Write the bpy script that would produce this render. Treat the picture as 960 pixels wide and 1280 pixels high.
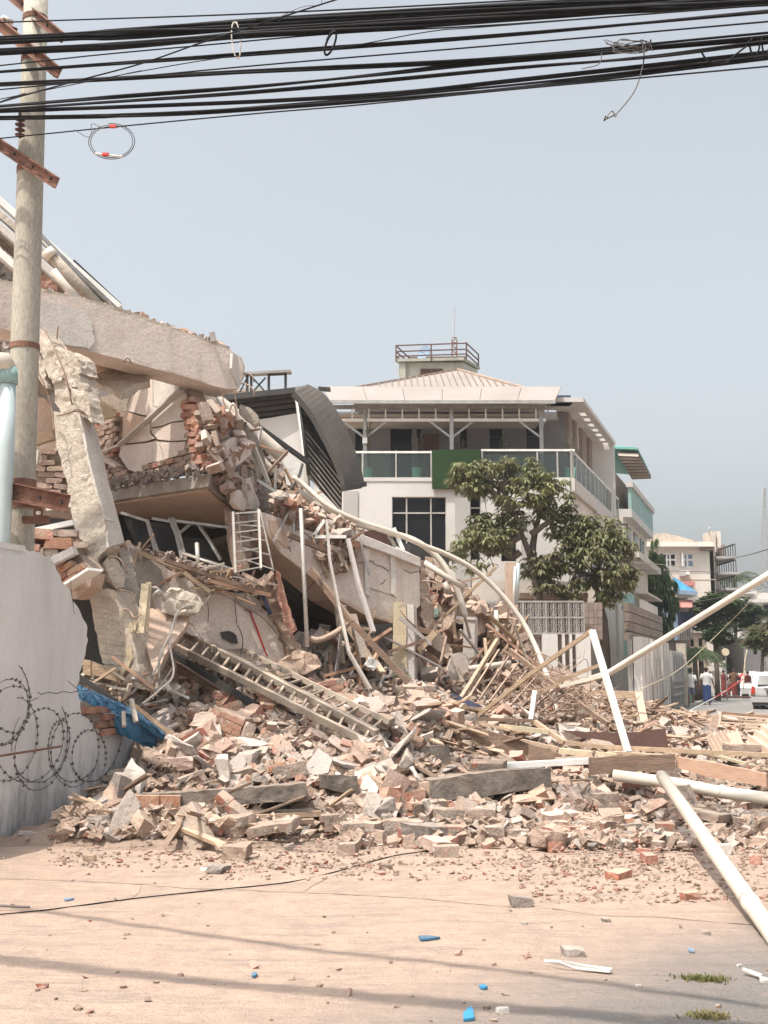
import bpy, bmesh, math, random
from mathutils import Vector, Matrix, Euler, noise
R = math.radians
rnd = random.Random(7)
sc = bpy.context.scene
for o in list(bpy.data.objects): bpy.data.objects.remove(o)
COL = sc.collection

# ------------------------------------------------------------------ camera, sky, sun, exposure
FPX = 1400.0; CX, CY = 480.0, 640.0; EYE = 1.6
PITCH = math.atan(197.0 / FPX)
cam_d = bpy.data.cameras.new('camera'); cam = bpy.data.objects.new('camera', cam_d); COL.objects.link(cam)
cam_d.sensor_fit = 'VERTICAL'; cam_d.sensor_height = 36.0; cam_d.lens = FPX / 1280.0 * 36.0
cam_d.clip_start = 0.1; cam_d.clip_end = 6000
cam.location = (0, 0, EYE); cam.rotation_euler = (R(90) + PITCH, 0, 0)
sc.camera = cam
SUN = Vector((-0.35, -0.345, 1.0)).normalized()
w = bpy.data.worlds.new('World'); sc.world = w; w.use_nodes = True
nt = w.node_tree; nt.nodes.clear()
sky = nt.nodes.new('ShaderNodeTexSky'); sky.sky_type = 'NISHITA'; sky.sun_disc = False
sky.sun_elevation = math.asin(SUN.z); sky.sun_rotation = math.atan2(SUN.x, SUN.y)
sky.air_density = 1.3; sky.dust_density = 6.0; sky.ozone_density = 2.0; sky.altitude = 0
hs = nt.nodes.new('ShaderNodeHueSaturation'); hs.inputs['Saturation'].default_value = 0.27; hs.inputs['Value'].default_value = 1.0
tint = nt.nodes.new('ShaderNodeMix'); tint.data_type = 'RGBA'; tint.blend_type = 'MULTIPLY'; tint.inputs['Factor'].default_value = 1
tint.inputs['B'].default_value = (0.98, 1.01, 1.02, 1)
bg = nt.nodes.new('ShaderNodeBackground'); bg.inputs['Strength'].default_value = 0.15
wo = nt.nodes.new('ShaderNodeOutputWorld')
nt.links.new(sky.outputs[0], hs.inputs['Color']); nt.links.new(hs.outputs[0], tint.inputs['A'])
nt.links.new(tint.outputs['Result'], bg.inputs['Color']); nt.links.new(bg.outputs[0], wo.inputs[0])
sun_d = bpy.data.lights.new('sun', 'SUN'); sun_d.energy = 3.4; sun_d.angle = R(0.55); sun_d.color = (1.0, 0.93, 0.84)
sun = bpy.data.objects.new('sun', sun_d); COL.objects.link(sun)
sun.rotation_euler = SUN.to_track_quat('Z', 'Y').to_euler(); sun.location = (-10, -10, 30)
sc.view_settings.view_transform = 'Standard'; sc.view_settings.look = 'None'
sc.view_settings.exposure = 0.62; sc.view_settings.gamma = 1.0; sc.view_settings.use_curve_mapping = False
sc.cycles.max_bounces = 6; sc.cycles.use_denoising = True
sc.cycles.sample_clamp_indirect = 8.0

# ------------------------------------------------------------------ measuring: from places in the picture to metres
def ray(px, py):
    x = (px - CX) / FPX; u = (CY - py) / FPX
    d = Vector((x, math.cos(PITCH) - u * math.sin(PITCH), math.sin(PITCH) + u * math.cos(PITCH)))
    return d / d.y
def W(px, py, Y): return Vector((0, 0, EYE)) + ray(px, py) * Y
def G(px, py, z=0.0):
    d = ray(px, py); return Vector((0, 0, EYE)) + d * ((z - EYE) / d.z)
class Plane:
    def __init__(s, p, n): s.p = Vector(p); s.n = Vector(n).normalized()
    def at(s, px, py, off=0.0):
        o = Vector((0, 0, EYE)); d = ray(px, py); q = s.p + s.n * off
        return o + d * ((q - o).dot(s.n) / d.dot(s.n))
def plane3(a, b, c):
    n = (b - a).cross(c - a).normalized()
    if n.dot(a - Vector((0, 0, EYE))) > 0: n = -n
    return Plane(a, n)
DS = Vector((0.331, 0.944, 0)).normalized()      # along the street
RS = Vector((0.944, -0.331, 0)).normalized()     # across it
UP = Vector((0, 0, 1))

# ------------------------------------------------------------------ materials
MATS = {}
def mat(name, col, col2=None, rough=0.85, metal=0.0, scale=3.0, var=0.12, bump=0.25, bscale=30.0, dust=0.0,
        dustcol=(0.47, 0.35, 0.27), streak=0.0, streakcol=(0.12, 0.10, 0.09), spec=0.4, trans=0.0, stretch=None, hue=0.0, edge=0.5, fine=0.16, damp=0.0):
    if name in MATS: return MATS[name]
    m = bpy.data.materials.new(name); m.use_nodes = True; MATS[name] = m
    t = m.node_tree; N = t.nodes; L = t.links; N.clear()
    out = N.new('ShaderNodeOutputMaterial'); b = N.new('ShaderNodeBsdfPrincipled'); L.new(b.outputs[0], out.inputs[0])
    b.inputs['Roughness'].default_value = rough; b.inputs['Metallic'].default_value = metal
    b.inputs['Specular IOR Level'].default_value = spec
    if trans: b.inputs['Transmission Weight'].default_value = trans
    tc = N.new('ShaderNodeTexCoord'); geo = N.new('ShaderNodeNewGeometry'); oi = N.new('ShaderNodeObjectInfo')
    add = N.new('ShaderNodeVectorMath'); add.operation = 'ADD'
    sc2 = N.new('ShaderNodeVectorMath'); sc2.operation = 'SCALE'; sc2.inputs['Scale'].default_value = 37.0
    comb = N.new('ShaderNodeCombineXYZ')
    for k in range(3): L.new(oi.outputs['Random'], comb.inputs[k])
    L.new(comb.outputs[0], sc2.inputs[0]); L.new(tc.outputs['Object'], add.inputs[0]); L.new(sc2.outputs[0], add.inputs[1])
    vec = add.outputs[0]
    if stretch:
        mp = N.new('ShaderNodeMapping'); mp.inputs['Scale'].default_value = stretch; L.new(vec, mp.inputs['Vector']); vec = mp.outputs[0]
    n1 = N.new('ShaderNodeTexNoise'); n1.inputs['Scale'].default_value = scale; n1.inputs['Detail'].default_value = 7; n1.inputs['Roughness'].default_value = 0.62
    L.new(vec, n1.inputs['Vector'])
    rp = N.new('ShaderNodeMapRange'); rp.inputs['From Min'].default_value = edge - 0.14; rp.inputs['From Max'].default_value = edge + 0.14
    L.new(n1.outputs['Fac'], rp.inputs['Value'])
    mx = N.new('ShaderNodeMix'); mx.data_type = 'RGBA'
    c2 = col2 if col2 else tuple(c * 0.78 for c in col)
    mx.inputs['A'].default_value = (*col, 1); mx.inputs['B'].default_value = (*c2, 1); L.new(rp.outputs[0], mx.inputs['Factor'])
    cur = mx.outputs['Result']
    if fine and bump > .07:
        n5 = N.new('ShaderNodeTexNoise'); n5.inputs['Scale'].default_value = 45; n5.inputs['Detail'].default_value = 5; n5.inputs['Roughness'].default_value = 0.75; L.new(vec, n5.inputs['Vector'])
        r5 = N.new('ShaderNodeMapRange'); r5.inputs['From Min'].default_value = .35; r5.inputs['From Max'].default_value = .65; r5.inputs['To Min'].default_value = 1 - fine * 1.6; r5.inputs['To Max'].default_value = 1 + fine; L.new(n5.outputs['Fac'], r5.inputs['Value'])
        h5 = N.new('ShaderNodeHueSaturation'); L.new(r5.outputs[0], h5.inputs['Value']); L.new(cur, h5.inputs['Color']); cur = h5.outputs[0]
    if streak:
        n3 = N.new('ShaderNodeTexNoise'); n3.inputs['Scale'].default_value = scale * 0.8; n3.inputs['Detail'].default_value = 6; n3.inputs['Roughness'].default_value = 0.7
        mp3 = N.new('ShaderNodeMapping'); mp3.inputs['Scale'].default_value = (1.6, 1.6, 0.22); L.new(tc.outputs['Object'], mp3.inputs['Vector']); L.new(mp3.outputs[0], n3.inputs['Vector'])
        r3 = N.new('ShaderNodeMapRange'); r3.inputs['From Min'].default_value = 0.5; r3.inputs['From Max'].default_value = 0.72; r3.inputs['To Max'].default_value = streak
        L.new(n3.outputs['Fac'], r3.inputs['Value'])
        m3 = N.new('ShaderNodeMix'); m3.data_type = 'RGBA'; m3.inputs['B'].default_value = (*streakcol, 1)
        L.new(r3.outputs[0], m3.inputs['Factor']); L.new(cur, m3.inputs['A']); cur = m3.outputs['Result']
    if damp:      # mould creeping up from the ground
        sz_ = N.new('ShaderNodeSeparateXYZ'); L.new(tc.outputs['Object'], sz_.inputs[0]); nd = N.new('ShaderNodeTexNoise'); nd.inputs['Scale'].default_value = 3.5; nd.inputs['Detail'].default_value = 7; nd.inputs['Roughness'].default_value = .7
        mpd = N.new('ShaderNodeMapping'); mpd.inputs['Scale'].default_value = (2, 2, .45); L.new(tc.outputs['Object'], mpd.inputs['Vector']); L.new(mpd.outputs[0], nd.inputs['Vector'])
        zz_ = N.new('ShaderNodeMapRange'); zz_.inputs['From Min'].default_value = 0; zz_.inputs['From Max'].default_value = 1.1; zz_.inputs['To Min'].default_value = .30; zz_.inputs['To Max'].default_value = -.12; L.new(sz_.outputs['Z'], zz_.inputs['Value'])
        ad_ = N.new('ShaderNodeMath'); ad_.operation = 'ADD'; L.new(nd.outputs['Fac'], ad_.inputs[0]); L.new(zz_.outputs[0], ad_.inputs[1])
        rd_ = N.new('ShaderNodeMapRange'); rd_.inputs['From Min'].default_value = .56; rd_.inputs['From Max'].default_value = .85; rd_.inputs['To Max'].default_value = damp; L.new(ad_.outputs[0], rd_.inputs['Value'])
        md_ = N.new('ShaderNodeMix'); md_.data_type = 'RGBA'; md_.inputs['B'].default_value = (.13, .125, .12, 1); L.new(rd_.outputs[0], md_.inputs['Factor']); L.new(cur, md_.inputs['A']); cur = md_.outputs['Result']
    if dust:      # loose dust lying on the faces that look up
        sp = N.new('ShaderNodeSeparateXYZ'); L.new(geo.outputs['Normal'], sp.inputs[0])
        n4 = N.new('ShaderNodeTexNoise'); n4.inputs['Scale'].default_value = 6.0; n4.inputs['Detail'].default_value = 5; L.new(tc.outputs['Object'], n4.inputs['Vector'])
        ad = N.new('ShaderNodeMath'); ad.operation = 'ADD'; L.new(sp.outputs['Z'], ad.inputs[0]); L.new(n4.outputs['Fac'], ad.inputs[1])
        r4 = N.new('ShaderNodeMapRange'); r4.inputs['From Min'].default_value = 0.45; r4.inputs['From Max'].default_value = 1.15
        r4.inputs['To Min'].default_value = dust * 0.18; r4.inputs['To Max'].default_value = dust
        L.new(ad.outputs[0], r4.inputs['Value'])
        m4 = N.new('ShaderNodeMix'); m4.data_type = 'RGBA'; m4.inputs['B'].default_value = (*dustcol, 1)
        L.new(r4.outputs[0], m4.inputs['Factor']); L.new(cur, m4.inputs['A']); cur = m4.outputs['Result']
    hv = N.new('ShaderNodeHueSaturation')
    rv = N.new('ShaderNodeMapRange'); rv.inputs['To Min'].default_value = 1 - var; rv.inputs['To Max'].default_value = 1 + var
    L.new(oi.outputs['Random'], rv.inputs['Value']); L.new(rv.outputs[0], hv.inputs['Value']); L.new(cur, hv.inputs['Color'])
    if hue:
        rh = N.new('ShaderNodeMapRange'); rh.inputs['To Min'].default_value = 0.5 - hue; rh.inputs['To Max'].default_value = 0.5 + hue
        wn = N.new('ShaderNodeTexWhiteNoise'); wn.noise_dimensions = '1D'; L.new(oi.outputs['Random'], wn.inputs['W']); L.new(wn.outputs['Value'], rh.inputs['Value']); L.new(rh.outputs[0], hv.inputs['Hue'])
    L.new(hv.outputs[0], b.inputs['Base Color'])
    if bump:
        n2 = N.new('ShaderNodeTexNoise'); n2.inputs['Scale'].default_value = bscale; n2.inputs['Detail'].default_value = 6; n2.inputs['Roughness'].default_value = 0.65; L.new(vec, n2.inputs['Vector'])
        bp = N.new('ShaderNodeBump'); bp.inputs['Strength'].default_value = bump; bp.inputs['Distance'].default_value = 0.035
        L.new(n2.outputs['Fac'], bp.inputs['Height']); L.new(bp.outputs[0], b.inputs['Normal'])
    return m
DUST = (0.48, 0.355, 0.275)
M = dict(
  pane_dark=mat('shade_dark_pane', (0.022, 0.022, 0.024), (0.05, 0.045, 0.042), rough=0.5, spec=.2, bump=0, scale=4),  # panes near black, the shade of the crushed room put into their colour
  concrete=mat('concrete', (0.40, 0.37, 0.33), (0.26, 0.24, 0.22), bump=0.7, bscale=22, dust=0.7, var=0.1),
  concrete_pale=mat('concrete_pale', (0.56, 0.50, 0.42), (0.42, 0.365, 0.30), bump=0.8, bscale=16, scale=5, dust=0.4, var=0.08),
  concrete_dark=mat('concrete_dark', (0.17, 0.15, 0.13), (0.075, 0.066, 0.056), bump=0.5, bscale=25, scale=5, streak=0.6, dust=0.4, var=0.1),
  plaster=mat('plaster', (0.66, 0.575, 0.515), (0.58, 0.495, 0.44), bump=0.3, bscale=18, scale=2.6, streak=0.5, streakcol=(0.33, 0.27, 0.235), dust=0.3, var=0.06, edge=.55),
  plaster_white=mat('plaster_white', (0.64, 0.60, 0.55), (0.54, 0.49, 0.45), bump=0.25, bscale=14, streak=.35, streakcol=(.36, .31, .27), dust=0.25, var=0.07),
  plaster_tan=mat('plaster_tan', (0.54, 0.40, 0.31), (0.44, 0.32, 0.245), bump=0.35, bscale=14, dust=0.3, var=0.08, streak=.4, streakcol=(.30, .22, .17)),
  plaster_grey=mat('plaster_grey', (0.40, 0.38, 0.37), (0.33, 0.31, 0.30), bump=0.2, dust=0.4, var=0.1),
  brick=mat('brick', (0.36, 0.115, 0.065), (0.42, 0.26, 0.19), scale=9, bump=0.6, bscale=40, dust=0.82, dustcol=DUST, var=0.2, hue=0.012, edge=0.53),
  brick_dusty=mat('brick_dusty', (0.35, 0.255, 0.21), (0.26, 0.155, 0.115), scale=8, bump=0.6, bscale=35, dust=0.8, dustcol=(0.52, 0.42, 0.35), var=0.15, hue=0.01, edge=0.55),
  mortar=mat('mortar', (0.36, 0.31, 0.26), (0.24, 0.19, 0.155), scale=10, bump=0.9, bscale=30, dust=0.7, var=0.1),
  mound=mat('debris_gap_shade', (0.25, 0.18, 0.14), (0.13, 0.09, 0.07), scale=7, bump=1.0, bscale=26, dust=0.45, dustcol=DUST, var=0.05, fine=.3),  # packed debris, darkened so the gaps between chunks read as shade
  rubble=mat('rubble', (0.37, 0.27, 0.21), (0.24, 0.165, 0.125), scale=6, bump=1.0, bscale=26, dust=0.8, dustcol=DUST, var=0.1),
  rubble_grey=mat('rubble_grey', (0.34, 0.305, 0.275), (0.22, 0.19, 0.17), scale=6, bump=0.9, bscale=22, dust=0.7, var=0.18, dustcol=(0.48, 0.39, 0.33)),
  wood=mat('wood', (0.50, 0.37, 0.25), (0.36, 0.25, 0.16), scale=2.5, stretch=(1, 9, 9), bump=0.4, bscale=10, dust=0.5, var=0.2),
  wood_dark=mat('wood_dark', (0.22, 0.14, 0.095), (0.13, 0.085, 0.06), scale=2.5, stretch=(1, 8, 8), bump=0.4, bscale=10, dust=0.35, var=0.15),
  wood_pink=mat('wood_pink', (0.50, 0.30, 0.20), (0.42, 0.25, 0.17), scale=2, stretch=(1, 8, 8), bump=0.3, bscale=10, dust=0.5, var=0.1),
  steel=mat('steel', (0.42, 0.42, 0.41), (0.30, 0.28, 0.26), rough=0.5, metal=0.6, bump=0.1, var=0.1, dust=0.25),
  alu=mat('aluminium', (0.55, 0.53, 0.49), (0.42, 0.39, 0.35), rough=0.5, metal=0.5, bump=0.1, dust=0.4),
  ladder=mat('ladder_paint', (0.42, 0.37, 0.30), (0.30, 0.25, 0.20), rough=0.6, metal=0.2, bump=0.2, dust=0.5),
  rust=mat('rusty_steel', (0.16, 0.07, 0.045), (0.25, 0.13, 0.09), rough=0.85, scale=6, bump=0.5, var=0.15),
  rebar=mat('rebar', (0.20, 0.12, 0.085), (0.30, 0.20, 0.15), rough=0.9, scale=6, bump=0.2, var=0.2, dust=0.5),
  pvc=mat('pvc', (0.68, 0.63, 0.54), (0.56, 0.50, 0.42), rough=0.45, scale=2, bump=0.05, dust=0.25, var=0.05),
  white_metal=mat('white_metal', (0.76, 0.75, 0.72), (0.66, 0.63, 0.58), rough=0.5, scale=3, bump=0.05, var=0.03),
  teal_pipe=mat('teal_pipe', (0.44, 0.50, 0.50), (0.38, 0.44, 0.44), rough=0.5, bump=0.05, streak=0.3),
  pole=mat('pole_concrete', (0.40, 0.365, 0.30), (0.31, 0.28, 0.23), scale=1.6, bump=0.25, bscale=30, streak=0.35, streakcol=(0.22, 0.19, 0.15), stretch=(1, 1, 0.35)),
  black=mat('cable_black', (0.008, 0.008, 0.009), (0.014, 0.013, 0.014), spec=0.15, rough=0.7, bump=0.0, var=0.3),
  wire=mat('wire_steel', (0.10, 0.09, 0.085), (0.16, 0.14, 0.13), rough=0.6, metal=0.4, bump=0),
  red=mat('red_plastic', (0.55, 0.05, 0.04), rough=0.5, bump=0), blue=mat('blue_sheet', (0.04, 0.20, 0.36), (0.03, 0.13, 0.24), rough=0.55, scale=5, bump=0.3, dust=0.15),
  blue_bright=mat('blue_bright', (0.05, 0.27, 0.48), rough=0.5, bump=0.05),
  white=mat('white_paint', (0.58, 0.555, 0.525), (0.52, 0.495, 0.465), rough=0.8, scale=0.8, bump=0.08, fine=.03, streak=0.22, streakcol=(0.45, 0.41, 0.37), var=0.01),
  grey_wall=mat('grey_wall', (0.20, 0.19, 0.195), (0.17, 0.165, 0.165), scale=1.0, bump=0.06, var=0.02),
  grey_panel=mat('grey_panel', (0.42, 0.40, 0.38), (0.38, 0.36, 0.34), scale=1.0, bump=0.06, var=0.02),
  wall_white=mat('boundary_plaster', (0.70, 0.68, 0.67), (0.62, 0.60, 0.585), fine=.05, damp=.75, scale=0.9, bump=0.2, bscale=8, streak=0.4, streakcol=(0.33, 0.31, 0.29), var=0.0),
  glass=mat('dark_glass', (0.008, 0.009, 0.011), (0.012, 0.012, 0.014), rough=0.12, bump=0, spec=0.2, var=0.2),
  rail_glass=mat('rail_glass', (0.07, 0.085, 0.082), (0.08, 0.095, 0.092), rough=0.1, bump=0, spec=0.7, var=0.08),
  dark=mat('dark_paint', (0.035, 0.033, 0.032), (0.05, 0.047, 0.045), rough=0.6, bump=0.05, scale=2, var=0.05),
  shed=mat('shed_roof', (0.038, 0.036, 0.033), (0.055, 0.05, 0.047), rough=0.7, bump=0.1, scale=2, dust=0.12, var=0.05),
  louver=mat('louver', (0.44, 0.42, 0.39), (0.36, 0.34, 0.31), rough=0.5, bump=0.05, var=0.06, dust=0.15),
  roof_tin=mat('roof_tin', (0.33, 0.28, 0.255), (0.28, 0.24, 0.215), rough=0.7, scale=0.8, bump=0.05, var=0.05),
  turf=mat('green_turf', (0.015, 0.042, 0.010), (0.024, 0.058, 0.016), rough=0.95, scale=20, bump=0.9, bscale=90),
  mint=mat('mint_pot', (0.38, 0.72, 0.58), (0.34, 0.66, 0.54), rough=0.6, bump=0.0),
  brown=mat('brown_frame', (0.10, 0.05, 0.04), (0.13, 0.07, 0.055), rough=0.7, bump=0.1),
  brown_wall=mat('brown_wall', (0.28, 0.22, 0.185), (0.22, 0.17, 0.14), scale=2, bump=0.3, streak=0.3, var=0.1),
  cream=mat('cream_render', (0.72, 0.65, 0.57), (0.64, 0.57, 0.50), scale=0.5, bump=0.1, streak=0.3, streakcol=(0.40, 0.34, 0.30)),
  beige=mat('beige_soffit', (0.62, 0.56, 0.48), scale=1, bump=0.05),
  lift=mat('lift_house', (0.46, 0.46, 0.38), (0.38, 0.38, 0.31), scale=1.5, bump=0.1, streak=0.3),
  teal=mat('teal_paint', (0.30, 0.44, 0.41), (0.26, 0.38, 0.36), scale=1, bump=0.1, streak=0.2),
  green_roof=mat('green_roof', (0.10, 0.27, 0.22), (0.13, 0.32, 0.27), rough=0.6, bump=0.05),
  blue_wall=mat('blue_wall', (0.25, 0.32, 0.42), (0.20, 0.27, 0.36), scale=1, bump=0.1),
  pink=mat('pink_awning', (0.50, 0.20, 0.17), (0.42, 0.17, 0.14), bump=0.1),
  green_gate=mat('green_gate', (0.26, 0.50, 0.36), (0.22, 0.43, 0.31), bump=0.1, scale=2),
  grey_fence=mat('grey_fence', (0.36, 0.34, 0.32), (0.28, 0.265, 0.25), scale=1.2, bump=0.2, streak=0.4, var=0.05),
  bark=mat('bark', (0.17, 0.13, 0.10), (0.10, 0.08, 0.065), scale=6, stretch=(1, 1, 0.3), bump=0.9, bscale=12),
  leaf=mat('mango_leaf', (0.25, 0.25, 0.11), (0.15, 0.17, 0.07), rough=0.5, scale=1.2, bump=0.0, spec=0.5, var=0.1),
  leaf_dry=mat('mango_leaf_pale', (0.24, 0.225, 0.12), (0.17, 0.16, 0.08), rough=0.55, scale=1.2, bump=0.0, spec=0.5),
  leaf_dark=mat('dark_leaf', (0.045, 0.095, 0.026), (0.03, 0.06, 0.018), rough=0.5, scale=0.8, bump=0.0),
  leaf_mid=mat('mid_leaf', (0.13, 0.20, 0.07), (0.08, 0.13, 0.045), rough=0.5, scale=0.8, bump=0.0),
  palm=mat('palm_leaf', (0.09, 0.13, 0.05), (0.06, 0.09, 0.035), rough=0.5, scale=0.8, bump=0.0),
  grass=mat('grass_blade', (0.17, 0.17, 0.06), (0.26, 0.21, 0.11), rough=0.8, scale=3, bump=0.0),
  skin=mat('skin', (0.20, 0.11, 0.07), (0.17, 0.09, 0.06), rough=0.6, bump=0.0), hair=mat('hair', (0.012, 0.01, 0.009), rough=0.6, bump=0.1),
  shirt=mat('white_shirt', (0.60, 0.58, 0.56), rough=0.9, bump=0.2, bscale=10), longyi=mat('blue_longyi', (0.015, 0.035, 0.10), (0.022, 0.046, 0.125), rough=0.9, bump=0.2, bscale=10),
  shorts=mat('grey_shorts', (0.14, 0.15, 0.19), rough=0.9, bump=0.1), maroon=mat('maroon_cloth', (0.17, 0.035, 0.03), rough=0.9, bump=0.2),
  brown_cloth=mat('brown_cloth', (0.16, 0.08, 0.045), rough=0.9, bump=0.2), navy=mat('navy_cloth', (0.03, 0.035, 0.07), rough=0.9, bump=0.2),
  car=mat('car_paint', (0.42, 0.41, 0.40), (0.39, 0.38, 0.37), rough=0.3, bump=0.0, spec=0.6, scale=1), tyre=mat('tyre', (0.02, 0.02, 0.02), rough=0.9, bump=0.1),
  lamp_red=mat('lamp_red', (0.40, 0.03, 0.02), rough=0.2, bump=0), chrome=mat('rim_metal', (0.5, 0.5, 0.5), rough=0.3, metal=0.8, bump=0),
  corr=mat('corrugated', (0.52, 0.39, 0.30), (0.46, 0.33, 0.25), rough=0.7, scale=3, bump=0.1, dust=0.4),
  rag=mat('grey_rag', (0.42, 0.42, 0.44), (0.36, 0.36, 0.38), rough=0.95, bump=0.3), yellow=mat('cream_strip', (0.62, 0.52, 0.36), rough=0.8, bump=0.1),
)

def remix(key, kind, f, tintc=(1, 1, 1)):
    """let some light through: leaves glow from behind, railing glass shows what stands behind it"""
    t = M[key].node_tree; N = t.nodes; L = t.links; b = next(n for n in N if n.type == 'BSDF_PRINCIPLED'); o = next(n for n in N if n.type == 'OUTPUT_MATERIAL')
    x = N.new(kind); m_ = N.new('ShaderNodeMixShader'); m_.inputs[0].default_value = f
    if kind == 'ShaderNodeBsdfTranslucent': L.new(b.inputs['Base Color'].links[0].from_socket, x.inputs['Color'])
    else: x.inputs['Color'].default_value = (*tintc, 1)
    L.new(b.outputs[0], m_.inputs[1]); L.new(x.outputs[0], m_.inputs[2]); L.new(m_.outputs[0], o.inputs['Surface'])
for k_ in ('leaf', 'leaf_dry', 'leaf_mid', 'leaf_dark', 'palm', 'grass'): remix(k_, 'ShaderNodeBsdfTranslucent', .38)
remix('rail_glass', 'ShaderNodeBsdfTransparent', .68, (.80, .86, .84))

# ------------------------------------------------------------------ mesh helpers
class MB:
    """collects verts and faces in world space, build() links them as one mesh object"""
    def __init__(s): s.v = []; s.f = []; s.sm = False
    def poly(s, pts):
        n = len(s.v); s.v += [Vector(p) for p in pts]; s.f.append(list(range(n, n + len(pts)))); return s
    def prism(s, pts, ext):
        pts = [Vector(p) for p in pts]; ext = Vector(ext); k = len(pts); n = len(s.v)
        s.v += pts + [p + ext for p in pts]
        s.f.append(list(range(n, n + k))[::-1]); s.f.append(list(range(n + k, n + 2 * k)))
        for i in range(k): j = (i + 1) % k; s.f.append([n + i, n + j, n + k + j, n + k + i])
        return s
    def box(s, c, sx, sy, sz, X=Vector((1, 0, 0)), Y=Vector((0, 1, 0)), Z=Vector((0, 0, 1))):
        c = Vector(c); n = len(s.v)
        for a in (-1, 1):
            for b in (-1, 1):
                for d in (-1, 1): s.v.append(c + X * (a * sx / 2) + Y * (b * sy / 2) + Z * (d * sz / 2))
        for q in ((0, 1, 3, 2), (4, 6, 7, 5), (0, 4, 5, 1), (2, 3, 7, 6), (0, 2, 6, 4), (1, 5, 7, 3)): s.f.append([n + i for i in q])
        return s
    def bar(s, p, q, wd, ht=None, up=UP):
        p = Vector(p); q = Vector(q); ht = ht or wd; Z = (q - p); L = Z.length; Z.normalize()
        X = Z.cross(up)
        if X.length < 1e-3: X = Z.cross(Vector((1, 0, 0)))
        X.normalize(); Y = X.cross(Z).normalized()
        return s.box((p + q) / 2, wd, ht, L, X, Y, Z)
    def tube(s, pts, r, n=8, cap=True):
        pts = [Vector(p) for p in pts]; rs = r if isinstance(r, (list, tuple)) else [r] * len(pts); base = len(s.v); prev = None
        for i, p in enumerate(pts):
            t = (pts[min(i + 1, len(pts) - 1)] - pts[max(i - 1, 0)]).normalized()
            if prev is None:
                a = t.cross(UP)
                if a.length < 1e-3: a = t.cross(Vector((1, 0, 0)))
            else: a = prev - t * prev.dot(t)
            a.normalize(); prev = a; b = t.cross(a)
            for k in range(n):
                th = 2 * math.pi * k / n; s.v.append(p + (a * math.cos(th) + b * math.sin(th)) * rs[i])
        for i in range(len(pts) - 1):
            for k in range(n):
                k2 = (k + 1) % n; s.f.append([base + i * n + k, base + i * n + k2, base + (i + 1) * n + k2, base + (i + 1) * n + k])
        if cap:
            s.f.append([base + k for k in range(n)][::-1]); s.f.append([base + (len(pts) - 1) * n + k for k in range(n)])
        return s
    def add(s, vs, fs):
        n = len(s.v); s.v += [Vector(v) for v in vs]; s.f += [[n + i for i in f] for f in fs]; return s
    def build(s, name, m, parent=None, smooth=False, rough=None, cut=None, bevel=0, seed=0):
        org = parent['_o'] if parent is not None else None
        if org is None:
            lo = Vector([min(v[i] for v in s.v) for i in range(3)]); hi = Vector([max(v[i] for v in s.v) for i in range(3)])
            org = Vector(((lo.x + hi.x) / 2, (lo.y + hi.y) / 2, lo.z))
        org = Vector(org)
        me = bpy.data.meshes.new(name); me.from_pydata([tuple(v - org) for v in s.v], [], s.f)
        bm = bmesh.new(); bm.from_mesh(me)
        if cut or bevel or rough:
            bmesh.ops.recalc_face_normals(bm, faces=bm.faces[:])
        if bevel:
            bmesh.ops.bevel(bm, geom=bm.edges[:], offset=bevel, segments=1, affect='EDGES', clamp_overlap=True)
        if cut:
            for ax in range(3):
                lo = min(v.co[ax] for v in bm.verts); hi = max(v.co[ax] for v in bm.verts); k = int((hi - lo) / cut)
                for i in range(1, k + 1):
                    p = Vector((0, 0, 0)); p[ax] = lo + (hi - lo) * i / (k + 1); nn = Vector((0, 0, 0)); nn[ax] = 1
                    # tilt a little so the cuts do not read as a grid
                    nn += Vector((rnd.uniform(-.25, .25), rnd.uniform(-.25, .25), rnd.uniform(-.25, .25))); nn.normalize()
                    pc = Vector([(min(v.co[a] for v in bm.verts) + max(v.co[a] for v in bm.verts)) / 2 if a != ax else p[ax] for a in range(3)])
                    bmesh.ops.bisect_plane(bm, geom=bm.verts[:] + bm.edges[:] + bm.faces[:], plane_co=pc, plane_no=nn)
        if rough:
            sd = Vector((seed * 3.1, seed * 1.7, 0))
            for v in bm.verts:
                p = v.co + org + sd
                v.co += noise.noise_vector(p * 3.1) * rough * .6 + noise.noise_vector(p * 14.0) * rough * 0.8
            bmesh.ops.triangulate(bm, faces=bm.faces[:])
        bmesh.ops.recalc_face_normals(bm, faces=bm.faces[:])
        bm.to_mesh(me); bm.free()
        if smooth:
            for p in me.polygons: p.use_smooth = True
        if m is not None: me.materials.append(M[m] if isinstance(m, str) else m)
        o = bpy.data.objects.new(name, me); COL.objects.link(o)
        if parent is not None:
            if '_o' in parent.keys() and parent.type == 'EMPTY': o.location = (0, 0, 0)
            o.parent = parent; o['_o'] = org
        else: o.location = org; o['_o'] = org
        return o
def tag(o, label=None, cat=None, group=None, kind=None):
    if label: o['label'] = label
    if cat: o['category'] = cat
    if group: o['group'] = group
    if kind: o['kind'] = kind
    return o
def thing(name, loc, label, cat, group=None):
    o = bpy.data.objects.new(name, None); COL.objects.link(o); o.location = loc; o.empty_display_size = 0.2
    o['_o'] = Vector(loc); return tag(o, label, cat, group)
def inst(name, me, mw, parent=None):
    o = bpy.data.objects.new(name, me); COL.objects.link(o)
    if parent is not None:
        o.parent = parent; mw = Matrix.Translation(-Vector(parent['_o'])) @ mw
    o.matrix_local = mw
    return o
def frame_of(X, Y, Z, loc):
    m = Matrix((X, Y, Z)).transposed().to_4x4(); m.translation = loc; return m
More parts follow.
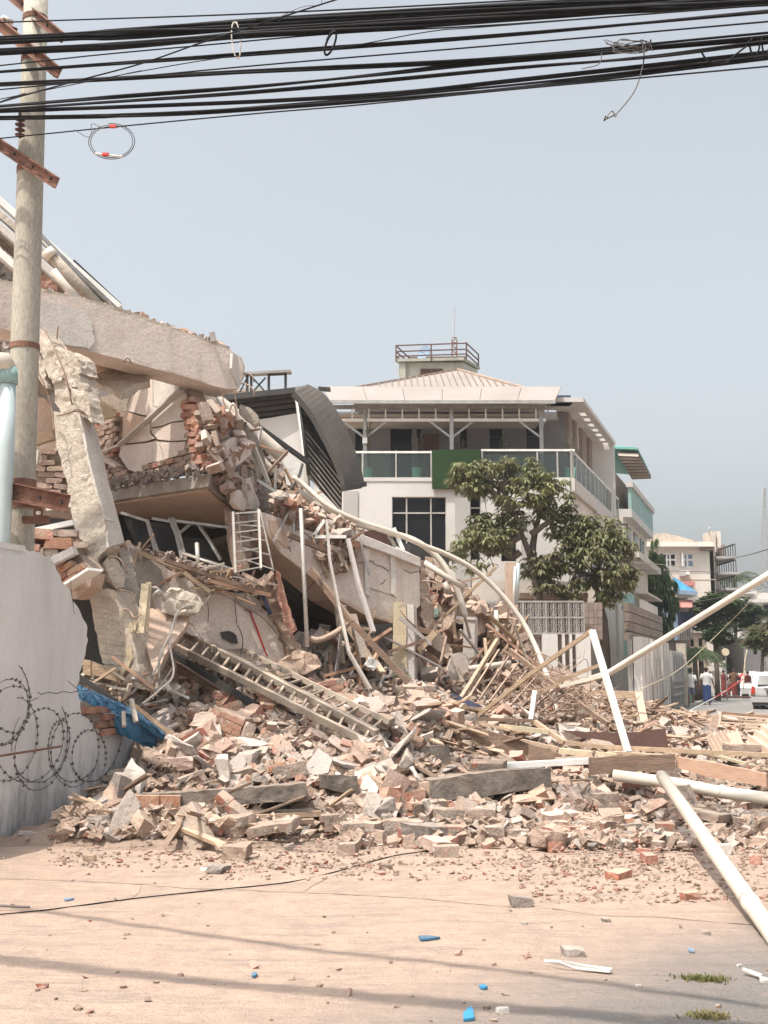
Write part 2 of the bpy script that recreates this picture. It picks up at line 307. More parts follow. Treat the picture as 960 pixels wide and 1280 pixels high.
def spline(pts, k=8):
    pts = [Vector(p) for p in pts]; P = [pts[0] * 2 - pts[1]] + pts + [pts[-1] * 2 - pts[-2]]; out = []
    for i in range(1, len(P) - 2):
        for j in range(k):
            t = j / k; a, b, c, d = P[i - 1], P[i], P[i + 1], P[i + 2]
            out.append(0.5 * ((2 * b) + (c - a) * t + (2 * a - 5 * b + 4 * c - d) * t * t + (3 * b - a - 3 * c + d) * t ** 3))
    out.append(pts[-1]); return out
def inside(x, y, poly):
    c = False; j = len(poly) - 1
    for i in range(len(poly)):
        xi, yi = poly[i]; xj, yj = poly[j]
        if (yi > y) != (yj > y) and x < (xj - xi) * (y - yi) / (yj - yi + 1e-12) + xi: c = not c
        j = i
    return c
def hull_mesh(name, pts, mname):
    bm = bmesh.new()
    for p in pts: bm.verts.new(p)
    r = bmesh.ops.convex_hull(bm, input=bm.verts[:])
    bmesh.ops.delete(bm, geom=[g for g in r['geom_interior'] if isinstance(g, bmesh.types.BMVert)], context='VERTS')
    me = bpy.data.meshes.new(name); bm.to_mesh(me); bm.free()
    if mname: me.materials.append(M[mname]); me['mk'] = mname
    return me
def chunk_pts(sx, sy, sz, j, n=0, rr=rnd):
    """a roughly box shaped lump with knocked off corners"""
    pts = []
    for a in (-1, 1):
        for b in (-1, 1):
            for c in (-1, 1):
                if rr.random() < 0.35:
                    for ax in range(3):
                        q = [a, b, c]; q[ax] *= rr.uniform(0.25, 0.75)
                        pts.append(Vector((q[0] * sx / 2, q[1] * sy / 2, q[2] * sz / 2)))
                else:
                    pts.append(Vector(((a + rr.uniform(-j, j)) * sx / 2, (b + rr.uniform(-j, j)) * sy / 2, (c + rr.uniform(-j, j)) * sz / 2)))
    for _ in range(n):
        pts.append(Vector((rr.uniform(-.5, .5) * sx, rr.uniform(-.5, .5) * sy, rr.uniform(-.5, .5) * sz)))
    return pts
def roughen(me, cuts, amp, f=9.0):
    bm = bmesh.new(); bm.from_mesh(me); bmesh.ops.subdivide_edges(bm, edges=bm.edges[:], cuts=cuts, use_grid_fill=True); s = Vector((rnd.random() * 50, 0, 0))
    for v in bm.verts: v.co += noise.noise_vector(v.co * f + s) * amp + noise.noise_vector(v.co * f * 3 + s) * amp * .6
    bmesh.ops.triangulate(bm, faces=bm.faces[:]); bm.to_mesh(me); bm.free(); return me
BRICKS = [hull_mesh('brick', chunk_pts(.22, .105, .068, .05), 'brick') for _ in range(8)]
BRICKS_D = [hull_mesh('brick', chunk_pts(.22, .105, .068, .05), 'brick_dusty') for _ in range(8)]
BRICKS_H = [hull_mesh('brick', chunk_pts(.13, .105, .07, .12), 'brick') for _ in range(5)]
def lay_bricks(root, pl, poly_px, course, hold=1.0, meshes=None, jitter=0.012, rot=0.05, proud=0.0, holes=(), limit=200):
    """bricks laid one by one in a wall plane; course = direction of the courses"""
    meshes = meshes or BRICKS; X = Vector(course).normalized(); Z = X.cross(pl.n).normalized()
    if Z.z < 0: Z = -Z
    Yv = Z.cross(X)
    p0 = pl.at(*poly_px[0]); P2 = [((pl.at(*q) - p0).dot(X), (pl.at(*q) - p0).dot(Z)) for q in poly_px]
    H2 = [[((pl.at(*q) - p0).dot(X), (pl.at(*q) - p0).dot(Z)) for q in h] for h in holes]
    x0 = min(a for a, _ in P2); x1 = max(a for a, _ in P2); z0 = min(b for _, b in P2); z1 = max(b for _, b in P2)
    k = 0; n = 0; z = z0 + .04
    while z < z1:
        x = x0 + (0.12 if k % 2 else 0)
        while x < x1:
            if inside(x, z, P2) and not any(inside(x, z, h) for h in H2) and rnd.random() < hold and n < limit:
                pos = p0 + X * x + Z * z + pl.n * (proud - 0.052 + rnd.uniform(-jitter, jitter))
                m = frame_of(X, Yv, Z, pos) @ Euler([rnd.uniform(-rot, rot) for _ in range(3)]).to_matrix().to_4x4()
                inst('brick', rnd.choice(meshes), m, root); n += 1
            x += 0.236
        z += 0.08; k += 1
    return n
def plate(name, m, pl, poly, thick, parent=None, off=0.0, rough=None, cut=None, ext=None, seed=0, bevel=0):
    """a solid slab: outline traced in the plane, real thickness behind it"""
    return MB().prism([pl.at(x, y, off) for x, y in poly], ext if ext is not None else -pl.n * thick).build(name, m, parent, rough=rough, cut=cut, seed=seed, bevel=bevel)
def ragged(poly, amp=2.0, step=7.0):
    """break an outline up so that it reads as torn, not cut"""
    out = []
    for i, a in enumerate(poly):
        b = poly[(i + 1) % len(poly)]; L = math.hypot(b[0] - a[0], b[1] - a[1]); k = max(1, int(L / step)); out.append(a)
        for j in range(1, k):
            t = (j + rnd.uniform(-.3, .3)) / k; nx, ny = -(b[1] - a[1]) / L, (b[0] - a[0]) / L; h = rnd.uniform(-amp, amp)
            out.append((a[0] + (b[0] - a[0]) * t + nx * h, a[1] + (b[1] - a[1]) * t + ny * h))
    return out

# ------------------------------------------------------------------ the setting: ground, road
def gh(x, y):
    z = 0.022 * noise.noise(Vector((x * .8, y * 1.9, 0))) + 0.010 * noise.noise(Vector((x * 3, y * 5, 5))) + 0.004 * noise.noise(Vector((x * 11, y * 11, 9)))
    return z * max(0, min(1, (x + 6) / .5, (5 - x) / .5, (y - 4) / .5, (13 - y) / .5))
def ground_material():
    m = bpy.data.materials.new('dusty_ground'); m.use_nodes = True; t = m.node_tree; N = t.nodes; L = t.links; N.clear()
    out = N.new('ShaderNodeOutputMaterial'); b = N.new('ShaderNodeBsdfPrincipled'); L.new(b.outputs[0], out.inputs[0])
    b.inputs['Roughness'].default_value = 0.95; b.inputs['Specular IOR Level'].default_value = 0.2
    tc = N.new('ShaderNodeTexCoord')
    def noise_(scale, detail=6, rough=0.6, mp=None, rot=0):
        n = N.new('ShaderNodeTexNoise'); n.inputs['Scale'].default_value = scale; n.inputs['Detail'].default_value = detail; n.inputs['Roughness'].default_value = rough
        if mp:
            q = N.new('ShaderNodeMapping'); q.inputs['Scale'].default_value = mp; q.inputs['Rotation'].default_value = (0, 0, rot); L.new(tc.outputs['Object'], q.inputs['Vector']); L.new(q.outputs[0], n.inputs['Vector'])
        else: L.new(tc.outputs['Object'], n.inputs['Vector'])
        return n.outputs['Fac']
    def rng(v, a, b_, lo=0.0, hi=1.0):
        r = N.new('ShaderNodeMapRange'); r.interpolation_type = 'SMOOTHSTEP'
        for k, x in (('From Min', a), ('From Max', b_), ('To Min', lo), ('To Max', hi)): r.inputs[k].default_value = x
        L.new(v, r.inputs['Value']); return r.outputs[0]
    def math_(op, a, b_):
        n = N.new('ShaderNodeMath'); n.operation = op
        for k, x in enumerate((a, b_)):
            if isinstance(x, (int, float)): n.inputs[k].default_value = x
            else: L.new(x, n.inputs[k])
        return n.outputs[0]
    def mix(a, b_, f):
        n = N.new('ShaderNodeMix'); n.data_type = 'RGBA'
        for k, x in (('A', a), ('B', b_)):
            if isinstance(x, tuple): n.inputs[k].default_value = (*x, 1)
            else: L.new(x, n.inputs[k])
        L.new(f, n.inputs['Factor']); return n.outputs['Result']
    sp = N.new('ShaderNodeSeparateXYZ'); L.new(tc.outputs['Object'], sp.inputs[0])
    big = noise_(0.9); med = noise_(5.0, 8, 0.65); fine = noise_(60.0, 4, 0.7); streaks = noise_(3.0, 8, 0.7, (0.35, 2.6, 1), R(28))
    dust = mix((0.56, 0.405, 0.315), (0.47, 0.345, 0.275), rng(med, 0.38, 0.62))
    dust = mix(dust, (0.31, 0.26, 0.23), math_('MULTIPLY', rng(streaks, 0.48, 0.66), 0.62))
    grit = noise_(140.0, 2, 0.5)
    dust = mix(dust, (0.33, 0.26, 0.215), math_('MULTIPLY', rng(fine, 0.50, 0.64), 0.55)); dust = mix(dust, (0.60, 0.47, 0.38), math_('MULTIPLY', rng(noise_(26.0, 5, 0.75, (.5, 1.6, 1), R(24)), 0.52, 0.66), 0.6)); dust = mix(dust, (0.26, 0.19, 0.155), math_('MULTIPLY', rng(grit, 0.60, 0.70), 0.6))
    asph = mix((0.17, 0.16, 0.155), (0.24, 0.225, 0.21), rng(fine, 0.35, 0.65))
    # dust fades away down the street and past the near right corner
    near = math_('ADD', math_('MULTIPLY', sp.outputs['Y'], 1.0), math_('MULTIPLY', sp.outputs['X'], -0.8))
    near = math_('ADD', near, math_('MULTIPLY', streaks, 2.2)); near = math_('ADD', near, math_('MULTIPLY', big, 1.2))
    f_near = rng(near, 6.0, 8.0, 0.08, 1.0)
    far = math_('ADD', sp.outputs['Y'], math_('MULTIPLY', big, 8.0)); f_far = rng(far, 40.0, 47.0, 1.0, 0.0)
    f = math_('MULTIPLY', f_near, f_far)
    f = math_('MAXIMUM', f, math_('MULTIPLY', rng(med, 0.50, 0.62), 0.35))
    L.new(mix(asph, dust, f), b.inputs['Base Color'])
    h = math_('ADD', math_('MULTIPLY', med, 0.5), math_('MULTIPLY', fine, 0.30)); h = math_('ADD', h, math_('MULTIPLY', streaks, 0.9))
    h = math_('ADD', h, math_('MULTIPLY', grit, 0.10))
    bp = N.new('ShaderNodeBump'); bp.inputs['Strength'].default_value = 1.0; bp.inputs['Distance'].default_value = 0.06
    L.new(h, bp.inputs['Height']); L.new(bp.outputs[0], b.inputs['Normal'])
    return m
GM = ground_material()
def steps(a, fine, b, s):
    out = []; x = a
    while x < b: out.append(x); x += s
    out.append(b); return out
xs = [-3000, -800, -200, -60, -20, -8] + steps(-6, 0, 5, 0.09) + [8, 20, 60, 200, 800, 3000]
ys = [-300, -50, -5, 2] + steps(4, 0, 13, 0.09) + [16, 20, 30, 45, 70, 120, 300, 900, 4000]
vs = []; fs = []
for y in ys:
    for x in xs:
        z = 0.0
        if -6 < x < 5 and 4 < y < 13:
            z = gh(x, y)
        vs.append(Vector((x, y, z)))
nx = len(xs)
for j in range(len(ys) - 1):
    for i in range(nx - 1): fs.append([j * nx + i, j * nx + i + 1, (j + 1) * nx + i + 1, (j + 1) * nx + i])
g = MB().add(vs, fs); me = bpy.data.meshes.new('ground'); me.from_pydata([tuple(v) for v in vs], [], fs); me.materials.append(GM)
for p in me.polygons: p.use_smooth = True
ground = bpy.data.objects.new('ground', me); COL.objects.link(ground); tag(ground, kind='structure')
mat('asphalt', (0.20, 0.19, 0.185), (0.26, 0.245, 0.23), rough=0.95, scale=2.0, bump=0.4, bscale=40, var=0)
M['asphalt'] = MATS['asphalt']
def street(u, v, z=0.0):   # u metres right of the fence line, v metres along it
    return Vector((12.2, 47, 0)) + RS * u + DS * v + UP * z
rd = MB().poly([street(0.5, -7, .02), street(9.5, -7, .02), street(9.5, 260, .02), street(0.5, 260, .02)]).build('road', 'asphalt'); tag(rd, kind='structure')
kb = MB()
for u in (0.25, 9.62): kb.prism([street(u, 2, 0), street(u + .22, 2, 0), street(u + .22, 2, .13), street(u, 2, .13)], DS * 200)
tag(kb.build('kerb', 'grey_fence'), kind='structure')
def crack(px, name='road_crack', wpx=0.012):
    p = [G(*q) + UP * 0.018 for q in px]; p = spline(p, 10)
    for i, q in enumerate(p):
        q += Vector((0, noise.noise(q * 3) * .04, 0)); q.z = gh(q.x, q.y) + .001
    tag(MB().tube(p, [wpx * (0.6 + .5 * abs(noise.noise(v * 5))) for v in p], 5).build(name, 'concrete_dark'), kind='structure')
crack([(-30, 1097), (120, 1103), (240, 1110), (400, 1118), (520, 1126), (650, 1135)], wpx=.006)
crack([(690, 1137), (760, 1145), (860, 1152), (940, 1157)], wpx=.006)
crack([(150, 1128), (172, 1116), (176, 1108)], wpx=.005)
crack([(380, 1113), (410, 1098), (440, 1092)], wpx=.004)

# ------------------------------------------------------------------ the boundary wall at the near left
WP = Plane((-3.64, 10.6, 0), RS)
def wl(v, z, u=0.0): return Vector((-3.64, 10.6, 0)) + DS * v + UP * z + RS * u
def wvz(px, py):
    p = WP.at(px, py) - Vector((-3.64, 10.6, 0)); return p.dot(DS), p.z
out_px = [(0, 685), (32, 686), (50, 691), (62, 694), (70, 712), (82, 732), (96, 757), (108, 780), (110, 800), (104, 826), (99, 842), (96, 858), (99, 874), (110, 884), (124, 890), (137, 905), (158, 914), (172, 921), (188, 934), (193, 952), (190, 975)]
top = [wvz(*q) for q in out_px]
pts = [(-3.6, 0), (-3.6, 2.74)] + top + [(2.9, 0)]
def jag(pts2, a, b, amp):
    out = []
    for i, p in enumerate(pts2):
        out.append(p)
        if a <= i < b:
            q = pts2[i + 1]
            for t in (.3, .65): out.append((p[0] + (q[0] - p[0]) * t + rnd.uniform(-amp, amp), p[1] + (q[1] - p[1]) * t + rnd.uniform(-amp, amp)))
    return out
pts = jag(pts, 3, len(pts) - 3, 0.022)
bw = thing('boundary_wall', (-3.74, 10.6, 0), 'pale plastered boundary wall with a torn sloping end beside the rubble', 'wall')
MB().prism([wl(v, z) for v, z in pts], -RS * 0.02).build('plaster_face', 'wall_white', bw)
core = [(v - .015 if v > 0 else v, z - (.015 if z > .1 else 0)) for v, z in pts]
MB().prism([wl(v, z, -.022) for v, z in core], -RS * 0.19).build('brick_core', 'mortar', bw, rough=0.006, cut=.25)
MB().prism([wl(-3.6, 2.745, .015), wl(wvz(30, 686)[0], 2.745, .015), wl(wvz(30, 686)[0], 2.80, .015), wl(-3.6, 2.80, .015)], -RS * 0.25).build('coping', 'wall_white', bw)
pil = wvz(22, 800)[0]
MB().prism([wl(pil - .35, 0, .025), wl(pil, 0, .025), wl(pil, 2.70, .025), wl(pil - .35, 2.70, .025)], -RS * .03).build('pilaster', 'wall_white', bw)
# a patch where the plaster has come off shows bricks
exp_px = [(101, 877), (112, 880), (126, 887), (138, 903), (150, 912), (146, 918), (128, 916), (118, 905), (106, 895), (101, 886)]
lay_bricks(bw, WP, exp_px, DS, hold=0.9, jitter=0.015, proud=0.052, rot=.08)
plate('mortar_bed', 'mortar', WP, ragged(exp_px, 2, 5), .03, bw, off=.006, rough=.004, cut=.08)
for i in range(26):     # bricks showing along the torn end
    t = rnd.uniform(4, len(top) - 3); k = int(t); a = top[k]; b = top[k + 1]; f = t - k
    v = a[0] + (b[0] - a[0]) * f - .07; z = a[1] + (b[1] - a[1]) * f - .04
    inst('brick', rnd.choice(BRICKS_H), frame_of(RS, DS, UP, wl(v, z, -.12)) @ Euler((rnd.uniform(-.2, .2), rnd.uniform(-.2, .2), rnd.uniform(-.3, .3))).to_matrix().to_4x4(), bw)
for seg in ([(47, 865), (52, 868), (60, 865), (70, 867), (80, 864), (88, 866), (97, 864)], [(39, 876), (43, 874), (47, 872)], [(85, 851), (92, 857), (98, 862)], [(14, 812), (17, 790), (19, 760)], [(88, 725), (90, 745), (93, 768)]):
    MB().tube([WP.at(x, y, .0015) for x, y in seg], .0035 if seg[0][0] != 14 else .0015, 4).build('crack', 'dark', bw)

# razor wire in loose coils lying against the wall
def razor_coil(cx, cy, rad, turns_, lab, seed, drift=0.75, squash=1.0):
    turns = turns_ * 1.15; rad *= .86; rr = random.Random(seed); root = MB(); pts = []; n = 30
    c0 = wvz(cx, cy)
    for i in range(int(turns * n) + 1):
        t = i / n; a = 2 * math.pi * t + seed; r_ = rad * (1 + .12 * math.sin(t * 2.3 + seed))
        pts.append(wl(c0[0] + (t / turns - .5) * drift * 2 + math.cos(a) * r_ * squash, c0[1] + math.sin(a) * r_ * .93 + .08 * math.sin(t * 1.7 + seed), .10 + .10 * math.sin(a * .5 + seed)))
    root.tube(pts, .0036, 5)
    o = root.build('razor_wire_coil', 'wire'); b = MB()
    for i in range(2, len(pts) - 1):
        p = pts[i]; t = (pts[i + 1] - pts[i - 1]).normalized(); s = t.cross(Vector((rr.uniform(-1, 1), rr.uniform(-1, 1), rr.uniform(-1, 1)))).normalized()
        q = t.cross(s) * .0012
        for sg in (-1, 1): b.prism([p + t * .014, p - t * .014, p + s * sg * .016 - t * .014, p + s * sg * .016 + t * .014], q)
    tag(o, lab, 'razor wire', 'razor wire coils against the wall'); b.build('barb', 'wire', o)['kind'] = 'stuff'; return o
razor_coil(22, 925, .50, 2.6, 'large tangled razor wire coil against the lower wall near the rod', 1, .35)
razor_coil(72, 932, .44, 2.2, 'open razor wire loops hanging where the wall meets the rubble', 2.4, .40)
razor_coil(-2, 880, .42, 1.8, 'topmost razor wire coil above the rusty rod on the wall', 4.1, .18)
razor_coil(112, 945, .36, 1.2, 'lowest loose razor wire loop trailing into the debris', 5.5, .30)
tag(MB().tube([WP.at(-20, 948, .25), WP.at(76, 933, .18)], .011, 8).build('steel_rod', 'rust'), 'thin rusty steel rod sticking out across the razor wire', 'rod')

# ------------------------------------------------------------------ utility pole at the left edge
PY = 11.55
pole = thing('utility_pole', W(24, 720, PY) * 1.0, 'round weathered concrete utility pole behind the boundary wall', 'utility pole')
a = W(24, 760, PY); b = W(47, -60, PY); a.z = 0
MB().tube([a + (b - a) * t for t in (0, .25, .5, .75, 1)], [.172, .160, .148, .138, .125], 24).build('shaft', 'pole', pole, smooth=True)
def pband(y, h, m='rust'):
    t = (W(24, y, PY).z - a.z) / (b.z - a.z); c = a + (b - a) * t; d = (b - a).normalized(); r_ = .172 - .047 * t + .008
    MB().tube([c - d * h / 2, c + d * h / 2], r_, 24).build('clamp', m, pole, smooth=False)
pband(434, .06); pband(214, .07); pband(77, .06); pband(25, .06); pband(618, .30); pband(632, .08)
def channel(p, q, wd, ht, name='crossarm', dy=.0, parent=pole):
    """a rusty steel channel: web and two flanges"""
    d = (q - p).normalized(); s = d.cross(UP).normalized(); u = s.cross(d).normalized(); mb = MB()
    mb.bar(p, q, .008, ht); mb.bar(p + u * ht / 2 + s * wd / 2, q + u * ht / 2 + s * wd / 2, wd, .009); mb.bar(p - u * ht / 2 + s * wd / 2, q - u * ht / 2 + s * wd / 2, wd, .009)
    o = mb.build(name, 'rust', parent)
    for t in (.25, .5, .72, .93):
        c = p + (q - p) * t; MB().tube([c - s * .012, c + s * .02], .016, 6).build('bolt', 'dark', o)
    return o
channel(W(-30, 160, PY + .4), W(72, 229, PY - .55), .05, .11)
channel(W(-25, 10, PY + .4), W(75, 92, PY - .55), .05, .11)
channel(W(12, -8, PY + .3), W(80, 48, PY - .5), .05, .10)
channel(W(-25, 18, PY + .9), W(20, 42, PY + .3), .05, .11)
channel(W(-40, 603, PY - .3), W(86, 630, PY - .5), .06, .17)
ins = MB()
for (x, y0) in ((25, 140),):
    c = W(x, y0, PY - .35); c2 = W(x, y0 + 32, PY - .35); ins.tube([c, c2], .018, 8)
    for k in range(4): p = c + (c2 - c) * (0.3 + .2 * k); ins.tube([p + UP * .02, p, p - UP * .012], [.02, .055, .03], 12)
ins.build('insulator', 'brown', pole, smooth=True)
MB().tube([W(-12, 46, PY + .5), W(6, 22, PY + .45), W(14, 28, PY + .42)], .035, 10).build('insulator', 'pvc', pole, smooth=True)
mb = MB()
for y in (629, 650): mb.box(W(45, y, PY - .25), .26, .10, .07)
mb.box(W(48, 636, PY - .35), .08, .06, .14); mb.build('bracket', 'rust', pole)
MB().tube([W(47, 641, PY - .40), W(49, 641, PY - .42)], .02, 10).build('bolts', 'white_metal', pole)
tp = thing('drain_pipe', W(6, 700, 11.1) - UP * 0, 'pale teal plastic drain pipe standing beside the concrete pole', 'pipe')
q0 = W(2, 700, 11.1); q0.z = 0
MB().tube([q0, W(7, 560, 11.1), W(9, 478, 11.1)], .088, 18).build('pipe_run', 'teal_pipe', tp, smooth=True)
MB().tube([W(9, 480, 11.1), W(9, 460, 11.1)], .105, 18).build('socket', 'teal', tp, smooth=True)
MB().tube([W(9, 462, 11.1), W(6, 452, 11.05), W(-12, 452, 11.0), W(-60, 452, 11.0)], .10, 18).build('elbow', 'pvc', tp, smooth=True)

# ------------------------------------------------------------------ overhead cables
def cabY(px, off=0): return 11.05 - (px / 960.0) * 3.0 + off
def cable_pts(px, off):
    p = [(q[0], q[1], cabY(q[0], off)) for q in px]
    x0, y0, _ = p[0]; x1, y1, _ = p[1]; s = (y1 - y0) / (x1 - x0); p.insert(0, (x0 - 700, y0 - 700 * s, cabY(x0 - 700, off)))
    x0, y0, _ = p[-2]; x1, y1, _ = p[-1]; s = (y1 - y0) / (x1 - x0); p.append((x1 + 800, y1 + 800 * s, cabY(x1 + 800, off)))
    return spline([W(*q) for q in p], 8)
CG = 'black overhead cables crossing the sky'
def cable(px, wpx, lab, off=0.0, name='overhead_cable', strands=1):
    P = cable_pts(px, off); r_ = wpx * 9.6 / FPX / 2 * 1.4
    if strands == 1:
        return tag(MB().tube(P, r_, 7).build(name, 'black', smooth=True), lab, 'cable', CG)
    root = thing('cable_bundle', P[len(P) // 2], lab, 'cable bundle', CG); rr = random.Random(int(wpx * 100) + strands)
    for s in range(strands):
        ph = 6.28 * s / strands; sag = rr.uniform(-.5, .5); rs = r_ * (0.42 if strands > 2 else .55) * rr.uniform(.8, 1.1)
        Q = [p + Vector((0, math.cos(ph + i * .13), math.sin(ph + i * .13))) * r_ * .62 + UP * (sag * r_ * math.sin(i * .09 + s)) for i, p in enumerate(P)]
        MB().tube(Q, rs, 6).build('strand', 'black', root, smooth=True)
    return root
cable([(0, 28), (320, 17), (640, 1), (800, -9)], 1.6, 'thin cable running highest over the pole top')
cable([(0, 51), (150, 43), (320, 30), (640, 9), (960, -8)], 8.5, 'thickest black cable bundle, upper one of the two', .1, strands=7)
cable([(0, 64), (160, 56), (320, 43), (480, 33), (640, 21), (800, 11), (960, 1)], 8.5, 'thick black cable bundle just below the thickest one', .0, strands=5)
cable([(0, 46), (160, 38), (320, 35), (640, 16), (960, 0)], 2.2, 'light edged cable sagging between the two thick bundles', -.1)
cable([(0, 82), (120, 69), (250, 57), (420, 42), (640, 30), (960, 6)], 1.5, 'thin cable climbing to meet the thick bundles')
cable([(0, 90), (320, 67), (640, 43), (960, 14)], 4.5, 'medium cable under the two thick bundles', .12, strands=2)
cable([(0, 105), (320, 89), (640, 72), (960, 44)], 6, 'smooth thick cable in the middle of the band', .05, strands=3)
cable([(0, 112), (320, 82), (640, 55), (960, 27)], 1.5, 'thin straight wire above the middle cable', -.1)
cable([(0, 133), (160, 120), (320, 108), (480, 92), (587, 80), (760, 66), (960, 48)], 4.5, 'cable that joins the middle cable halfway across', .08, strands=2)
cable([(0, 137), (320, 115), (640, 85), (800, 72), (960, 52)], 4.2, 'cable that ends in a wire tangle at the right', -.06, strands=2)
cable([(0, 139), (60, 137), (320, 127), (500, 116), (640, 101), (960, 66)], 4.2, 'second lowest thick cable of the band', .15)
cable([(0, 147), (160, 144), (320, 135), (640, 109), (960, 71)], 6, 'lowest thick cable of the band', .0, strands=3)
cable([(0, 173), (150, 158), (320, 142), (450, 131), (640, 112), (960, 83)], 1.4, 'thin lowest wire carrying the coiled loop', -.1)
cable([(-40, 142), (0, 128), (85, 104), (175, 80), (250, 54), (300, 38)], 1.6, 'thin slack wire slanting across the others beside the pole', -.2)
cable([(100, 104), (160, 92), (280, 72), (420, 60), (540, 39), (640, 31)], 1.0, 'thinnest wire wavering between the middle cables', -.15)
def loop(cx, cy, rx, ry, Y, r_, lab, m='black', turns=1, tilt=0):
    P = []
    for i in range(int(26 * turns) + 1):
        a_ = 2 * math.pi * i / 26 + 1.2; s = 1 + .1 * (i / 26); P.append(W(cx + math.cos(a_) * rx * s + math.sin(a_) * tilt, cy - math.sin(a_) * ry * s, Y + .01 * i / 26))
    return MB().tube(P, r_, 6).build('wire_loop', m, smooth=True)
tag(loop(295, 50, 5, 22, 10.1, .007, '', 'pvc', 1, -2), 'pale wire loop hanging from the thick bundle', 'wire loop')
tag(loop(413, 54, 5, 14, 9.7, .011, '', 'black', 1.3, 5), 'small black cable loop hanging from the thick bundle', 'wire loop')
lp = tag(loop(139, 177, 25, 19, 10.45, .0045, '', 'wire', 2.1), 'thin wire coil with two red taped joints', 'wire loop')
for (x, y) in ((141, 158), (132, 193)): MB().bar(W(x - 4, y, 10.43), W(x + 4, y, 10.43), .028, .028).build('red_tape', 'red', lp)
MB().tube([W(119, 192, 10.44), W(136, 194, 10.44), W(153, 196, 10.44)], .010, 6).build('splice_sleeve', 'pvc', lp)
MB().tube(spline([W(93, 162, 10.5), W(108, 171, 10.5), W(114, 168, 10.5), W(115, 155, 10.5), W(128, 160, 10.5)], 5), .0035, 5).build('wire_tail', 'wire', lp)
dw = thing('dangling_wire', W(804, 60, 8.5), 'torn wire hanging down with a knotted end', 'wire')
MB().tube(spline([W(803, 52, 8.5), W(805, 72, 8.5), W(801, 92, 8.5), W(794, 112, 8.5), W(783, 128, 8.5), W(770, 142, 8.5), W(757, 149, 8.5)], 6), .006, 6).build('wire_run', 'wire', dw)
MB().tube(spline([W(757, 149, 8.48), W(762, 141, 8.48), W(766, 139, 8.48), W(769, 146, 8.48), W(772, 140, 8.48)], 5), .005, 6).build('knot', 'wire', dw)
MB().tube([W(755, 151, 8.5), W(758, 146, 8.5)], [.006, .014], 6).build('end_cap', 'black', dw)
tg = MB(); rr = random.Random(5)
for i in range(7):
    P = [W(762 + rr.uniform(-8, 20), 55 + rr.uniform(-6, 6), 8.5)] + [W(795 + rr.uniform(-28, 22), 56 + rr.uniform(-7, 10), 8.5 + rr.uniform(-.05, .05)) for _ in range(3)]
    tg.tube(spline(P, 6), .004, 5)
tg.tube(spline([W(765, 58, 8.5), W(777, 49, 8.5), W(795, 52, 8.5), W(803, 50, 8.5), W(811, 56, 8.5)], 5), .005, 5)
tg.tube(spline([W(752, 66, 8.5), W(751, 76, 8.5), W(745, 82, 8.5), W(727, 86, 8.5)], 5), .004, 5)
tag(tg.build('wire_tangle', 'wire'), 'messy knot of thin wires tied round a cable', 'wire tangle')
for P in ([(875, 62), (884, 75), (900, 80), (910, 77), (920, 68), (936, 55), (941, 46)], [(936, 50), (938, 62), (943, 72), (949, 60), (947, 50)], [(952, 47), (953, 60), (957, 73), (961, 60)], [(320, 24), (345, 24), (352, 30)]):
    tag(MB().tube(spline([W(x, y, 8.1 if x > 500 else 10) for x, y in P], 5), .008, 5).build('cable_tie', 'black'), {875: 'cable lashing zigzagging between the lowest cables', 936: 'small v shaped cable lashing at the right end', 952: 'last cable lashing at the right edge', 320: 'short cable end on the thick bundle'}[P[0][0]], 'cable tie')
ch = MB(); ch.tube(spline([W(341, 26, 10), W(360, 16, 10), (W(380, 8, 10)), W(400, 6, 10), W(402, -4, 10)], 5), .0035, 5); ch.tube(spline([W(352, 30, 10), W(343, 21, 10)], 4), .003, 4)
tag(ch.build('loose_wire', 'wire'), 'thin loose wire arching over the thick bundle', 'wire')
# further cables of the same line pass higher overhead; their shadows fall across the road
for (pa, pb, r_, lab) in (((-60, 1124), (1000, 1262), .036, 'cable passing overhead whose shadow crosses the road'), ((-60, 1196), (1000, 1290), .075, 'thick cable passing overhead whose broad shadow crosses the near road')):
    A = G(*pa) + SUN / SUN.z * 6.6; B = G(*pb) + SUN / SUN.z * 6.3; d = (B - A) * .3
    tag(MB().tube(spline([A - d, A, (A + B) / 2 - UP * .12, B, B + d], 6), r_, 7).build('overhead_cable', 'black', smooth=True), lab, 'cable', CG)

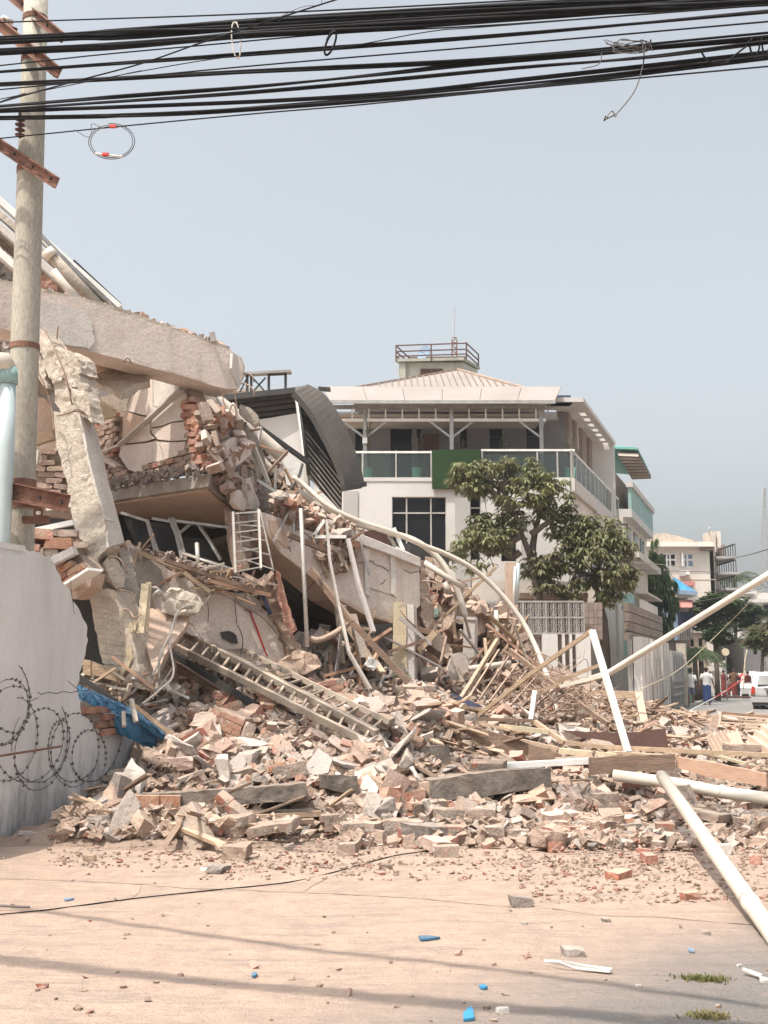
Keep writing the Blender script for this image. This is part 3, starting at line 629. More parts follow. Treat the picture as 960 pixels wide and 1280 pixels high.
# ------------------------------------------------------------------ the collapsed building
def vpl(x1, y1, Y1, x2, y2, Y2):
    a = W(x1, y1, Y1); b = W(x2, y2, Y2); n = (b - a).cross(UP).normalized()
    if n.y > 0: n = -n
    return Plane(a, n)
def slabthing(name, m, pl, poly, thick, lab, cat='slab', rough=.012, cut=.22, ext=None, rag=None, group=None, seed=0):
    if rag: poly = ragged(poly, rag[0], rag[1])
    return tag(plate(name, m, pl, poly, thick, rough=rough, cut=cut, ext=ext, seed=seed), lab, cat, group)
def rubblefill(name, m, pl, poly, n, lab, size=(.05, .16), depth=.25, off=0.0, group=None, seed=1, parent=None, cat='rubble'):
    """a mass of broken bits piled against a surface, joined: nobody could count it"""
    rr = random.Random(seed); mb = MB(); xs_ = [p[0] for p in poly]; ys_ = [p[1] for p in poly]; k = 0; tries = 0
    while k < n and tries < n * 20:
        tries += 1; x = rr.uniform(min(xs_), max(xs_)); y = rr.uniform(min(ys_), max(ys_))
        if not inside(x, y, poly): continue
        s = rr.uniform(*size); c = pl.at(x, y, off - rr.random() * depth); E = Euler((rr.uniform(-3, 3), rr.uniform(-3, 3), rr.uniform(-3, 3))).to_matrix()
        d = (s, s * rr.uniform(.4, .8), s * rr.uniform(.25, .6))
        q = [c + E @ Vector(((a + rr.uniform(-.3, .3)) * d[0] / 2, (b + rr.uniform(-.3, .3)) * d[1] / 2, (e + rr.uniform(-.3, .3)) * d[2] / 2)) for a in (-1, 1) for b in (-1, 1) for e in (-1, 1)]
        mb.add(q, [(0, 1, 3, 2), (4, 6, 7, 5), (0, 4, 5, 1), (2, 3, 7, 6), (0, 2, 6, 4), (1, 5, 7, 3)]); k += 1
    o = mb.build(name, m, parent)
    if parent is None: tag(o, lab, cat, group, 'stuff')
    else: o['kind'] = 'stuff'
    return o
def B(name, pts, wd, m, lab=None, cat=None, ht=None, group=None, parent=None, bevel=0, rough=None, cut=None):
    """beam along picture points with depths"""
    P = [W(*p) for p in pts]; mb = MB()
    for a, b in zip(P, P[1:]): mb.bar(a, b, wd, ht)
    o = mb.build(name, m, parent, bevel=bevel, rough=rough, cut=cut)
    if lab: tag(o, lab, cat, group)
    return o
def T(name, pts, r_, m, lab=None, cat=None, n=8, k=6, group=None, parent=None, straight=False):
    P = [W(*p) for p in pts]; P = P if straight or len(P) < 3 else spline(P, k)
    o = MB().tube(P, r_, n).build(name, m, parent, smooth=True)
    if lab: tag(o, lab, cat, group)
    return o

# top beam
PB = vpl(45, 400, 13.8, 300, 460, 15.3)
beam = thing('fallen_roof_beam', PB.at(180, 457), 'long plastered concrete beam jutting out against the sky at the top', 'beam')
bp_ = [(-60, 340), (40, 364), (92, 372), (143, 387), (213, 412), (250, 424), (288, 438), (300, 446), (304, 456), (304, 470), (298, 486), (286, 487), (267, 482), (242, 474), (180, 457), (120, 441), (67, 427), (40, 419), (-60, 395)]
plate('beam_body', 'plaster', PB, bp_, .50, beam, rough=.012, cut=.35)
plate('plaster_skin', 'plaster_white', PB, ragged([(40, 374), (95, 384), (108, 390), (115, 402), (118, 428), (112, 436), (95, 433), (67, 426), (40, 416)], 1.0, 6), .014, beam, off=.020)
plate('broken_end', 'plaster_white', Plane(PB.at(296, 466, .03), (PB.n + Vector((.9, 0, .1)))), [(291, 441), (302, 447), (306, 458), (305, 472), (299, 485), (290, 460)], .05, beam, rough=.008, cut=.12)
MB().prism([PB.at(-60, 334, -.01), PB.at(143, 382, -.01), PB.at(213, 408, -.01), PB.at(285, 433, -.01), PB.at(290, 440, -.01), PB.at(213, 416, -.01), PB.at(143, 391, -.01), PB.at(-60, 344, -.01)], -PB.n * .62).build('top_screed', 'concrete_pale', beam, rough=.015, cut=.3)
for (x, y) in ((178, 397), (190, 401), (197, 406), (203, 407), (207, 409), (229, 415), (236, 418), (243, 421), (262, 427), (268, 429), (275, 431), (280, 434), (256, 427)):
    inst('brick', rnd.choice(BRICKS_H), Matrix.Translation(PB.at(x, y, -.08 - rnd.random() * .2)) @ Euler((rnd.uniform(-.6, .6), rnd.uniform(-.6, .6), rnd.uniform(0, 3))).to_matrix().to_4x4() @ Matrix.Scale(rnd.uniform(.6, .95), 4), beam)
B('pipe_stub', [(265, 416, 15.0), (267, 428, 15.0)], .07, 'plaster_grey', parent=beam)
for q in ([(278, 484, 15.1), (279, 500, 15.1), (282, 508, 15.1)], [(293, 484, 15.1), (294, 497, 15.1), (297, 510, 15.1)], [(71, 427, 13.9), (72, 414, 13.75), (73, 408, 13.7)]):
    T('rebar', q, .008, 'rebar', parent=beam)
T('rebar', [(155, 453, 14.4), (160, 447, 14.25), (165, 455, 14.3)], .008, 'rebar', parent=beam)

# sloping roof sheets and gutters stacked along the skyline
SK = 'sloping strips of the fallen roof along the skyline'
def strip(y0, y1, w_, m, lab, Yo, x0=-60, x1=150, name='roof_strip', cat='roof strip', ht=.10):
    k = (y1 - y0) / 150.0
    o = MB().bar(W(x0, y0 + k * x0 * 1.0, 15.2 + Yo), W(x1, y1, 15.6 + Yo), w_, ht).build(name, m, bevel=.006); tag(o, lab, cat, SK); return o
strip(252, 386, .16, 'white_metal', 'white edge strip of the fallen roof, outermost on the skyline', .5)
strip(268, 404, .13, 'concrete_pale', 'pale grey strip of the fallen roof beside the white edge', .25)
strip(294, 428, .22, 'wood_dark', 'dark gap board between the strips of the fallen roof', .35, ht=.2)
strip(318, 452, .26, 'white_metal', 'broad white sheet of the fallen roof behind the pole', .05)
strip(284, 418, .16, 'plaster_white', 'narrow white lath of the fallen roof', .1)
T('roof_pipe', [(62, 318, 15.0), (90, 348, 15.1), (128, 388, 15.3)], .085, 'concrete_pale', 'grey pipe with a white end lying on the fallen roof slope', 'pipe', straight=True)
T('pipe', [(58, 314, 14.98), (66, 322, 15.0)], .10, 'pvc', 'white collar on the end of the grey roof pipe', 'pipe collar', straight=True)
T('roof_pipe', [(66, 338, 14.8), (85, 362, 14.9), (98, 380, 15.0)], .06, 'pvc', 'slim cream pipe under the grey roof pipe', 'pipe', straight=True)
B('roof_strip', [(50, 293, 15.2), (92, 336, 15.4), (148, 389, 15.8)], .05, 'steel', 'thin metal angle along the skyline', 'roof strip', group=SK)
B('roof_strip', [(88, 330, 16.0), (147, 385, 16.3)], .14, 'dark', 'black sheet edge pointing down at the beam', 'roof strip', group=SK)
slabthing('brick_lump', 'brick', vpl(40, 360, 14.6, 75, 370, 14.8), [(42, 340), (58, 346), (70, 354), (72, 364), (60, 368), (44, 362)], .3, 'red brick lump wedged above the beam beside the pole', 'brick lump', rough=.02, cut=.12)
# a mound of wreckage under the strips so that they lie on something
PR = plane3(W(-80, 330, 15.6), W(150, 410, 16.0), W(-80, 420, 15.2))
slabthing('rubble_bank', 'rubble_grey', PR, [(-80, 270), (10, 312), (60, 352), (120, 400), (110, 450), (60, 470), (-80, 480)], .5, 'grey wreckage packed under the fallen roof strips', 'rubble', rough=.08, cut=.2, rag=(3, 12))
rubblefill('rubble_fill', 'rubble_grey', PR, [(-40, 330), (10, 345), (45, 380), (60, 430), (40, 470), (-40, 470)], 260, 'loose grey bits packed behind the pole', off=.12)

# leaning column
PC = vpl(70, 600, 13.5, 125, 600, 13.15)
colm = thing('leaning_column', PC.at(118, 700), 'tall leaning concrete column with plaster stripped from its lit face', 'column')
cx_ = W(123, 560, 13.66) - W(106, 555, 13.28)
plate('shaft', 'concrete_pale', PC, ragged([(66, 515), (99, 515), (104, 540), (110, 570), (118, 602), (125, 632), (132, 662), (135, 684), (126, 694), (118, 710), (108, 698), (99, 680), (93, 660), (90, 647), (84, 615), (79, 590), (72, 560), (69, 540)], 1.1, 8), .3, colm, rough=.022, cut=.10, ext=cx_)
sp_ = Plane(PC.at(118, 600, .012), (Vector(cx_).cross(PC.at(132, 672) - PC.at(99, 517))))
if sp_.n.y > 0: sp_.n = -sp_.n
plate('plaster_side', 'plaster_white', sp_, [(100, 518), (108, 522), (119, 535), (126, 560), (134, 594), (142, 625), (150, 655), (156, 678), (148, 680), (136, 684), (134, 662), (127, 632), (119, 602), (111, 570), (105, 540)], .03, colm, off=.012, rough=.006, cut=.15)
# crumbled head of the column, long splinters of concrete round bent bars
head = [[(44, 410), (58, 418), (66, 432), (62, 446), (50, 440), (42, 426)], [(50, 440), (64, 436), (74, 456), (78, 476), (66, 478), (56, 462)], [(62, 430), (78, 444), (90, 462), (96, 482), (86, 486), (76, 468), (66, 448)],
        [(66, 478), (80, 474), (90, 492), (96, 516), (78, 518), (68, 500)], [(80, 446), (94, 460), (104, 482), (108, 500), (100, 505), (92, 482)], [(88, 484), (104, 488), (112, 508), (116, 528), (100, 520), (92, 504)],
        [(38, 428), (48, 440), (56, 462), (60, 486), (52, 482), (42, 456)], [(84, 438), (96, 446), (102, 466), (96, 470), (86, 456)]]
for i, hp in enumerate(head):
    plate('fragment', 'concrete_pale', PC, ragged(hp, 1, 6), .22 + .1 * rnd.random(), colm, off=.02 * (i % 3) - .05, rough=.03, cut=.08, seed=i)
for q in ([(42, 455, 13.2), (55, 480, 13.2), (64, 508, 13.25), (68, 540, 13.2)], [(56, 410, 13.3), (70, 440, 13.15), (82, 470, 13.1), (90, 505, 13.15)], [(100, 455, 13.5), (110, 490, 13.5), (118, 530, 13.6)], [(86, 516, 13.2), (98, 512, 13.15), (112, 522, 13.3)], [(71, 520, 13.05), (80, 518, 13.0), (96, 514, 13.1), (108, 520, 13.4)]):
    T('rebar', q, .009, 'rebar', parent=colm)
# lower half of the column, broken off and ribbed
PL = vpl(115, 760, 13.3, 165, 780, 13.05)
low = thing('column_foot', PL.at(150, 850), 'grey ribbed lower half of the broken column standing in debris', 'column')
plate('shaft', 'concrete_pale', PL, ragged([(112, 742), (120, 734), (144, 738), (150, 756), (160, 780), (168, 806), (174, 835), (178, 862), (160, 858), (146, 850), (136, 838), (128, 826), (122, 800), (116, 770)], 1.2, 7), .34, low, rough=.012, cut=.1)
for i in range(7):
    y = 746 + i * 13; x = 114 + i * 2.2
    plate('rib', 'concrete_pale', PL, [(x, y), (x + 26 + i, y + 4), (x + 27 + i, y + 9), (x + 1, y + 5)], .03, low, off=.014, rough=.008, cut=.1)
plate('bare_patch', 'yellow', PL, ragged([(156, 810), (163, 806), (166, 822), (160, 836), (152, 850), (150, 842), (155, 826)], 1, 5), .02, low, off=.02, rough=.005, cut=.1)
for (nm, m_, poly, Y1, th, lab, ct) in (
  ('slab_piece', 'concrete_pale', [(102, 700), (118, 706), (134, 690), (140, 700), (148, 738), (156, 764), (146, 766), (132, 740), (120, 735)], 13.25, .25, 'wedge of pale concrete where the column has snapped', 'concrete piece'),
  ('slab_piece', 'concrete_pale', [(130, 704), (140, 693), (150, 704), (156, 722), (155, 734), (146, 736), (138, 724)], 13.1, .2, 'small pale block caught in the break of the column', 'concrete piece'),
  ('slab_piece', 'concrete', [(150, 690), (162, 688), (168, 706), (172, 730), (174, 756), (166, 770), (158, 752), (154, 726)], 13.5, .2, 'dark grey strip of concrete beside the column break', 'concrete piece'),
  ('slab_piece', 'concrete_pale', [(176, 818), (184, 824), (182, 850), (178, 862), (172, 852), (170, 836)], 13.4, .15, 'narrow pale shard at the foot of the column', 'concrete piece'),
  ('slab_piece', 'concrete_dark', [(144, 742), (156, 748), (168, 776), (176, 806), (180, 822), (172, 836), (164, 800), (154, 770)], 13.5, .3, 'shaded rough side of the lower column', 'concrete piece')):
    slabthing(nm, m_, vpl(poly[0][0], 700, Y1, poly[0][0] + 50, 700, Y1 + .2), poly, th, lab, ct, rough=.02, cut=.08, rag=(1, 6))

# small brick corner with a sill, left of the column
PS = vpl(66, 730, 13.0, 118, 720, 12.7)
ss = thing('brick_corner', PS.at(95, 735), 'little brick corner with a thin white sill tilted at the wall end', 'wall piece')
plate('core', 'mortar', PS, [(66, 712), (80, 702), (100, 694), (112, 712), (98, 722), (82, 734), (72, 724)], .25, ss, off=-.03, rough=.01, cut=.15)
lay_bricks(ss, PS, [(66, 712), (80, 702), (100, 694), (112, 712), (98, 722), (82, 734), (72, 724)], W(100, 694, 12.8) - W(68, 712, 13.0), proud=.05, jitter=.02, rot=.1)
MB().bar(W(82, 735, 12.75), W(119, 712, 12.5), .22, .03).build('sill', 'white_metal', ss)
plate('soffit', 'plaster_tan', PS, [(83, 738), (117, 716), (112, 734), (96, 748), (90, 749)], .2, ss, off=-.02, rough=.006, cut=.2)
B('plank', [(32, 666, 12.9), (92, 653, 12.8)], .06, 'white_metal', 'white strip lying across bricks behind the wall', 'strip')
B('plank', [(58, 636, 13.6), (90, 631, 13.6)], .05, 'white_metal', 'short bright strip in the gap behind the steel arm', 'strip')
B('plank', [(62, 704, 12.8), (94, 688, 12.7)], .09, 'plaster_grey', 'grey angled strip on the debris behind the wall', 'strip')
PX = vpl(30, 680, 12.9, 96, 690, 12.9)
slabthing('rubble_bank', 'rubble', PX, [(-60, 655), (30, 668), (96, 672), (100, 700), (70, 716), (30, 700), (-60, 700)], .8, 'shelf of broken brick behind the top of the wall', 'rubble', rough=.05, cut=.15)
k = 0
for (x, y, s, mm) in ((50, 669, 1.3, 'brick'), (76, 680, 1.35, 'brick'), (40, 684, .9, 'brick'), (86, 668, .9, 'brick_dusty'), (62, 690, .9, 'mortar'), (48, 692, .8, 'mortar'), (90, 690, .7, 'mortar'), (72, 666, .8, 'mortar'), (36, 676, .7, 'mortar'), (100, 682, .8, 'brick_dusty')):
    o = inst('loose_brick', hull_mesh('brick', chunk_pts(.24, .12, .09, .12), mm), Matrix.Translation(PX.at(x, y, .08)) @ Euler((rnd.uniform(-.2, .2), rnd.uniform(-.2, .2), rnd.uniform(-.3, .3))).to_matrix().to_4x4() @ Matrix.Scale(s, 4))
    tag(o, 'loose brick or lump on the shelf behind the top of the boundary wall', 'brick', 'bricks behind the boundary wall'); k += 1

# room behind: brick wall with a patch of cracked plaster, on a tilted floor slab
PW = vpl(262, 590, 14.8, 142, 606, 17.0)
bwall = thing('broken_brick_wall', PW.at(250, 590), 'broken brick wall with cracked plaster patch on the tilted slab', 'wall')
wpoly = [(262, 584), (258, 556), (252, 530), (246, 506), (236, 488), (216, 470), (188, 466), (160, 486), (128, 496), (112, 500), (108, 560), (112, 612), (142, 605)]
plate('backing', 'mortar', PW, wpoly, .22, bwall, off=-.03, rough=.012, cut=.3)
patch = [(191, 474), (210, 472), (220, 482), (231, 491), (236, 512), (237, 533), (233, 550), (229, 565), (220, 570), (204, 575), (185, 579), (180, 588), (172, 591), (160, 587), (149, 570), (152, 540), (154, 516), (166, 490), (180, 477)]
course = PW.at(246, 582) - PW.at(139, 607)
lay_bricks(bwall, PW, [(262, 584), (258, 556), (252, 530), (246, 506), (238, 520), (236, 540), (228, 568), (205, 577), (186, 583), (172, 594), (158, 589), (147, 572), (150, 540), (152, 512), (126, 512), (118, 540), (120, 609), (142, 605)], course, hold=.95, proud=.045, jitter=.02, rot=.05, meshes=BRICKS_D + BRICKS[:2], limit=260)
cuts = [[(191, 474), (210, 472), (220, 482), (225, 489), (200, 508), (192, 508)], [(180, 477), (190.4, 474), (191.2, 508), (198, 510), (186, 520), (172, 517), (158, 513), (166, 490)],
        [(155, 514), (172, 519), (184, 522), (176, 532), (152, 548), (154, 530)], [(225.6, 490), (231, 491), (236, 512), (237, 524), (214, 527), (202, 532), (189, 534), (190, 526), (205, 510)],
        [(189, 536), (203, 534), (215, 529), (237, 526), (237, 533), (233, 550), (212, 551), (197, 549), (190, 541)], [(176, 534), (187, 525), (187, 541), (192, 548), (180, 552), (158, 554), (153, 550)],
        [(158, 556), (182, 554), (195, 551), (200, 560), (204, 575), (185, 579), (180, 588), (172, 591), (160, 587), (149, 570), (152, 552)], [(197, 552), (212, 553), (232, 552), (229, 565), (220, 570), (206, 574), (202, 560)]]
for i, c in enumerate(cuts):
    plate('plaster_patch', 'plaster_tan' if i in (2,) else 'plaster_white' if i in (0, 3) else 'plaster', PW, c, .03, bwall, off=.03 + .003 * (i % 3))
MB().bar(PW.at(226, 488, .10), PW.at(150, 556, .10), .10, .03).build('lath', 'plaster_white', bwall)
MB().bar(PW.at(150, 556, .09), PW.at(128, 565, .12), .05, .03).build('lath', 'plaster_white', bwall)
MB().bar(PW.at(130, 572, .15), PW.at(149, 584, .10), .14, .05).build('lath', 'plaster', bwall)
# clean bricks at the broken edge of the wall
for i in range(34):
    t = i / 33.0; x = 234 + 22 * t + rnd.uniform(-4, 5); y = 502 + 80 * t
    inst('brick', rnd.choice(BRICKS), Matrix.Translation(PW.at(x, y, .06 + rnd.uniform(-.05, .06))) @ frame_of(course.normalized(), -PW.n, UP, Vector((0, 0, 0))) @ Euler((rnd.uniform(-.15, .15), rnd.uniform(-.15, .15), rnd.uniform(-.5, .5))).to_matrix().to_4x4(), bwall)
# dim back part of the room, left
PK = vpl(100, 500, 17.4, 150, 500, 17.8)
slabthing('room_wall', 'plaster_grey', PK, [(40, 470), (150, 460), (150, 530), (118, 535), (40, 560)], .2, 'grey rear wall seen through the gap beside the column', 'wall', rough=.006, cut=.5)
slabthing('plaster_piece', 'yellow', vpl(118, 526, 16.8, 145, 515, 16.8), [(118, 528), (118, 521), (124, 519), (124, 505), (128, 496), (134, 505), (140, 506), (141, 514), (145, 514), (145, 520)], .05, 'small sunlit cream scrap on a ledge in the gap', 'plaster piece', rough=.003, cut=.1)
slabthing('ceiling_piece', 'concrete_pale', plane3(W(112, 470, 15.2), W(186, 466, 15.0), W(150, 490, 14.6)), [(110, 471), (135, 463), (160, 459), (186, 466), (184, 476), (170, 480), (158, 491), (150, 493), (140, 486), (124, 478)], .10, 'crumpled pale slab piece hanging under the beam', 'slab', rough=.035, cut=.12, rag=(1.5, 6))
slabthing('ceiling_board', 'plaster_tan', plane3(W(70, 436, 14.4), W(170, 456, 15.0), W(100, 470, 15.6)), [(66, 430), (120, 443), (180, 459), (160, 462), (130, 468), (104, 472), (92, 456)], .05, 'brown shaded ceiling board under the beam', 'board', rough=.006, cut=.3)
slabthing('plaster_piece', 'plaster_tan', vpl(38, 520, 14.4, 68, 530, 14.4), [(34, 494), (56, 498), (66, 515), (69, 540), (40, 552), (34, 540)], .12, 'pale sunlit wall piece between pole and column', 'plaster piece', rough=.012, cut=.15, rag=(1, 6))
B('plank', [(38, 553, 14.2), (68, 544, 14.2)], .12, 'wood', 'cream ledge board between the pole and the column', 'board')
slabthing('plaster_piece', 'white_metal', vpl(36, 570, 14.0, 48, 570, 14.0), [(36, 562), (48, 563), (46, 580), (40, 586), (36, 582)], .08, 'small white box shape beside the pole', 'plaster piece', rough=None, cut=None)
slabthing('room_wall', 'brick_dusty', vpl(30, 580, 15.2, 120, 600, 15.2), [(30, 550), (70, 548), (120, 570), (120, 640), (90, 648), (30, 640)], .3, 'dim brick wall in the gap left of the column', 'wall', rough=.03, cut=.2)
lay_bricks(tag(plate('shaded_brickwork', 'mortar', vpl(40, 600, 15.0, 100, 600, 15.0), [(40, 560), (76, 560), (84, 600), (88, 628), (40, 620)], .08, off=-.02), 'patch of shaded bricks between the pole and column', 'wall piece'), vpl(40, 600, 15.0, 100, 600, 15.0), [(40, 560), (76, 560), (84, 600), (88, 628), (40, 620)], Vector((1, 0, -.05)), hold=.85, proud=.05, jitter=.03, rot=.1, meshes=BRICKS_D)

slabthing('room_wall', 'dark', vpl(0, 700, 16.2, 160, 700, 16.2), [(-60, 600), (140, 640), (160, 700), (170, 860), (-60, 860)], .2, 'backing wall coloured dark as shade left of the column foot', 'wall', rough=.01, cut=.6)  # backing slab, its dark colour stands for the shade in the gap
slabthing('void_shade_sheet', 'dark', vpl(90, 790, 13.9, 126, 790, 13.9), [(88, 742), (122, 742), (128, 800), (132, 850), (90, 850)], .05, 'dark sheet added as shade in the void behind the torn wall end', 'board', rough=None, cut=None)  # dark sheet added where there is only a shaded void
# tilted floor slab with brown underside
c1 = W(262, 592, 14.75); c0 = W(120, 616, 17.3); c2 = W(318, 641, 17.6)
ph = 0.17
fl = thing('tilted_floor_slab', c1, 'tilted floor slab with plastered underside hanging over the dark opening', 'slab')
e1 = (c0 - c1); e2 = (c2 - c1)
MB().prism([c1, c1 + e1 * 1.25, c1 + e1 * 1.25 + e2 * 1.05, c1 + e2 * 1.02], UP * -ph).build('slab_core', 'concrete', fl, rough=.02, cut=.3)
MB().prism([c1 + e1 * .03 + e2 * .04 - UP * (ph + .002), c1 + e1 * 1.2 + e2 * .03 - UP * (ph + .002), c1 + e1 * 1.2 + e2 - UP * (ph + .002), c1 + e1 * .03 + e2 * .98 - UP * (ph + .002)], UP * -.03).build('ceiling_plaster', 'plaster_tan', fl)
# right hand face of the wall: a mass of loosened bricks sliding off
PR2 = vpl(262, 590, 14.75, 312, 600, 16.2)
rw = thing('crumbled_brick_pier', PR2.at(290, 620), 'grey crumbled brick pier sliding off the corner of the slab', 'wall piece')
rpoly = [(247, 507), (262, 505), (284, 516), (300, 530), (310, 556), (318, 590), (324, 636), (308, 640), (292, 626), (274, 606), (262, 592), (257, 560)]
plate('core', 'rubble_grey', PR2, ragged(rpoly, 2, 6), .5, rw, off=-.05, rough=.05, cut=.12, ext=Vector((.16, .45, 0)))
lay_bricks(rw, PR2, rpoly, PR2.at(300, 620) - PR2.at(262, 590), hold=.8, proud=.03, jitter=.07, rot=.22, meshes=BRICKS_D, limit=150)
for i in range(70):
    x = rnd.uniform(256, 318); y = rnd.uniform(505, 630)
    if inside(x, y, rpoly): inst('brick', rnd.choice(BRICKS_D), Matrix.Translation(PR2.at(x, y, .10 + rnd.uniform(-.05, .1))) @ Euler((rnd.uniform(-1, 1), rnd.uniform(-1.5, 1.5), rnd.uniform(-1.5, 1.5))).to_matrix().to_4x4() @ Matrix.Scale(rnd.uniform(.8, 1.3), 4), rw)
for i, c in enumerate([[(270, 560), (292, 546), (308, 548), (306, 558), (286, 572), (274, 572)], [(282, 576), (300, 562), (312, 556), (314, 568), (296, 582), (286, 584)], [(294, 614), (300, 612), (308, 626), (306, 638), (298, 636), (293, 628)], [(308, 598), (313, 597), (318, 612), (325, 630), (322, 638), (312, 636), (309, 620)]]):
    plate('plaster_flake', 'plaster', PR2, ragged(c, .8, 5), .07, rw, off=.17 + .02 * i, rough=.01, cut=.1)
for i in range(16):
    x = rnd.uniform(268, 290); y = 508 + (x - 268) * .9 + rnd.uniform(-4, 22)
    inst('brick', rnd.choice(BRICKS), Matrix.Translation(PR2.at(x, y, .08 + rnd.uniform(0, .08))) @ Euler((rnd.uniform(-1, 1), rnd.uniform(-1.5, 1.5), rnd.uniform(-1.5, 1.5))).to_matrix().to_4x4() @ Matrix.Scale(.75, 4), rw)
slabthing('timber_post', 'yellow', vpl(252, 520, 14.9, 268, 540, 15.0), [(252, 516), (261, 513), (270, 548), (266, 553), (257, 540)], .12, 'cream timber block wedged in the brick pier', 'timber', rough=.004, cut=.2)
T('bent_hook', [(285, 522, 15.1), (287, 512, 15.0), (291, 505, 14.95), (295, 511, 15.0), (296, 525, 15.1)], .02, 'pvc', 'bent cream loop of conduit on top of the brick pier', 'conduit')
slabthing('concrete_lump', 'concrete_pale', vpl(300, 510, 15.8, 325, 525, 15.8), [(300, 505), (312, 510), (322, 519), (323, 527), (316, 531), (308, 524), (298, 515)], .25, 'rounded pale concrete end poking out above the pier', 'concrete piece', rough=.02, cut=.08)

# roof plane running down behind, with rain pipe
PZ = plane3(W(230, 480, 17.2), W(380, 606, 18.6), W(300, 700, 17.6))
slabthing('sloping_wall', 'plaster_white', PZ, [(232, 484), (300, 530), (352, 576), (372, 606), (372, 660), (330, 700), (300, 640)], .25, 'pale sloping wall face behind the brick pier', 'wall', rough=.01, cut=.4)
T('rain_pipe', [(205, 452, 16.6), (235, 476, 16.8), (285, 512, 17.0), (355, 572, 17.3)], .11, 'pvc', 'thick grey white rain pipe running down the broken slope', 'pipe', n=14)
T('rain_pipe', [(225, 480, 16.4), (260, 510, 16.6), (300, 548, 16.8), (342, 590, 17.0)], .06, 'pvc', 'thinner rain pipe under the thick one', 'pipe', n=12)
B('roof_strip', [(300, 517, 17.3), (385, 578, 17.8)], .07, 'dark', 'black metal edge beside the rain pipe', 'roof strip', group=SK)
B('plank', [(228, 488, 16.2), (262, 515, 16.3)], .16, 'concrete_pale', 'pale splintered board on the slope near the pier', 'board', ht=.08)
B('plank', [(315, 552, 16.4), (336, 604, 16.3)], .05, 'pvc', 'slim cream batten dropping beside the pier', 'board')
B('plank', [(322, 600, 16.2), (348, 617, 16.2)], .04, 'white_metal', 'white batten lying across the slope', 'board')
slabthing('plaster_piece', 'white_metal', vpl(356, 580, 16.9, 376, 584, 16.9), [(357, 578), (372, 576), (378, 584), (376, 594), (366, 608), (358, 606), (356, 592)], .10, 'bright white plastered knob at the end of the rain pipe', 'plaster piece', rough=.01, cut=.1)
T('bracket', [(378, 580, 16.8), (373, 596, 16.7), (362, 614, 16.6)], .02, 'dark', 'black bent bracket on the white knob', 'bracket')
slabthing('concrete_block', 'plaster_tan', vpl(346, 620, 16.3, 380, 630, 16.3), [(346, 620), (358, 612), (376, 614), (378, 630), (374, 652), (360, 655), (348, 640)], .5, 'square tan block standing on the slope below the white knob', 'concrete piece', rough=.02, cut=.12)
slabthing('plaster_piece', 'plaster_tan', vpl(374, 640, 16.1, 390, 640, 16.1), [(376, 632), (386, 634), (389, 640), (387, 660), (376, 658)], .06, 'flat tan plaster flake beside the square block', 'plaster piece', rough=.006, cut=.1)

# dark opening with crushed window frames
PD = vpl(150, 660, 18.0, 300, 690, 18.6)
slabthing('room_wall', 'dark', PD, [(100, 600), (320, 600), (330, 760), (100, 760)], .3, 'back wall coloured dark as shade deep inside the crushed room', 'wall', rough=.01, cut=.5)  # dark colour paints in the blackness of the room
0 and slabthing('room_ceiling', 'concrete_dark', plane3(W(160, 690, 18.5), W(300, 700, 18.5), W(160, 660, 15.5)), [(120, 640), (300, 636), (320, 700), (120, 700)], .1, 'dark slab inside the crushed room', 'slab', rough=.01, cut=.5)
wf = thing('crushed_window', W(200, 680, 15.3), 'crushed aluminium sliding window inside the dark opening', 'window')
for P in ([(152, 641, 15.6), (184, 651, 15.3), (197, 690, 15.1)], [(184, 650, 15.3), (194, 688, 15.1)], [(212, 648, 15.5), (220, 668, 15.3), (227, 698, 15.1)], [(216, 648, 15.5), (224, 668, 15.3), (232, 700, 15.1)], [(190, 648, 15.5), (212, 652, 15.5)],
          [(212, 650, 15.5), (290, 660, 15.6)], [(248, 656, 15.6), (262, 676, 15.4), (276, 700, 15.3)], [(222, 668, 15.4), (242, 652, 15.6)], [(226, 690, 15.0), (292, 712, 15.0)]):
    B('frame_bar', P, .035, 'steel', parent=wf)
for q in ([(153, 645), (183, 654), (194, 688), (170, 684)], [(186, 652), (211, 655), (224, 694), (198, 690)], [(226, 670), (260, 674), (286, 706), (232, 694)]):
    MB().prism([W(x, y, 15.7) for x, y in q], Vector((0, .01, 0))).build('pane', 'pane_dark', wf)
T('pipe', [(246, 679, 14.9), (248, 708, 14.8)], .03, 'alu', 'short bright upright tube in the dark opening', 'tube', straight=True)
T('pipe', [(228, 692, 14.85), (286, 711, 14.8)], .018, 'alu', 'bright slanting tube under the crushed window', 'tube', straight=True)
slabthing('brick_pier', 'brick_dusty', vpl(284, 650, 15.6, 296, 700, 15.5), [(280, 636), (294, 642), (298, 700), (292, 712), (285, 690)], .3, 'narrow brown pier behind the stepladder', 'wall piece', rough=.03, cut=.12)
slabthing('plaster_piece', 'plaster_tan', vpl(286, 680, 15.3, 310, 700, 15.3), [(287, 670), (296, 668), (302, 680), (312, 712), (292, 716), (288, 700)], .06, 'tan board behind the stepladder', 'board', rough=.008, cut=.12)

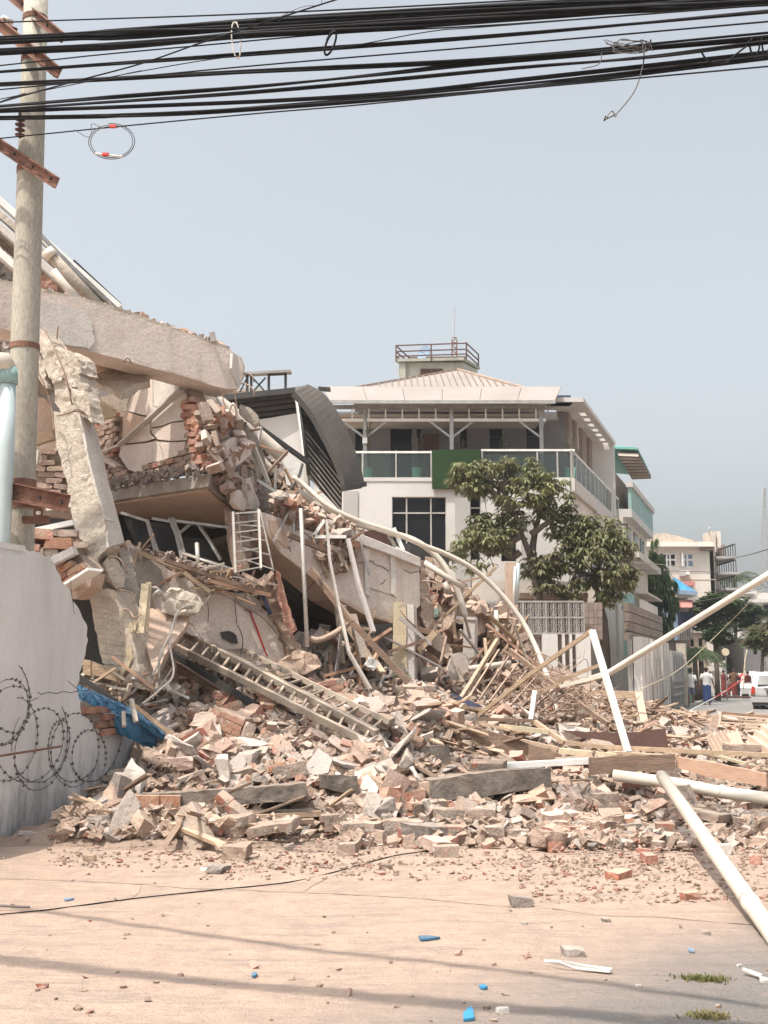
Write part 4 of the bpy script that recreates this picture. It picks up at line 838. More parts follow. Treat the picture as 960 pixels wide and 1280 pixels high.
# splintered brown band between opening and lower wall
band = [(150, 680), (180, 688), (210, 692), (245, 706), (290, 718), (318, 728), (336, 740), (334, 748), (300, 744), (262, 734), (230, 722), (200, 710), (170, 700), (150, 694)]
PN = vpl(160, 700, 14.2, 335, 745, 14.9)
slabthing('rubble_ledge', 'rubble', PN, band, .7, 'ledge of broken brick and splinters below the dark opening', 'rubble', rough=.05, cut=.1, rag=(2, 6))
rubblefill('brick_splinters', 'brick_dusty', PN, band, 200, 'reddish chips covering the ledge below the opening', size=(.05, .13), depth=.3, off=.14)
for (P, wd, m_, lab) in (([(176, 692, 14.0), (240, 716, 14.1)], .09, 'wood', 'broken timber on the ledge nearest the column'), ([(205, 700, 13.9), (318, 738, 14.3)], .08, 'wood_dark', 'long brown timber along the broken ledge'), ([(230, 716, 13.9), (262, 740, 14.0)], .06, 'wood', 'short pale splinter on the broken ledge'), ([(262, 726, 14.1), (338, 744, 14.4)], .07, 'wood_pink', 'reddish timber ending at the stepladder foot'),
                         ([(303, 717, 14.3), (330, 731, 14.3)], .10, 'plaster_tan', 'flat board leaning at the stepladder foot'), ([(328, 732, 14.3), (341, 715, 14.3)], .09, 'plaster_tan', 'small crossed board at the stepladder foot')):
    B('broken_timber', P, wd, m_, lab, 'timber', ht=.05)

# pinkish lower wall
PQ = vpl(170, 760, 14.05, 360, 800, 15.0)
for i_, (x, y, Yq) in enumerate(((303, 470, 15.4), (301, 480, 15.4), (524, 712, 17.0), (525, 730, 16.5), (526, 748, 16.5), (332, 842, 14.6), (356, 838, 14.6), (148, 738, 13.1), (156, 760, 13.1), (136, 700, 13.1), (178, 862, 13.0))):
    T('bent_rebar', [(x - 4, y, Yq + .1), (x + 6, y - 4 + i_ % 3 * 4, Yq - .1), (x + 12 + i_ % 4 * 3, y + 6 * (i_ % 3), Yq - .2), (x + 15 + i_ % 5 * 2, y + 8 + 8 * (i_ % 2), Yq - .2)], .009, 'rebar', 'bent reinforcing bar poking out of broken concrete', 'rebar', group='bent bars out of broken concrete')
lw = thing('lower_wall', PQ.at(300, 800), 'pinkish grey fallen wall with red streak behind the ladders', 'wall')
lwp = [(158, 676), (176, 690), (204, 708), (236, 726), (262, 734), (300, 744), (322, 754), (340, 768), (356, 790), (364, 812), (360, 832), (340, 838), (318, 842), (290, 826), (262, 802), (232, 790), (216, 806), (204, 838), (188, 840), (178, 800), (168, 752)]
plate('wall_slab', 'plaster', PQ, ragged(lwp, 1.5, 8), .35, lw, rough=.02, cut=.2)
plate('grey_flank', 'concrete', PQ, ragged([(162, 684), (176, 692), (200, 712), (206, 730), (196, 742), (190, 780), (182, 800), (172, 770), (166, 730)], 1, 8), .03, lw, off=.04, rough=.012, cut=.15)
plate('bare_patch', 'concrete', PQ, ragged([(292, 740), (312, 742), (326, 752), (330, 764), (314, 762), (300, 756)], 1, 6), .03, lw, off=.035, rough=.01, cut=.1)
hole = plate('hole', 'dark', PQ, ragged([(276, 790), (288, 789), (296, 795), (298, 804), (290, 804), (278, 798)], 1, 4), .02, lw, off=.03)  # dark plate on the wall face, painted shade of a hole
plate('red_streak', 'lamp_red', PQ, [(311, 763), (313, 764), (322, 785), (330, 808), (335, 820), (333.5, 820), (328, 808), (320, 786)], .005, lw, off=.026)
MB().tube([PQ.at(293, 747, .05), PQ.at(294, 760, .04), PQ.at(296, 780, .03)], .006, 4).build('crack', 'dark', lw)
slabthing('brick_pier', 'rubble', vpl(322, 740, 14.7, 345, 770, 14.8), [(322, 734), (340, 716), (348, 740), (356, 770), (366, 796), (376, 808), (372, 822), (360, 820), (350, 790), (336, 762)], .4, 'broken pier of brick and mortar under the stepladder', 'wall piece', rough=.05, cut=.08, rag=(1.5, 5))
slabthing('brick_pier', 'brick', vpl(345, 720, 14.6, 355, 790, 14.6), [(344, 712), (350, 716), (356, 745), (366, 775), (370, 788), (362, 794), (354, 776), (347, 745)], .18, 'orange brick edge showing beside the broken pier', 'wall piece', rough=.02, cut=.08, rag=(1, 5))
B('pipe', [(328, 744, 14.5), (338, 768, 14.5)], .05, 'navy', 'short blue grey pipe piece stuck in the broken pier', 'pipe')
slabthing('slab_piece', 'plaster_tan', plane3(W(175, 765, 13.6), W(240, 772, 13.6), W(200, 835, 13.0)), [(178, 760), (206, 762), (238, 768), (232, 784), (214, 806), (200, 832), (194, 846), (186, 820), (180, 790)], .08, 'thin tan slab leaning under the concrete lump', 'slab', rough=.01, cut=.15, rag=(1, 7))
# concrete lump with bent conduits
LM = vpl(200, 750, 13.5, 250, 755, 13.5)
slabthing('concrete_lump', 'concrete_pale', LM, [(202, 742), (214, 736), (232, 738), (244, 744), (249, 754), (244, 764), (232, 768), (218, 770), (204, 764), (200, 752)], .3, 'rough pale lump of concrete with conduits hanging from it', 'concrete piece', rough=.06, cut=.06)
CO = 'bent conduits hanging from the pale lump'
for i, P in enumerate(([(243, 758, 13.3), (232, 758, 13.1), (220, 768, 13.1), (214, 790, 13.0), (206, 806, 12.9), (198, 830, 12.9), (190, 845, 12.9)], [(240, 760, 13.3), (226, 762, 13.1), (216, 780, 13.05), (210, 800, 13.0), (200, 818, 12.9), (199, 850, 12.9)],
                       [(222, 766, 13.1), (212, 800, 13.0), (217, 842, 12.9), (200, 862, 12.7), (178, 880, 12.5)], [(194, 760, 13.3), (192, 745, 13.1), (200, 739, 13.1), (206, 750, 13.2)], [(176, 752, 13.3), (184, 738, 13.2), (196, 735, 13.2), (200, 745, 13.2)])):
    T('bent_conduit', P, .013 if i < 3 else .02, 'alu', ['outermost bent conduit curving down from the pale lump', 'second bent conduit under the outermost one', 'conduit bent back sharply towards the blue sheet', 'small hooked conduit beside the lump', 'leftmost hooked conduit near the splintered timber'][i], 'conduit', group=CO)
for (P, wd, lab) in (([(182, 730, 13.1), (176, 792, 13.0)], .09, 'yellow splintered timber standing by the column'), ([(186, 728, 13.15), (182, 790, 13.05)], .06, 'second splintered timber just beside the yellow one'), ([(164, 778, 13.0), (165, 790, 13.0)], .07, 'stub of pale timber near the column foot'), ([(170, 776, 13.0), (168, 788, 13.0)], .05, 'second stub of timber near the column foot')):
    B('broken_timber', P, wd, 'yellow', lab, 'timber', ht=.04, rough=.006, cut=.08)

# aluminium stepladder leaning on the pier
def ladder(name, rails, n, wr, m, lab, rungw=.028, t0=.03, t1=.97):
    a0, a1, b0, b1 = [W(*q) for q in rails]; t_ = thing(name, (a1 + b1) / 2, lab, 'ladder')
    dpt = (a1 - a0).cross(b0 - a0).normalized()
    for p, q in ((a0, a1), (b0, b1)): MB().bar(p, q, wr, wr * 1.9, dpt).build('rail', m, t_, bevel=.003)
    for i in range(n):
        f = t0 + (t1 - t0) * i / (n - 1); MB().bar(a0 + (a1 - a0) * f, b0 + (b1 - b0) * f, rungw, rungw * .8).build('rung', m, t_)
    return t_
ladder('stepladder', [(291, 640, 14.35), (294, 717, 14.05), (323, 637, 14.45), (326, 711, 14.15)], 7, .03, 'alu', 'small aluminium stepladder leaning against the brick pier', .022)
ladder('stepladder_prop', [(297, 640, 14.7), (304, 700, 14.9), (325, 638, 14.75), (342, 714, 14.6)], 5, .02, 'alu', 'back prop frame of the stepladder splayed to the side', .018)

# two long ladder sections lying down the heap
ladder('ladder_section', [(262, 792, 15.2), (487, 903, 12.9), (232, 790, 14.7), (473, 915, 12.75)], 17, .035, 'ladder', 'long ladder section lying on the rubble, the upper of two', .026)
ladder('ladder_section', [(231, 792, 14.6), (470, 917, 12.70), (217, 807, 14.2), (463, 930, 12.55)], 17, .045, 'ladder', 'dusty ladder section lying lowest beside the other ladder', .03)
for i, (P, wd) in enumerate((([(218, 818, 14.1), (320, 882, 13.6)], .07), ([(214, 828, 14.2), (300, 880, 13.9)], .08), ([(226, 812, 14.4), (330, 868, 13.9)], .05), ([(222, 838, 14.3), (290, 868, 14.0)], .06))):
    B('steel_channel', P, wd, 'wood_dark' if i % 2 else 'dark', ['dark steel channel directly under the ladders', 'lower dark rail in the hollow under the ladders', 'thin dark rail under the ladder rungs', 'innermost dark rail in the hollow'][i], 'steel channel', group='dark rails under the ladders')

# long parapet wall with pilasters, sunk down to the right
PP = vpl(330, 660, 15.3, 524, 720, 16.5)
pw = thing('fallen_parapet', PP.at(440, 740), 'long tan parapet wall sagging over the dark hollow', 'wall')
pf = [(326, 640), (340, 644), (355, 650), (372, 658), (392, 666), (420, 672), (452, 680), (490, 694), (524, 706), (525, 756), (507, 775), (490, 777), (455, 766), (420, 746), (380, 712), (352, 690), (334, 664)]
MB().prism([PP.at(*q) for q in pf], -PP.n * .30).build('wall_slab', 'plaster', pw, rough=.008, cut=.4)
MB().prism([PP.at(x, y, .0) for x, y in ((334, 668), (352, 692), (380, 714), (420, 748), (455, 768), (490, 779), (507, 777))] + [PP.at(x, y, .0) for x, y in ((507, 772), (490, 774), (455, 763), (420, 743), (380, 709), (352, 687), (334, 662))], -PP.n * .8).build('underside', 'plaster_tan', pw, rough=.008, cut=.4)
MB().prism([PP.at(x, y, -.8) for x, y in ((334, 664), (380, 710), (420, 744), (455, 764), (505, 776), (505, 768), (455, 756), (420, 736), (380, 700), (334, 654))], -PP.n * 3.4).build('shade_soffit', 'concrete_dark', pw)  # soffit run far back and coloured dark to shade the hollow
MB().prism([PP.at(x, y, .09) for x, y in ((451, 667), (490, 683), (526, 697), (526, 709), (490, 694), (451, 680))], -PP.n * .5).build('cornice', 'plaster_white', pw, bevel=.01)
for x in (488, 455): plate('pilaster', 'plaster_white', PP, [(x, 691 if x > 470 else 684), (x + 6, 694 if x > 470 else 686), (x + 8, 746), (x + 2, 742)], .05, pw, off=.04)
plate('plaster_patch', 'plaster_tan', PP, ragged([(336, 650), (348, 652), (356, 662), (364, 684), (356, 684), (340, 668)], 1, 6), .02, pw, off=.022)
for s_ in ([(398, 696), (410, 702), (418, 706), (424, 714)], [(462, 700), (470, 706), (478, 708), (486, 714)], [(456, 724), (464, 736), (478, 740), (492, 745)], [(366, 668), (380, 674), (390, 684)], [(340, 652), (350, 658), (358, 676), (364, 690)], [(372, 660), (398, 678), (430, 690)], [(505, 712), (514, 716), (522, 714)]):
    MB().tube([PP.at(x, y, .012) for x, y in s_], .006, 4).build('crack', 'concrete_dark', pw)
plate('end_face', 'brick_dusty', PP, ragged([(525, 700), (530, 700), (536, 740), (548, 790), (540, 800), (526, 770), (524, 740)], 1, 5), .5, pw, off=-.02, rough=.03, cut=.1)
slabthing('coping_board', 'brown', vpl(450, 665, 16.6, 488, 672, 16.9), [(449, 665), (472, 662), (482, 664), (490, 683), (488, 684), (470, 674)], .08, 'dark maroon board lying on top of the parapet', 'board', rough=None, cut=None)
for (P, wd, m_, lab) in (([(492, 660, 17.0), (504, 688, 17.0)], .06, 'white_metal', 'short white batten upright on the parapet cornice'), ([(486, 668, 17.0), (497, 690, 17.0)], .05, 'concrete_pale', 'grey batten leaning beside the short white one'), ([(495, 685, 16.9), (522, 699, 17.0)], .05, 'white_metal', 'thin white strip on the end of the cornice'),
                         ([(433, 671, 15.6), (390, 671, 15.6)], .045, 'white_metal', 'bottom bar of the bright white angle frame'), ([(391, 671, 15.6), (406, 650, 15.6)], .045, 'white_metal', 'slanting bar of the bright white angle frame')):
    B('white_batten', P, wd, m_, lab, 'batten')
# long thin pieces hanging across the parapet and hollow
T('thin_pole', [(376, 636, 14.9), (379, 700, 14.75), (384, 808, 14.5)], .028, 'alu', 'tall upright aluminium pole in front of the dark hollow', 'pole', straight=True)
B('white_pole', [(408, 650, 15.4), (412, 700, 15.2), (424, 760, 14.9)], .036, 'alu', 'upper length of the white pole crossing the parapet', 'pole')
B('white_pole', [(424, 760, 14.9), (436, 815, 14.5), (463, 862, 14.1)], .04, 'alu', 'lower length of the white pole in the dark hollow', 'pole')
B('hanging_timber', [(435, 674, 15.4), (448, 730, 15.1), (467, 790, 14.8)], .05, 'plaster_grey', 'grey timber hanging down across the parapet face', 'timber')
B('hanging_timber', [(389, 712, 15.2), (440, 778, 14.9), (511, 853, 14.8)], .075, 'wood_dark', 'long dark timber slanting across the hollow', 'timber')
B('hanging_timber', [(360, 668, 15.0), (410, 690, 15.4)], .06, 'wood_dark', 'dark strip lying along the top of the parapet', 'timber')
B('hanging_timber', [(440, 768, 15.5), (456, 822, 15.3)], .13, 'concrete', 'broad grey board standing in the hollow', 'timber', ht=.04)
B('hanging_timber', [(432, 776, 15.6), (466, 830, 15.3)], .14, 'wood', 'second broad board leaning in the hollow', 'timber', ht=.04)
T('bent_strip', [(436, 774, 15.0), (432, 782, 14.9), (414, 794, 14.7), (398, 800, 14.6), (388, 798, 14.6)], .04, 'rubble', 'twisted dusty strip at the edge of the hollow', 'strip')
B('fallen_cloth', [(460, 826, 14.9), (470, 834, 14.9)], .12, 'shirt', 'scrap of white cloth at the back of the hollow', 'cloth', rough=.04, cut=.05)
# back of the hollow
slabthing('hollow_back', 'dark', vpl(330, 760, 18.8, 560, 800, 19.6), [(320, 640), (560, 690), (570, 880), (320, 880)], .3, 'broken wall coloured dark as shade at the back of the hollow', 'wall', rough=.04, cut=.5)  # wall colour darkened to paint the hollow's shade
0 and slabthing('hollow_roof', 'concrete_dark', plane3(W(350, 690, 16.2), W(520, 770, 18.8), W(350, 700, 19)), [(330, 660), (520, 770), (540, 790), (380, 720)], .12, 'dark slab roofing the hollow under the parapet', 'slab', rough=.01, cut=.5)
rubblefill('hollow_rubble', 'rubble_grey', vpl(380, 850, 16.8, 520, 850, 17.0), [(370, 800), (400, 790), (430, 800), (470, 800), (520, 790), (540, 860), (370, 870)], 420, 'shaded rubble on the floor of the hollow', size=(.07, .25), depth=1.6, off=.8)
slabthing('slab_piece', 'plaster_tan', vpl(340, 830, 14.4, 390, 845, 14.4), [(332, 836), (350, 826), (372, 812), (392, 818), (398, 832), (380, 842), (352, 850)], .6, 'pinkish slab bank between the ladders and the hollow', 'slab', rough=.05, cut=.12, rag=(2, 6))

# posts right of the hollow
pst = thing('broken_post', W(506, 855, 16.3), 'short plastered post with brown stained face, right of the hollow', 'post')
MB().prism([W(x, y, 16.0) for x, y in ((492, 754), (499, 752), (508, 755), (508, 800), (509, 860), (490, 860), (491, 800))], Vector((.05, .3, 0))).build('stained_side', 'yellow', pst, rough=.01, cut=.12)
MB().prism([W(x, y, 16.02) for x, y in ((508.5, 755), (517, 756), (518, 800), (518, 860), (509, 860))], Vector((.05, .26, 0))).build('grey_side', 'plaster_white', pst, rough=.004, cut=.12)
T('wire_tie', [(500, 762, 15.9), (510, 775, 15.9), (520, 784, 16.1)], .012, 'rebar', parent=pst)
p2_ = thing('square_post', W(588, 870, 18.6), 'clean cream square post standing in the rubble', 'post')
MB().prism([W(x, y, 18.4) for x, y in ((579.5, 772), (594, 773), (592.5, 873), (577, 873))], Vector((.06, .22, 0))).build('post_body', 'plaster_white', p2_, bevel=.004)
MB().prism([W(x, y, 18.38) for x, y in ((579, 770.5), (594.6, 771.5), (594.4, 775), (579.2, 774))], Vector((.06, .25, 0))).build('cap', 'plaster_white', p2_)
slabthing('plaster_disc', 'plaster', vpl(560, 850, 17.6, 590, 850, 17.7), [(561, 850), (559, 838), (563, 824), (570, 817), (578, 815), (586, 822), (587, 842), (587, 862), (582, 890), (572, 896), (560, 880)], .06, 'rounded plaster slab leaning against the square post', 'slab', rough=.006, cut=.15)
slabthing('slab_piece', 'rubble', plane3(W(520, 760, 17.2), W(556, 800, 17.0), W(530, 800, 16.8)), [(516, 756), (528, 758), (540, 776), (556, 800), (566, 812), (560, 824), (544, 812), (524, 790), (518, 786)], .12, 'dusty slab leaning between the two posts', 'slab', rough=.02, cut=.12, rag=(1.5, 6))
slabthing('slab_piece', 'plaster_tan', vpl(517, 770, 16.6, 545, 790, 16.8), [(517, 758), (528, 760), (541, 776), (536, 786), (518, 785)], .12, 'tan wall corner touching the stained post', 'slab', rough=.01, cut=.12)
for (P, wd, m_, lab) in (([(517, 820, 16.2), (544, 790, 16.2)], .09, 'wood', 'grey prop leaning from the stained post'), ([(520, 786, 16.5), (541, 791, 16.5)], .08, 'wood_dark', 'short dark rail between post and prop'), ([(558, 796, 16.6), (544, 860, 16.2)], .035, 'rebar', 'rusty bar rising beside the rounded slab'), ([(568, 776, 17.6), (580, 776, 17.6)], .05, 'wood', 'small frame head beside the square post'), ([(567, 777, 17.6), (569, 798, 17.6)], .05, 'wood', 'small frame jamb beside the square post')):
    B('broken_timber', P, wd, m_, lab, 'timber')

# long bent pipes
T('arched_pipe', [(366, 596, 16.2), (384, 610, 16.2), (412, 634, 16.1), (450, 652, 16.2), (490, 665, 16.4), (530, 682, 16.6), (556, 692, 16.7), (590, 710, 16.8), (622, 738, 16.9), (650, 772, 16.9), (668, 805, 16.8), (680, 835, 16.6), (690, 862, 16.3), (698, 900, 15.9)], .038, 'pvc', 'longest cream pipe arching from the slope down to the street', 'pipe', n=14)
T('arched_pipe', [(372, 614, 16.3), (400, 632, 16.3), (430, 648, 16.5), (470, 662, 16.8), (515, 674, 17.1), (545, 695, 17.2), (562, 718, 17.2), (574, 744, 17.2), (582, 771, 17.2)], .048, 'pvc', 'second cream pipe arching down onto the square post', 'pipe', n=14)
T('straight_pipe', [(530, 703, 17.0), (556, 720, 17.0), (581, 735, 17.0)], .045, 'pvc', 'short cream pipe crossing behind the arched pipe', 'pipe', n=12, straight=True)
T('straight_pipe', [(556, 728, 17.3), (562, 742, 17.3)], .05, 'pvc', 'stub of cream pipe under the crossing', 'pipe', straight=True)
T('straight_pipe', [(620, 763, 18.0), (622, 805, 17.9)], .035, 'pvc', 'upright cream stub in front of the scrolled fence', 'pipe', straight=True)
T('straight_pipe', [(586, 836, 17.0), (638, 829, 17.2)], .045, 'pvc', 'level cream pipe poking out right of the square post', 'pipe', straight=True)

# long diagonal pole and the bent white frame
T('diagonal_pole', [(1060, 655, 15.6), (958, 720, 16.2), (860, 781, 17.0), (760, 842, 18.2), (700, 861, 18.6)], .052, 'pvc', 'long cream pole slanting up across the street view', 'pole', n=14, straight=True)
bf = thing('leaning_window_frame', W(785, 940, 13.6), 'tall bent frame with one bright white leg and one tan leg', 'frame')
B('white_leg', [(740, 788, 14.2), (785, 940, 13.6)], .075, 'white_metal', ht=.05, parent=bf)
B('tan_leg', [(740, 788, 14.25), (664, 842, 14.6), (587, 903, 15.0)], .07, 'wood', ht=.05, parent=bf)
B('frame_bar', [(694, 853, 15.8), (750, 831, 15.6)], .06, 'wood', 'upper tan bar behind the white leg', 'frame bar', ht=.05)
B('frame_bar', [(700, 858, 15.6), (755, 844, 15.4)], .055, 'pvc', 'lower pale bar behind the white leg', 'frame bar', ht=.05)
B('frame_bar', [(668, 866, 15.8), (700, 856, 15.6)], .05, 'wood', 'short tan bar under the bent frame', 'frame bar')
B('frame_bar', [(637, 812, 16.6), (700, 862, 15.9), (760, 905, 15.2)], .055, 'wood_dark', 'dark rail running down under the bent frame', 'frame bar')
B('frame_bar', [(669, 864, 15.2), (664, 900, 15.0)], .06, 'pvc', 'short upright cream bar below the bent frame', 'frame bar')
B('frame_bar', [(622, 800, 17.0), (590, 852, 16.4), (572, 880, 16.0)], .06, 'wood', 'brown bar descending beside the square post', 'frame bar')
# fallen window grille
gr = thing('window_grille', W(610, 880, 15.6), 'fallen window grille of parallel bars over the dark hole', 'grille')
for i in range(9):
    x = 590 + i * 13; B('bar', [(x - 4, 872 + i * 2.5, 15.5), (x + 34, 812 + i * 7, 16.5)], .022, 'rebar', parent=gr)
B('rail', [(584, 884, 15.4), (700, 895, 15.3)], .03, 'rebar', parent=gr); B('rail', [(628, 812, 16.5), (720, 868, 16.3)], .03, 'rebar', parent=gr)
slabthing('metal_sheet', 'navy', plane3(W(556, 864, 16.0), W(620, 892, 15.6), W(600, 860, 17.0)), [(554, 862), (566, 866), (606, 884), (622, 892), (600, 895), (572, 893), (552, 884)], .05, 'dark blue grey sheet lying beside the fallen grille', 'sheet', rough=.004, cut=.3)
rt = MB(); rr = random.Random(11)
for i in range(150):
    x = rr.uniform(640, 770); y = rr.uniform(835, 900) if x < 720 else rr.uniform(866, 910); Y = rr.uniform(15.3, 17.6)
    P = [W(x, y, Y)]
    for _ in range(3): P.append(P[-1] + Vector((rr.uniform(-.28, .28), rr.uniform(-.2, .2), rr.uniform(-.2, .2))))
    rt.tube(spline(P, 4), rr.uniform(.004, .008), 4)
tag(rt.build('tangled_rebar', 'rebar'), 'tangled thin reinforcement wires under the bent frame', 'wire', kind='stuff')

# ------------------------------------------------------------------ the heap of rubble
CTRL = [(60, 1036, 0), (130, 1038, 0), (200, 1040, 0), (300, 1042, 0), (400, 1050, 0), (500, 1054, 0), (600, 1054, 0), (700, 1050, 0), (800, 1048, 0), (900, 1050, 0), (1000, 1060, 0), (1150, 1070, 0)]
CTRL = [tuple(G(x, y)) for x, y, _ in CTRL]
for (x, y, Y) in ((100, 1012, 10.9), (150, 985, 11.6), (200, 945, 12.4), (260, 930, 12.5), (250, 892, 13.4), (330, 862, 14.2), (350, 905, 13.2), (392, 848, 14.9), (440, 880, 14.2), (480, 935, 12.7), (520, 890, 14.0), (350, 965, 12.0), (300, 1015, 11.2), (250, 1010, 11.2), (420, 1010, 11.4),
                  (350, 1030, 10.9), (440, 985, 11.9), (550, 905, 14.2), (600, 955, 13.0), (600, 1010, 11.7), (550, 1030, 11.1), (520, 862, 15.6), (600, 890, 16.0), (560, 840, 18.5), (700, 905, 16.5), (650, 880, 18.5), (720, 950, 13.8), (690, 985, 12.6), (760, 1000, 12.2), (730, 1030, 11.5),
                  (800, 930, 15.5), (800, 905, 18.5), (850, 945, 15.0), (940, 955, 14.2), (950, 915, 18.0), (900, 900, 22.0), (960, 1020, 11.6), (850, 1010, 11.9), (880, 900, 24.0), (780, 885, 24.0), (700, 872, 23.0), (640, 840, 21.5), (600, 792, 21.0), (560, 760, 20.5), (540, 730, 21.0),
                  (420, 850, 17.5), (480, 850, 18.0), (300, 760, 18.0), (200, 740, 17.5), (120, 780, 15.5), (130, 870, 13.4)):
    CTRL.append(tuple(W(x, y, Y)))
for (x, y) in ((-5.5, 14), (-5, 18), (-3, 20), (0, 22)): CTRL.append((x, y, 1.8))
for (x, y) in ((13, 12), (14, 20), (16, 30), (8.6, 28), (11, 30), (10.5, 35), (13, 38), (12.5, 42), (9.5, 31), (18, 44), (16, 47), (13, 48), (5, 9), (8, 9.5), (-3, 9.3), (0, 9), (2, 8.6), (-3, 8)): CTRL.append((x, y, 0))
for (x, y) in ((9, 15), (11, 20)): CTRL.append((x, y, .5))
def H(x, y, nz=True):
    sw = sz = 0.0
    for (a, b, c) in CTRL:
        d = (x - a) ** 2 + (y - b) ** 2 * .8 + .02; w_ = 1.0 / (d ** 1.7); sw += w_; sz += w_ * c
    z = sz / sw; fr = 10.55 - .12 * (x + 3) if x < 5 else 9.6; t = max(0, min(1, (y - fr + .25) / .7)); z *= t * t * (3 - 2 * t)
    if nz and z > .05: z += min(1, (z - .05) * 4) * (.10 * noise.noise(Vector((x * 1.3, y * 1.3, 3))) + .06 * noise.noise(Vector((x * 4, y * 4, 8))))
    return z
vs = []; fs = []; hx = []; x = -6.5
while x < 18: hx.append(x); x += .16 if x < 6.5 else .5
hy = []; y = 8.6
while y < 49: hy.append(y); y += .14 if y < 20 else .45
HG = {}
for j, y in enumerate(hy):
    for i, x in enumerate(hx):
        z = H(x, y) - .03; HG[(i, j)] = z; vs.append((x, y, z - (.12 if z < .005 else 0) + .035 * noise.noise(Vector((x * 9, y * 9, 1)))))
nx = len(hx)
for j in range(len(hy) - 1):
    for i in range(nx - 1):
        q = [j * nx + i, j * nx + i + 1, (j + 1) * nx + i + 1, (j + 1) * nx + i]
        if max(vs[k][2] for k in q) > .01:
            wv = Vector((hx[i], hy[j], 0)) - Vector((-3.64, 10.6, 0))
            if wv.dot(RS) < .0 and hy[j] < 13.3: continue
            fs.append(q)
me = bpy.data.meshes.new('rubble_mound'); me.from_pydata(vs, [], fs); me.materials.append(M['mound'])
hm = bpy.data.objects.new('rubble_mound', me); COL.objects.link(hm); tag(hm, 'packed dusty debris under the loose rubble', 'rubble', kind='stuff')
def on(px, py, dz=0.0):
    dz += .0
    """the point of the heap seen at a place in the picture"""
    d = ray(px, py); Y = 8.0
    while Y < 48:
        p = Vector((0, 0, EYE)) + d * Y
        if p.z < max(0, H(p.x, p.y, False)): return p + UP * dz
        Y += .06
    return G(px, py)

def proto(kind, m, dims, j, n, count):
    return [(roughen(q, 2, .014) if n else roughen(q, 1, .005, 14)) for q in [hull_mesh(kind, chunk_pts(*dims, j, n), m) for _ in range(count)]]
P_BR = proto('loose_brick', 'brick', (.23, .115, .075), .10, 0, 7) + proto('loose_brick', 'brick_dusty', (.22, .115, .075), .12, 0, 5)
P_BL = proto('masonry_block', 'brick_dusty', (.42, .28, .20), .16, 3, 6)
P_CF = proto('concrete_fragment', 'rubble_grey', (.30, .21, .10), .3, 9, 8) + proto('concrete_fragment', 'plaster_tan', (.28, .20, .06), .3, 6, 2) + proto('concrete_fragment', 'rubble', (.27, .19, .12), .3, 9, 8)
P_PF = proto('plaster_flake', 'plaster', (.34, .28, .035), .3, 3, 3) + proto('plaster_flake', 'plaster_white', (.30, .26, .03), .3, 3, 2) + proto('plaster_flake', 'plaster_grey', (.34, .30, .04), .3, 3, 2)
def plank_mesh(L, m):
    b = [Vector((a * L / 2 + rnd.uniform(-.05, .05), s * .045, t * .012)) for a in (-1, 1) for s in (-1, 1) for t in (-1, 1)]
    return hull_mesh('splintered_plank', b + [Vector((L / 2 + .05, rnd.uniform(-.03, .03), 0))], m)
P_PL = [plank_mesh(rnd.uniform(.5, 1.1), mm) for mm in ('wood', 'wood', 'wood_dark', 'wood_pink', 'wood', 'wood_dark')]
def region(px, py):
    if px < 230: return 'beside the boundary wall' if py < 960 else 'at the foot of the boundary wall'
    if py > 1028: return 'at the rubble front edge' + (' near the long pipes' if px > 700 else ' on the road')
    if px < 480: return 'in the rubble below the long ladders' if py > 900 else 'high in the rubble around the ladders'
    if px < 720: return 'in front of the cream posts' if py < 940 else 'in the middle of the rubble front'
    return 'among the timbers near the street' if py < 960 else 'in the rubble under the crossed pipes'
EXC = [(165, 972, 450, 1012, .12), (165, 1005, 430, 1046, .15), (474, 922, 572, 964, .25), (535, 950, 850, 1004, .22), (560, 898, 706, 955, .35), (725, 905, 850, 972, .3), (840, 938, 960, 986, .2), (395, 1005, 675, 1078, .3), (255, 858, 330, 930, .4), (760, 958, 960, 1008, .08), (365, 820, 425, 875, .4), (485, 850, 550, 878, .3), (720, 968, 795, 1024, .3), (820, 965, 960, 1100, .5), (240, 900, 420, 960, .7), (870, 880, 960, 965, .06), (845, 860, 960, 892, .0), (232, 790, 490, 930, .45)]
def keep(px, py, rr):
    for a, b, c, d, p in EXC:
        if a < px < c and b < py < d and rr.random() > p: return False
    return True
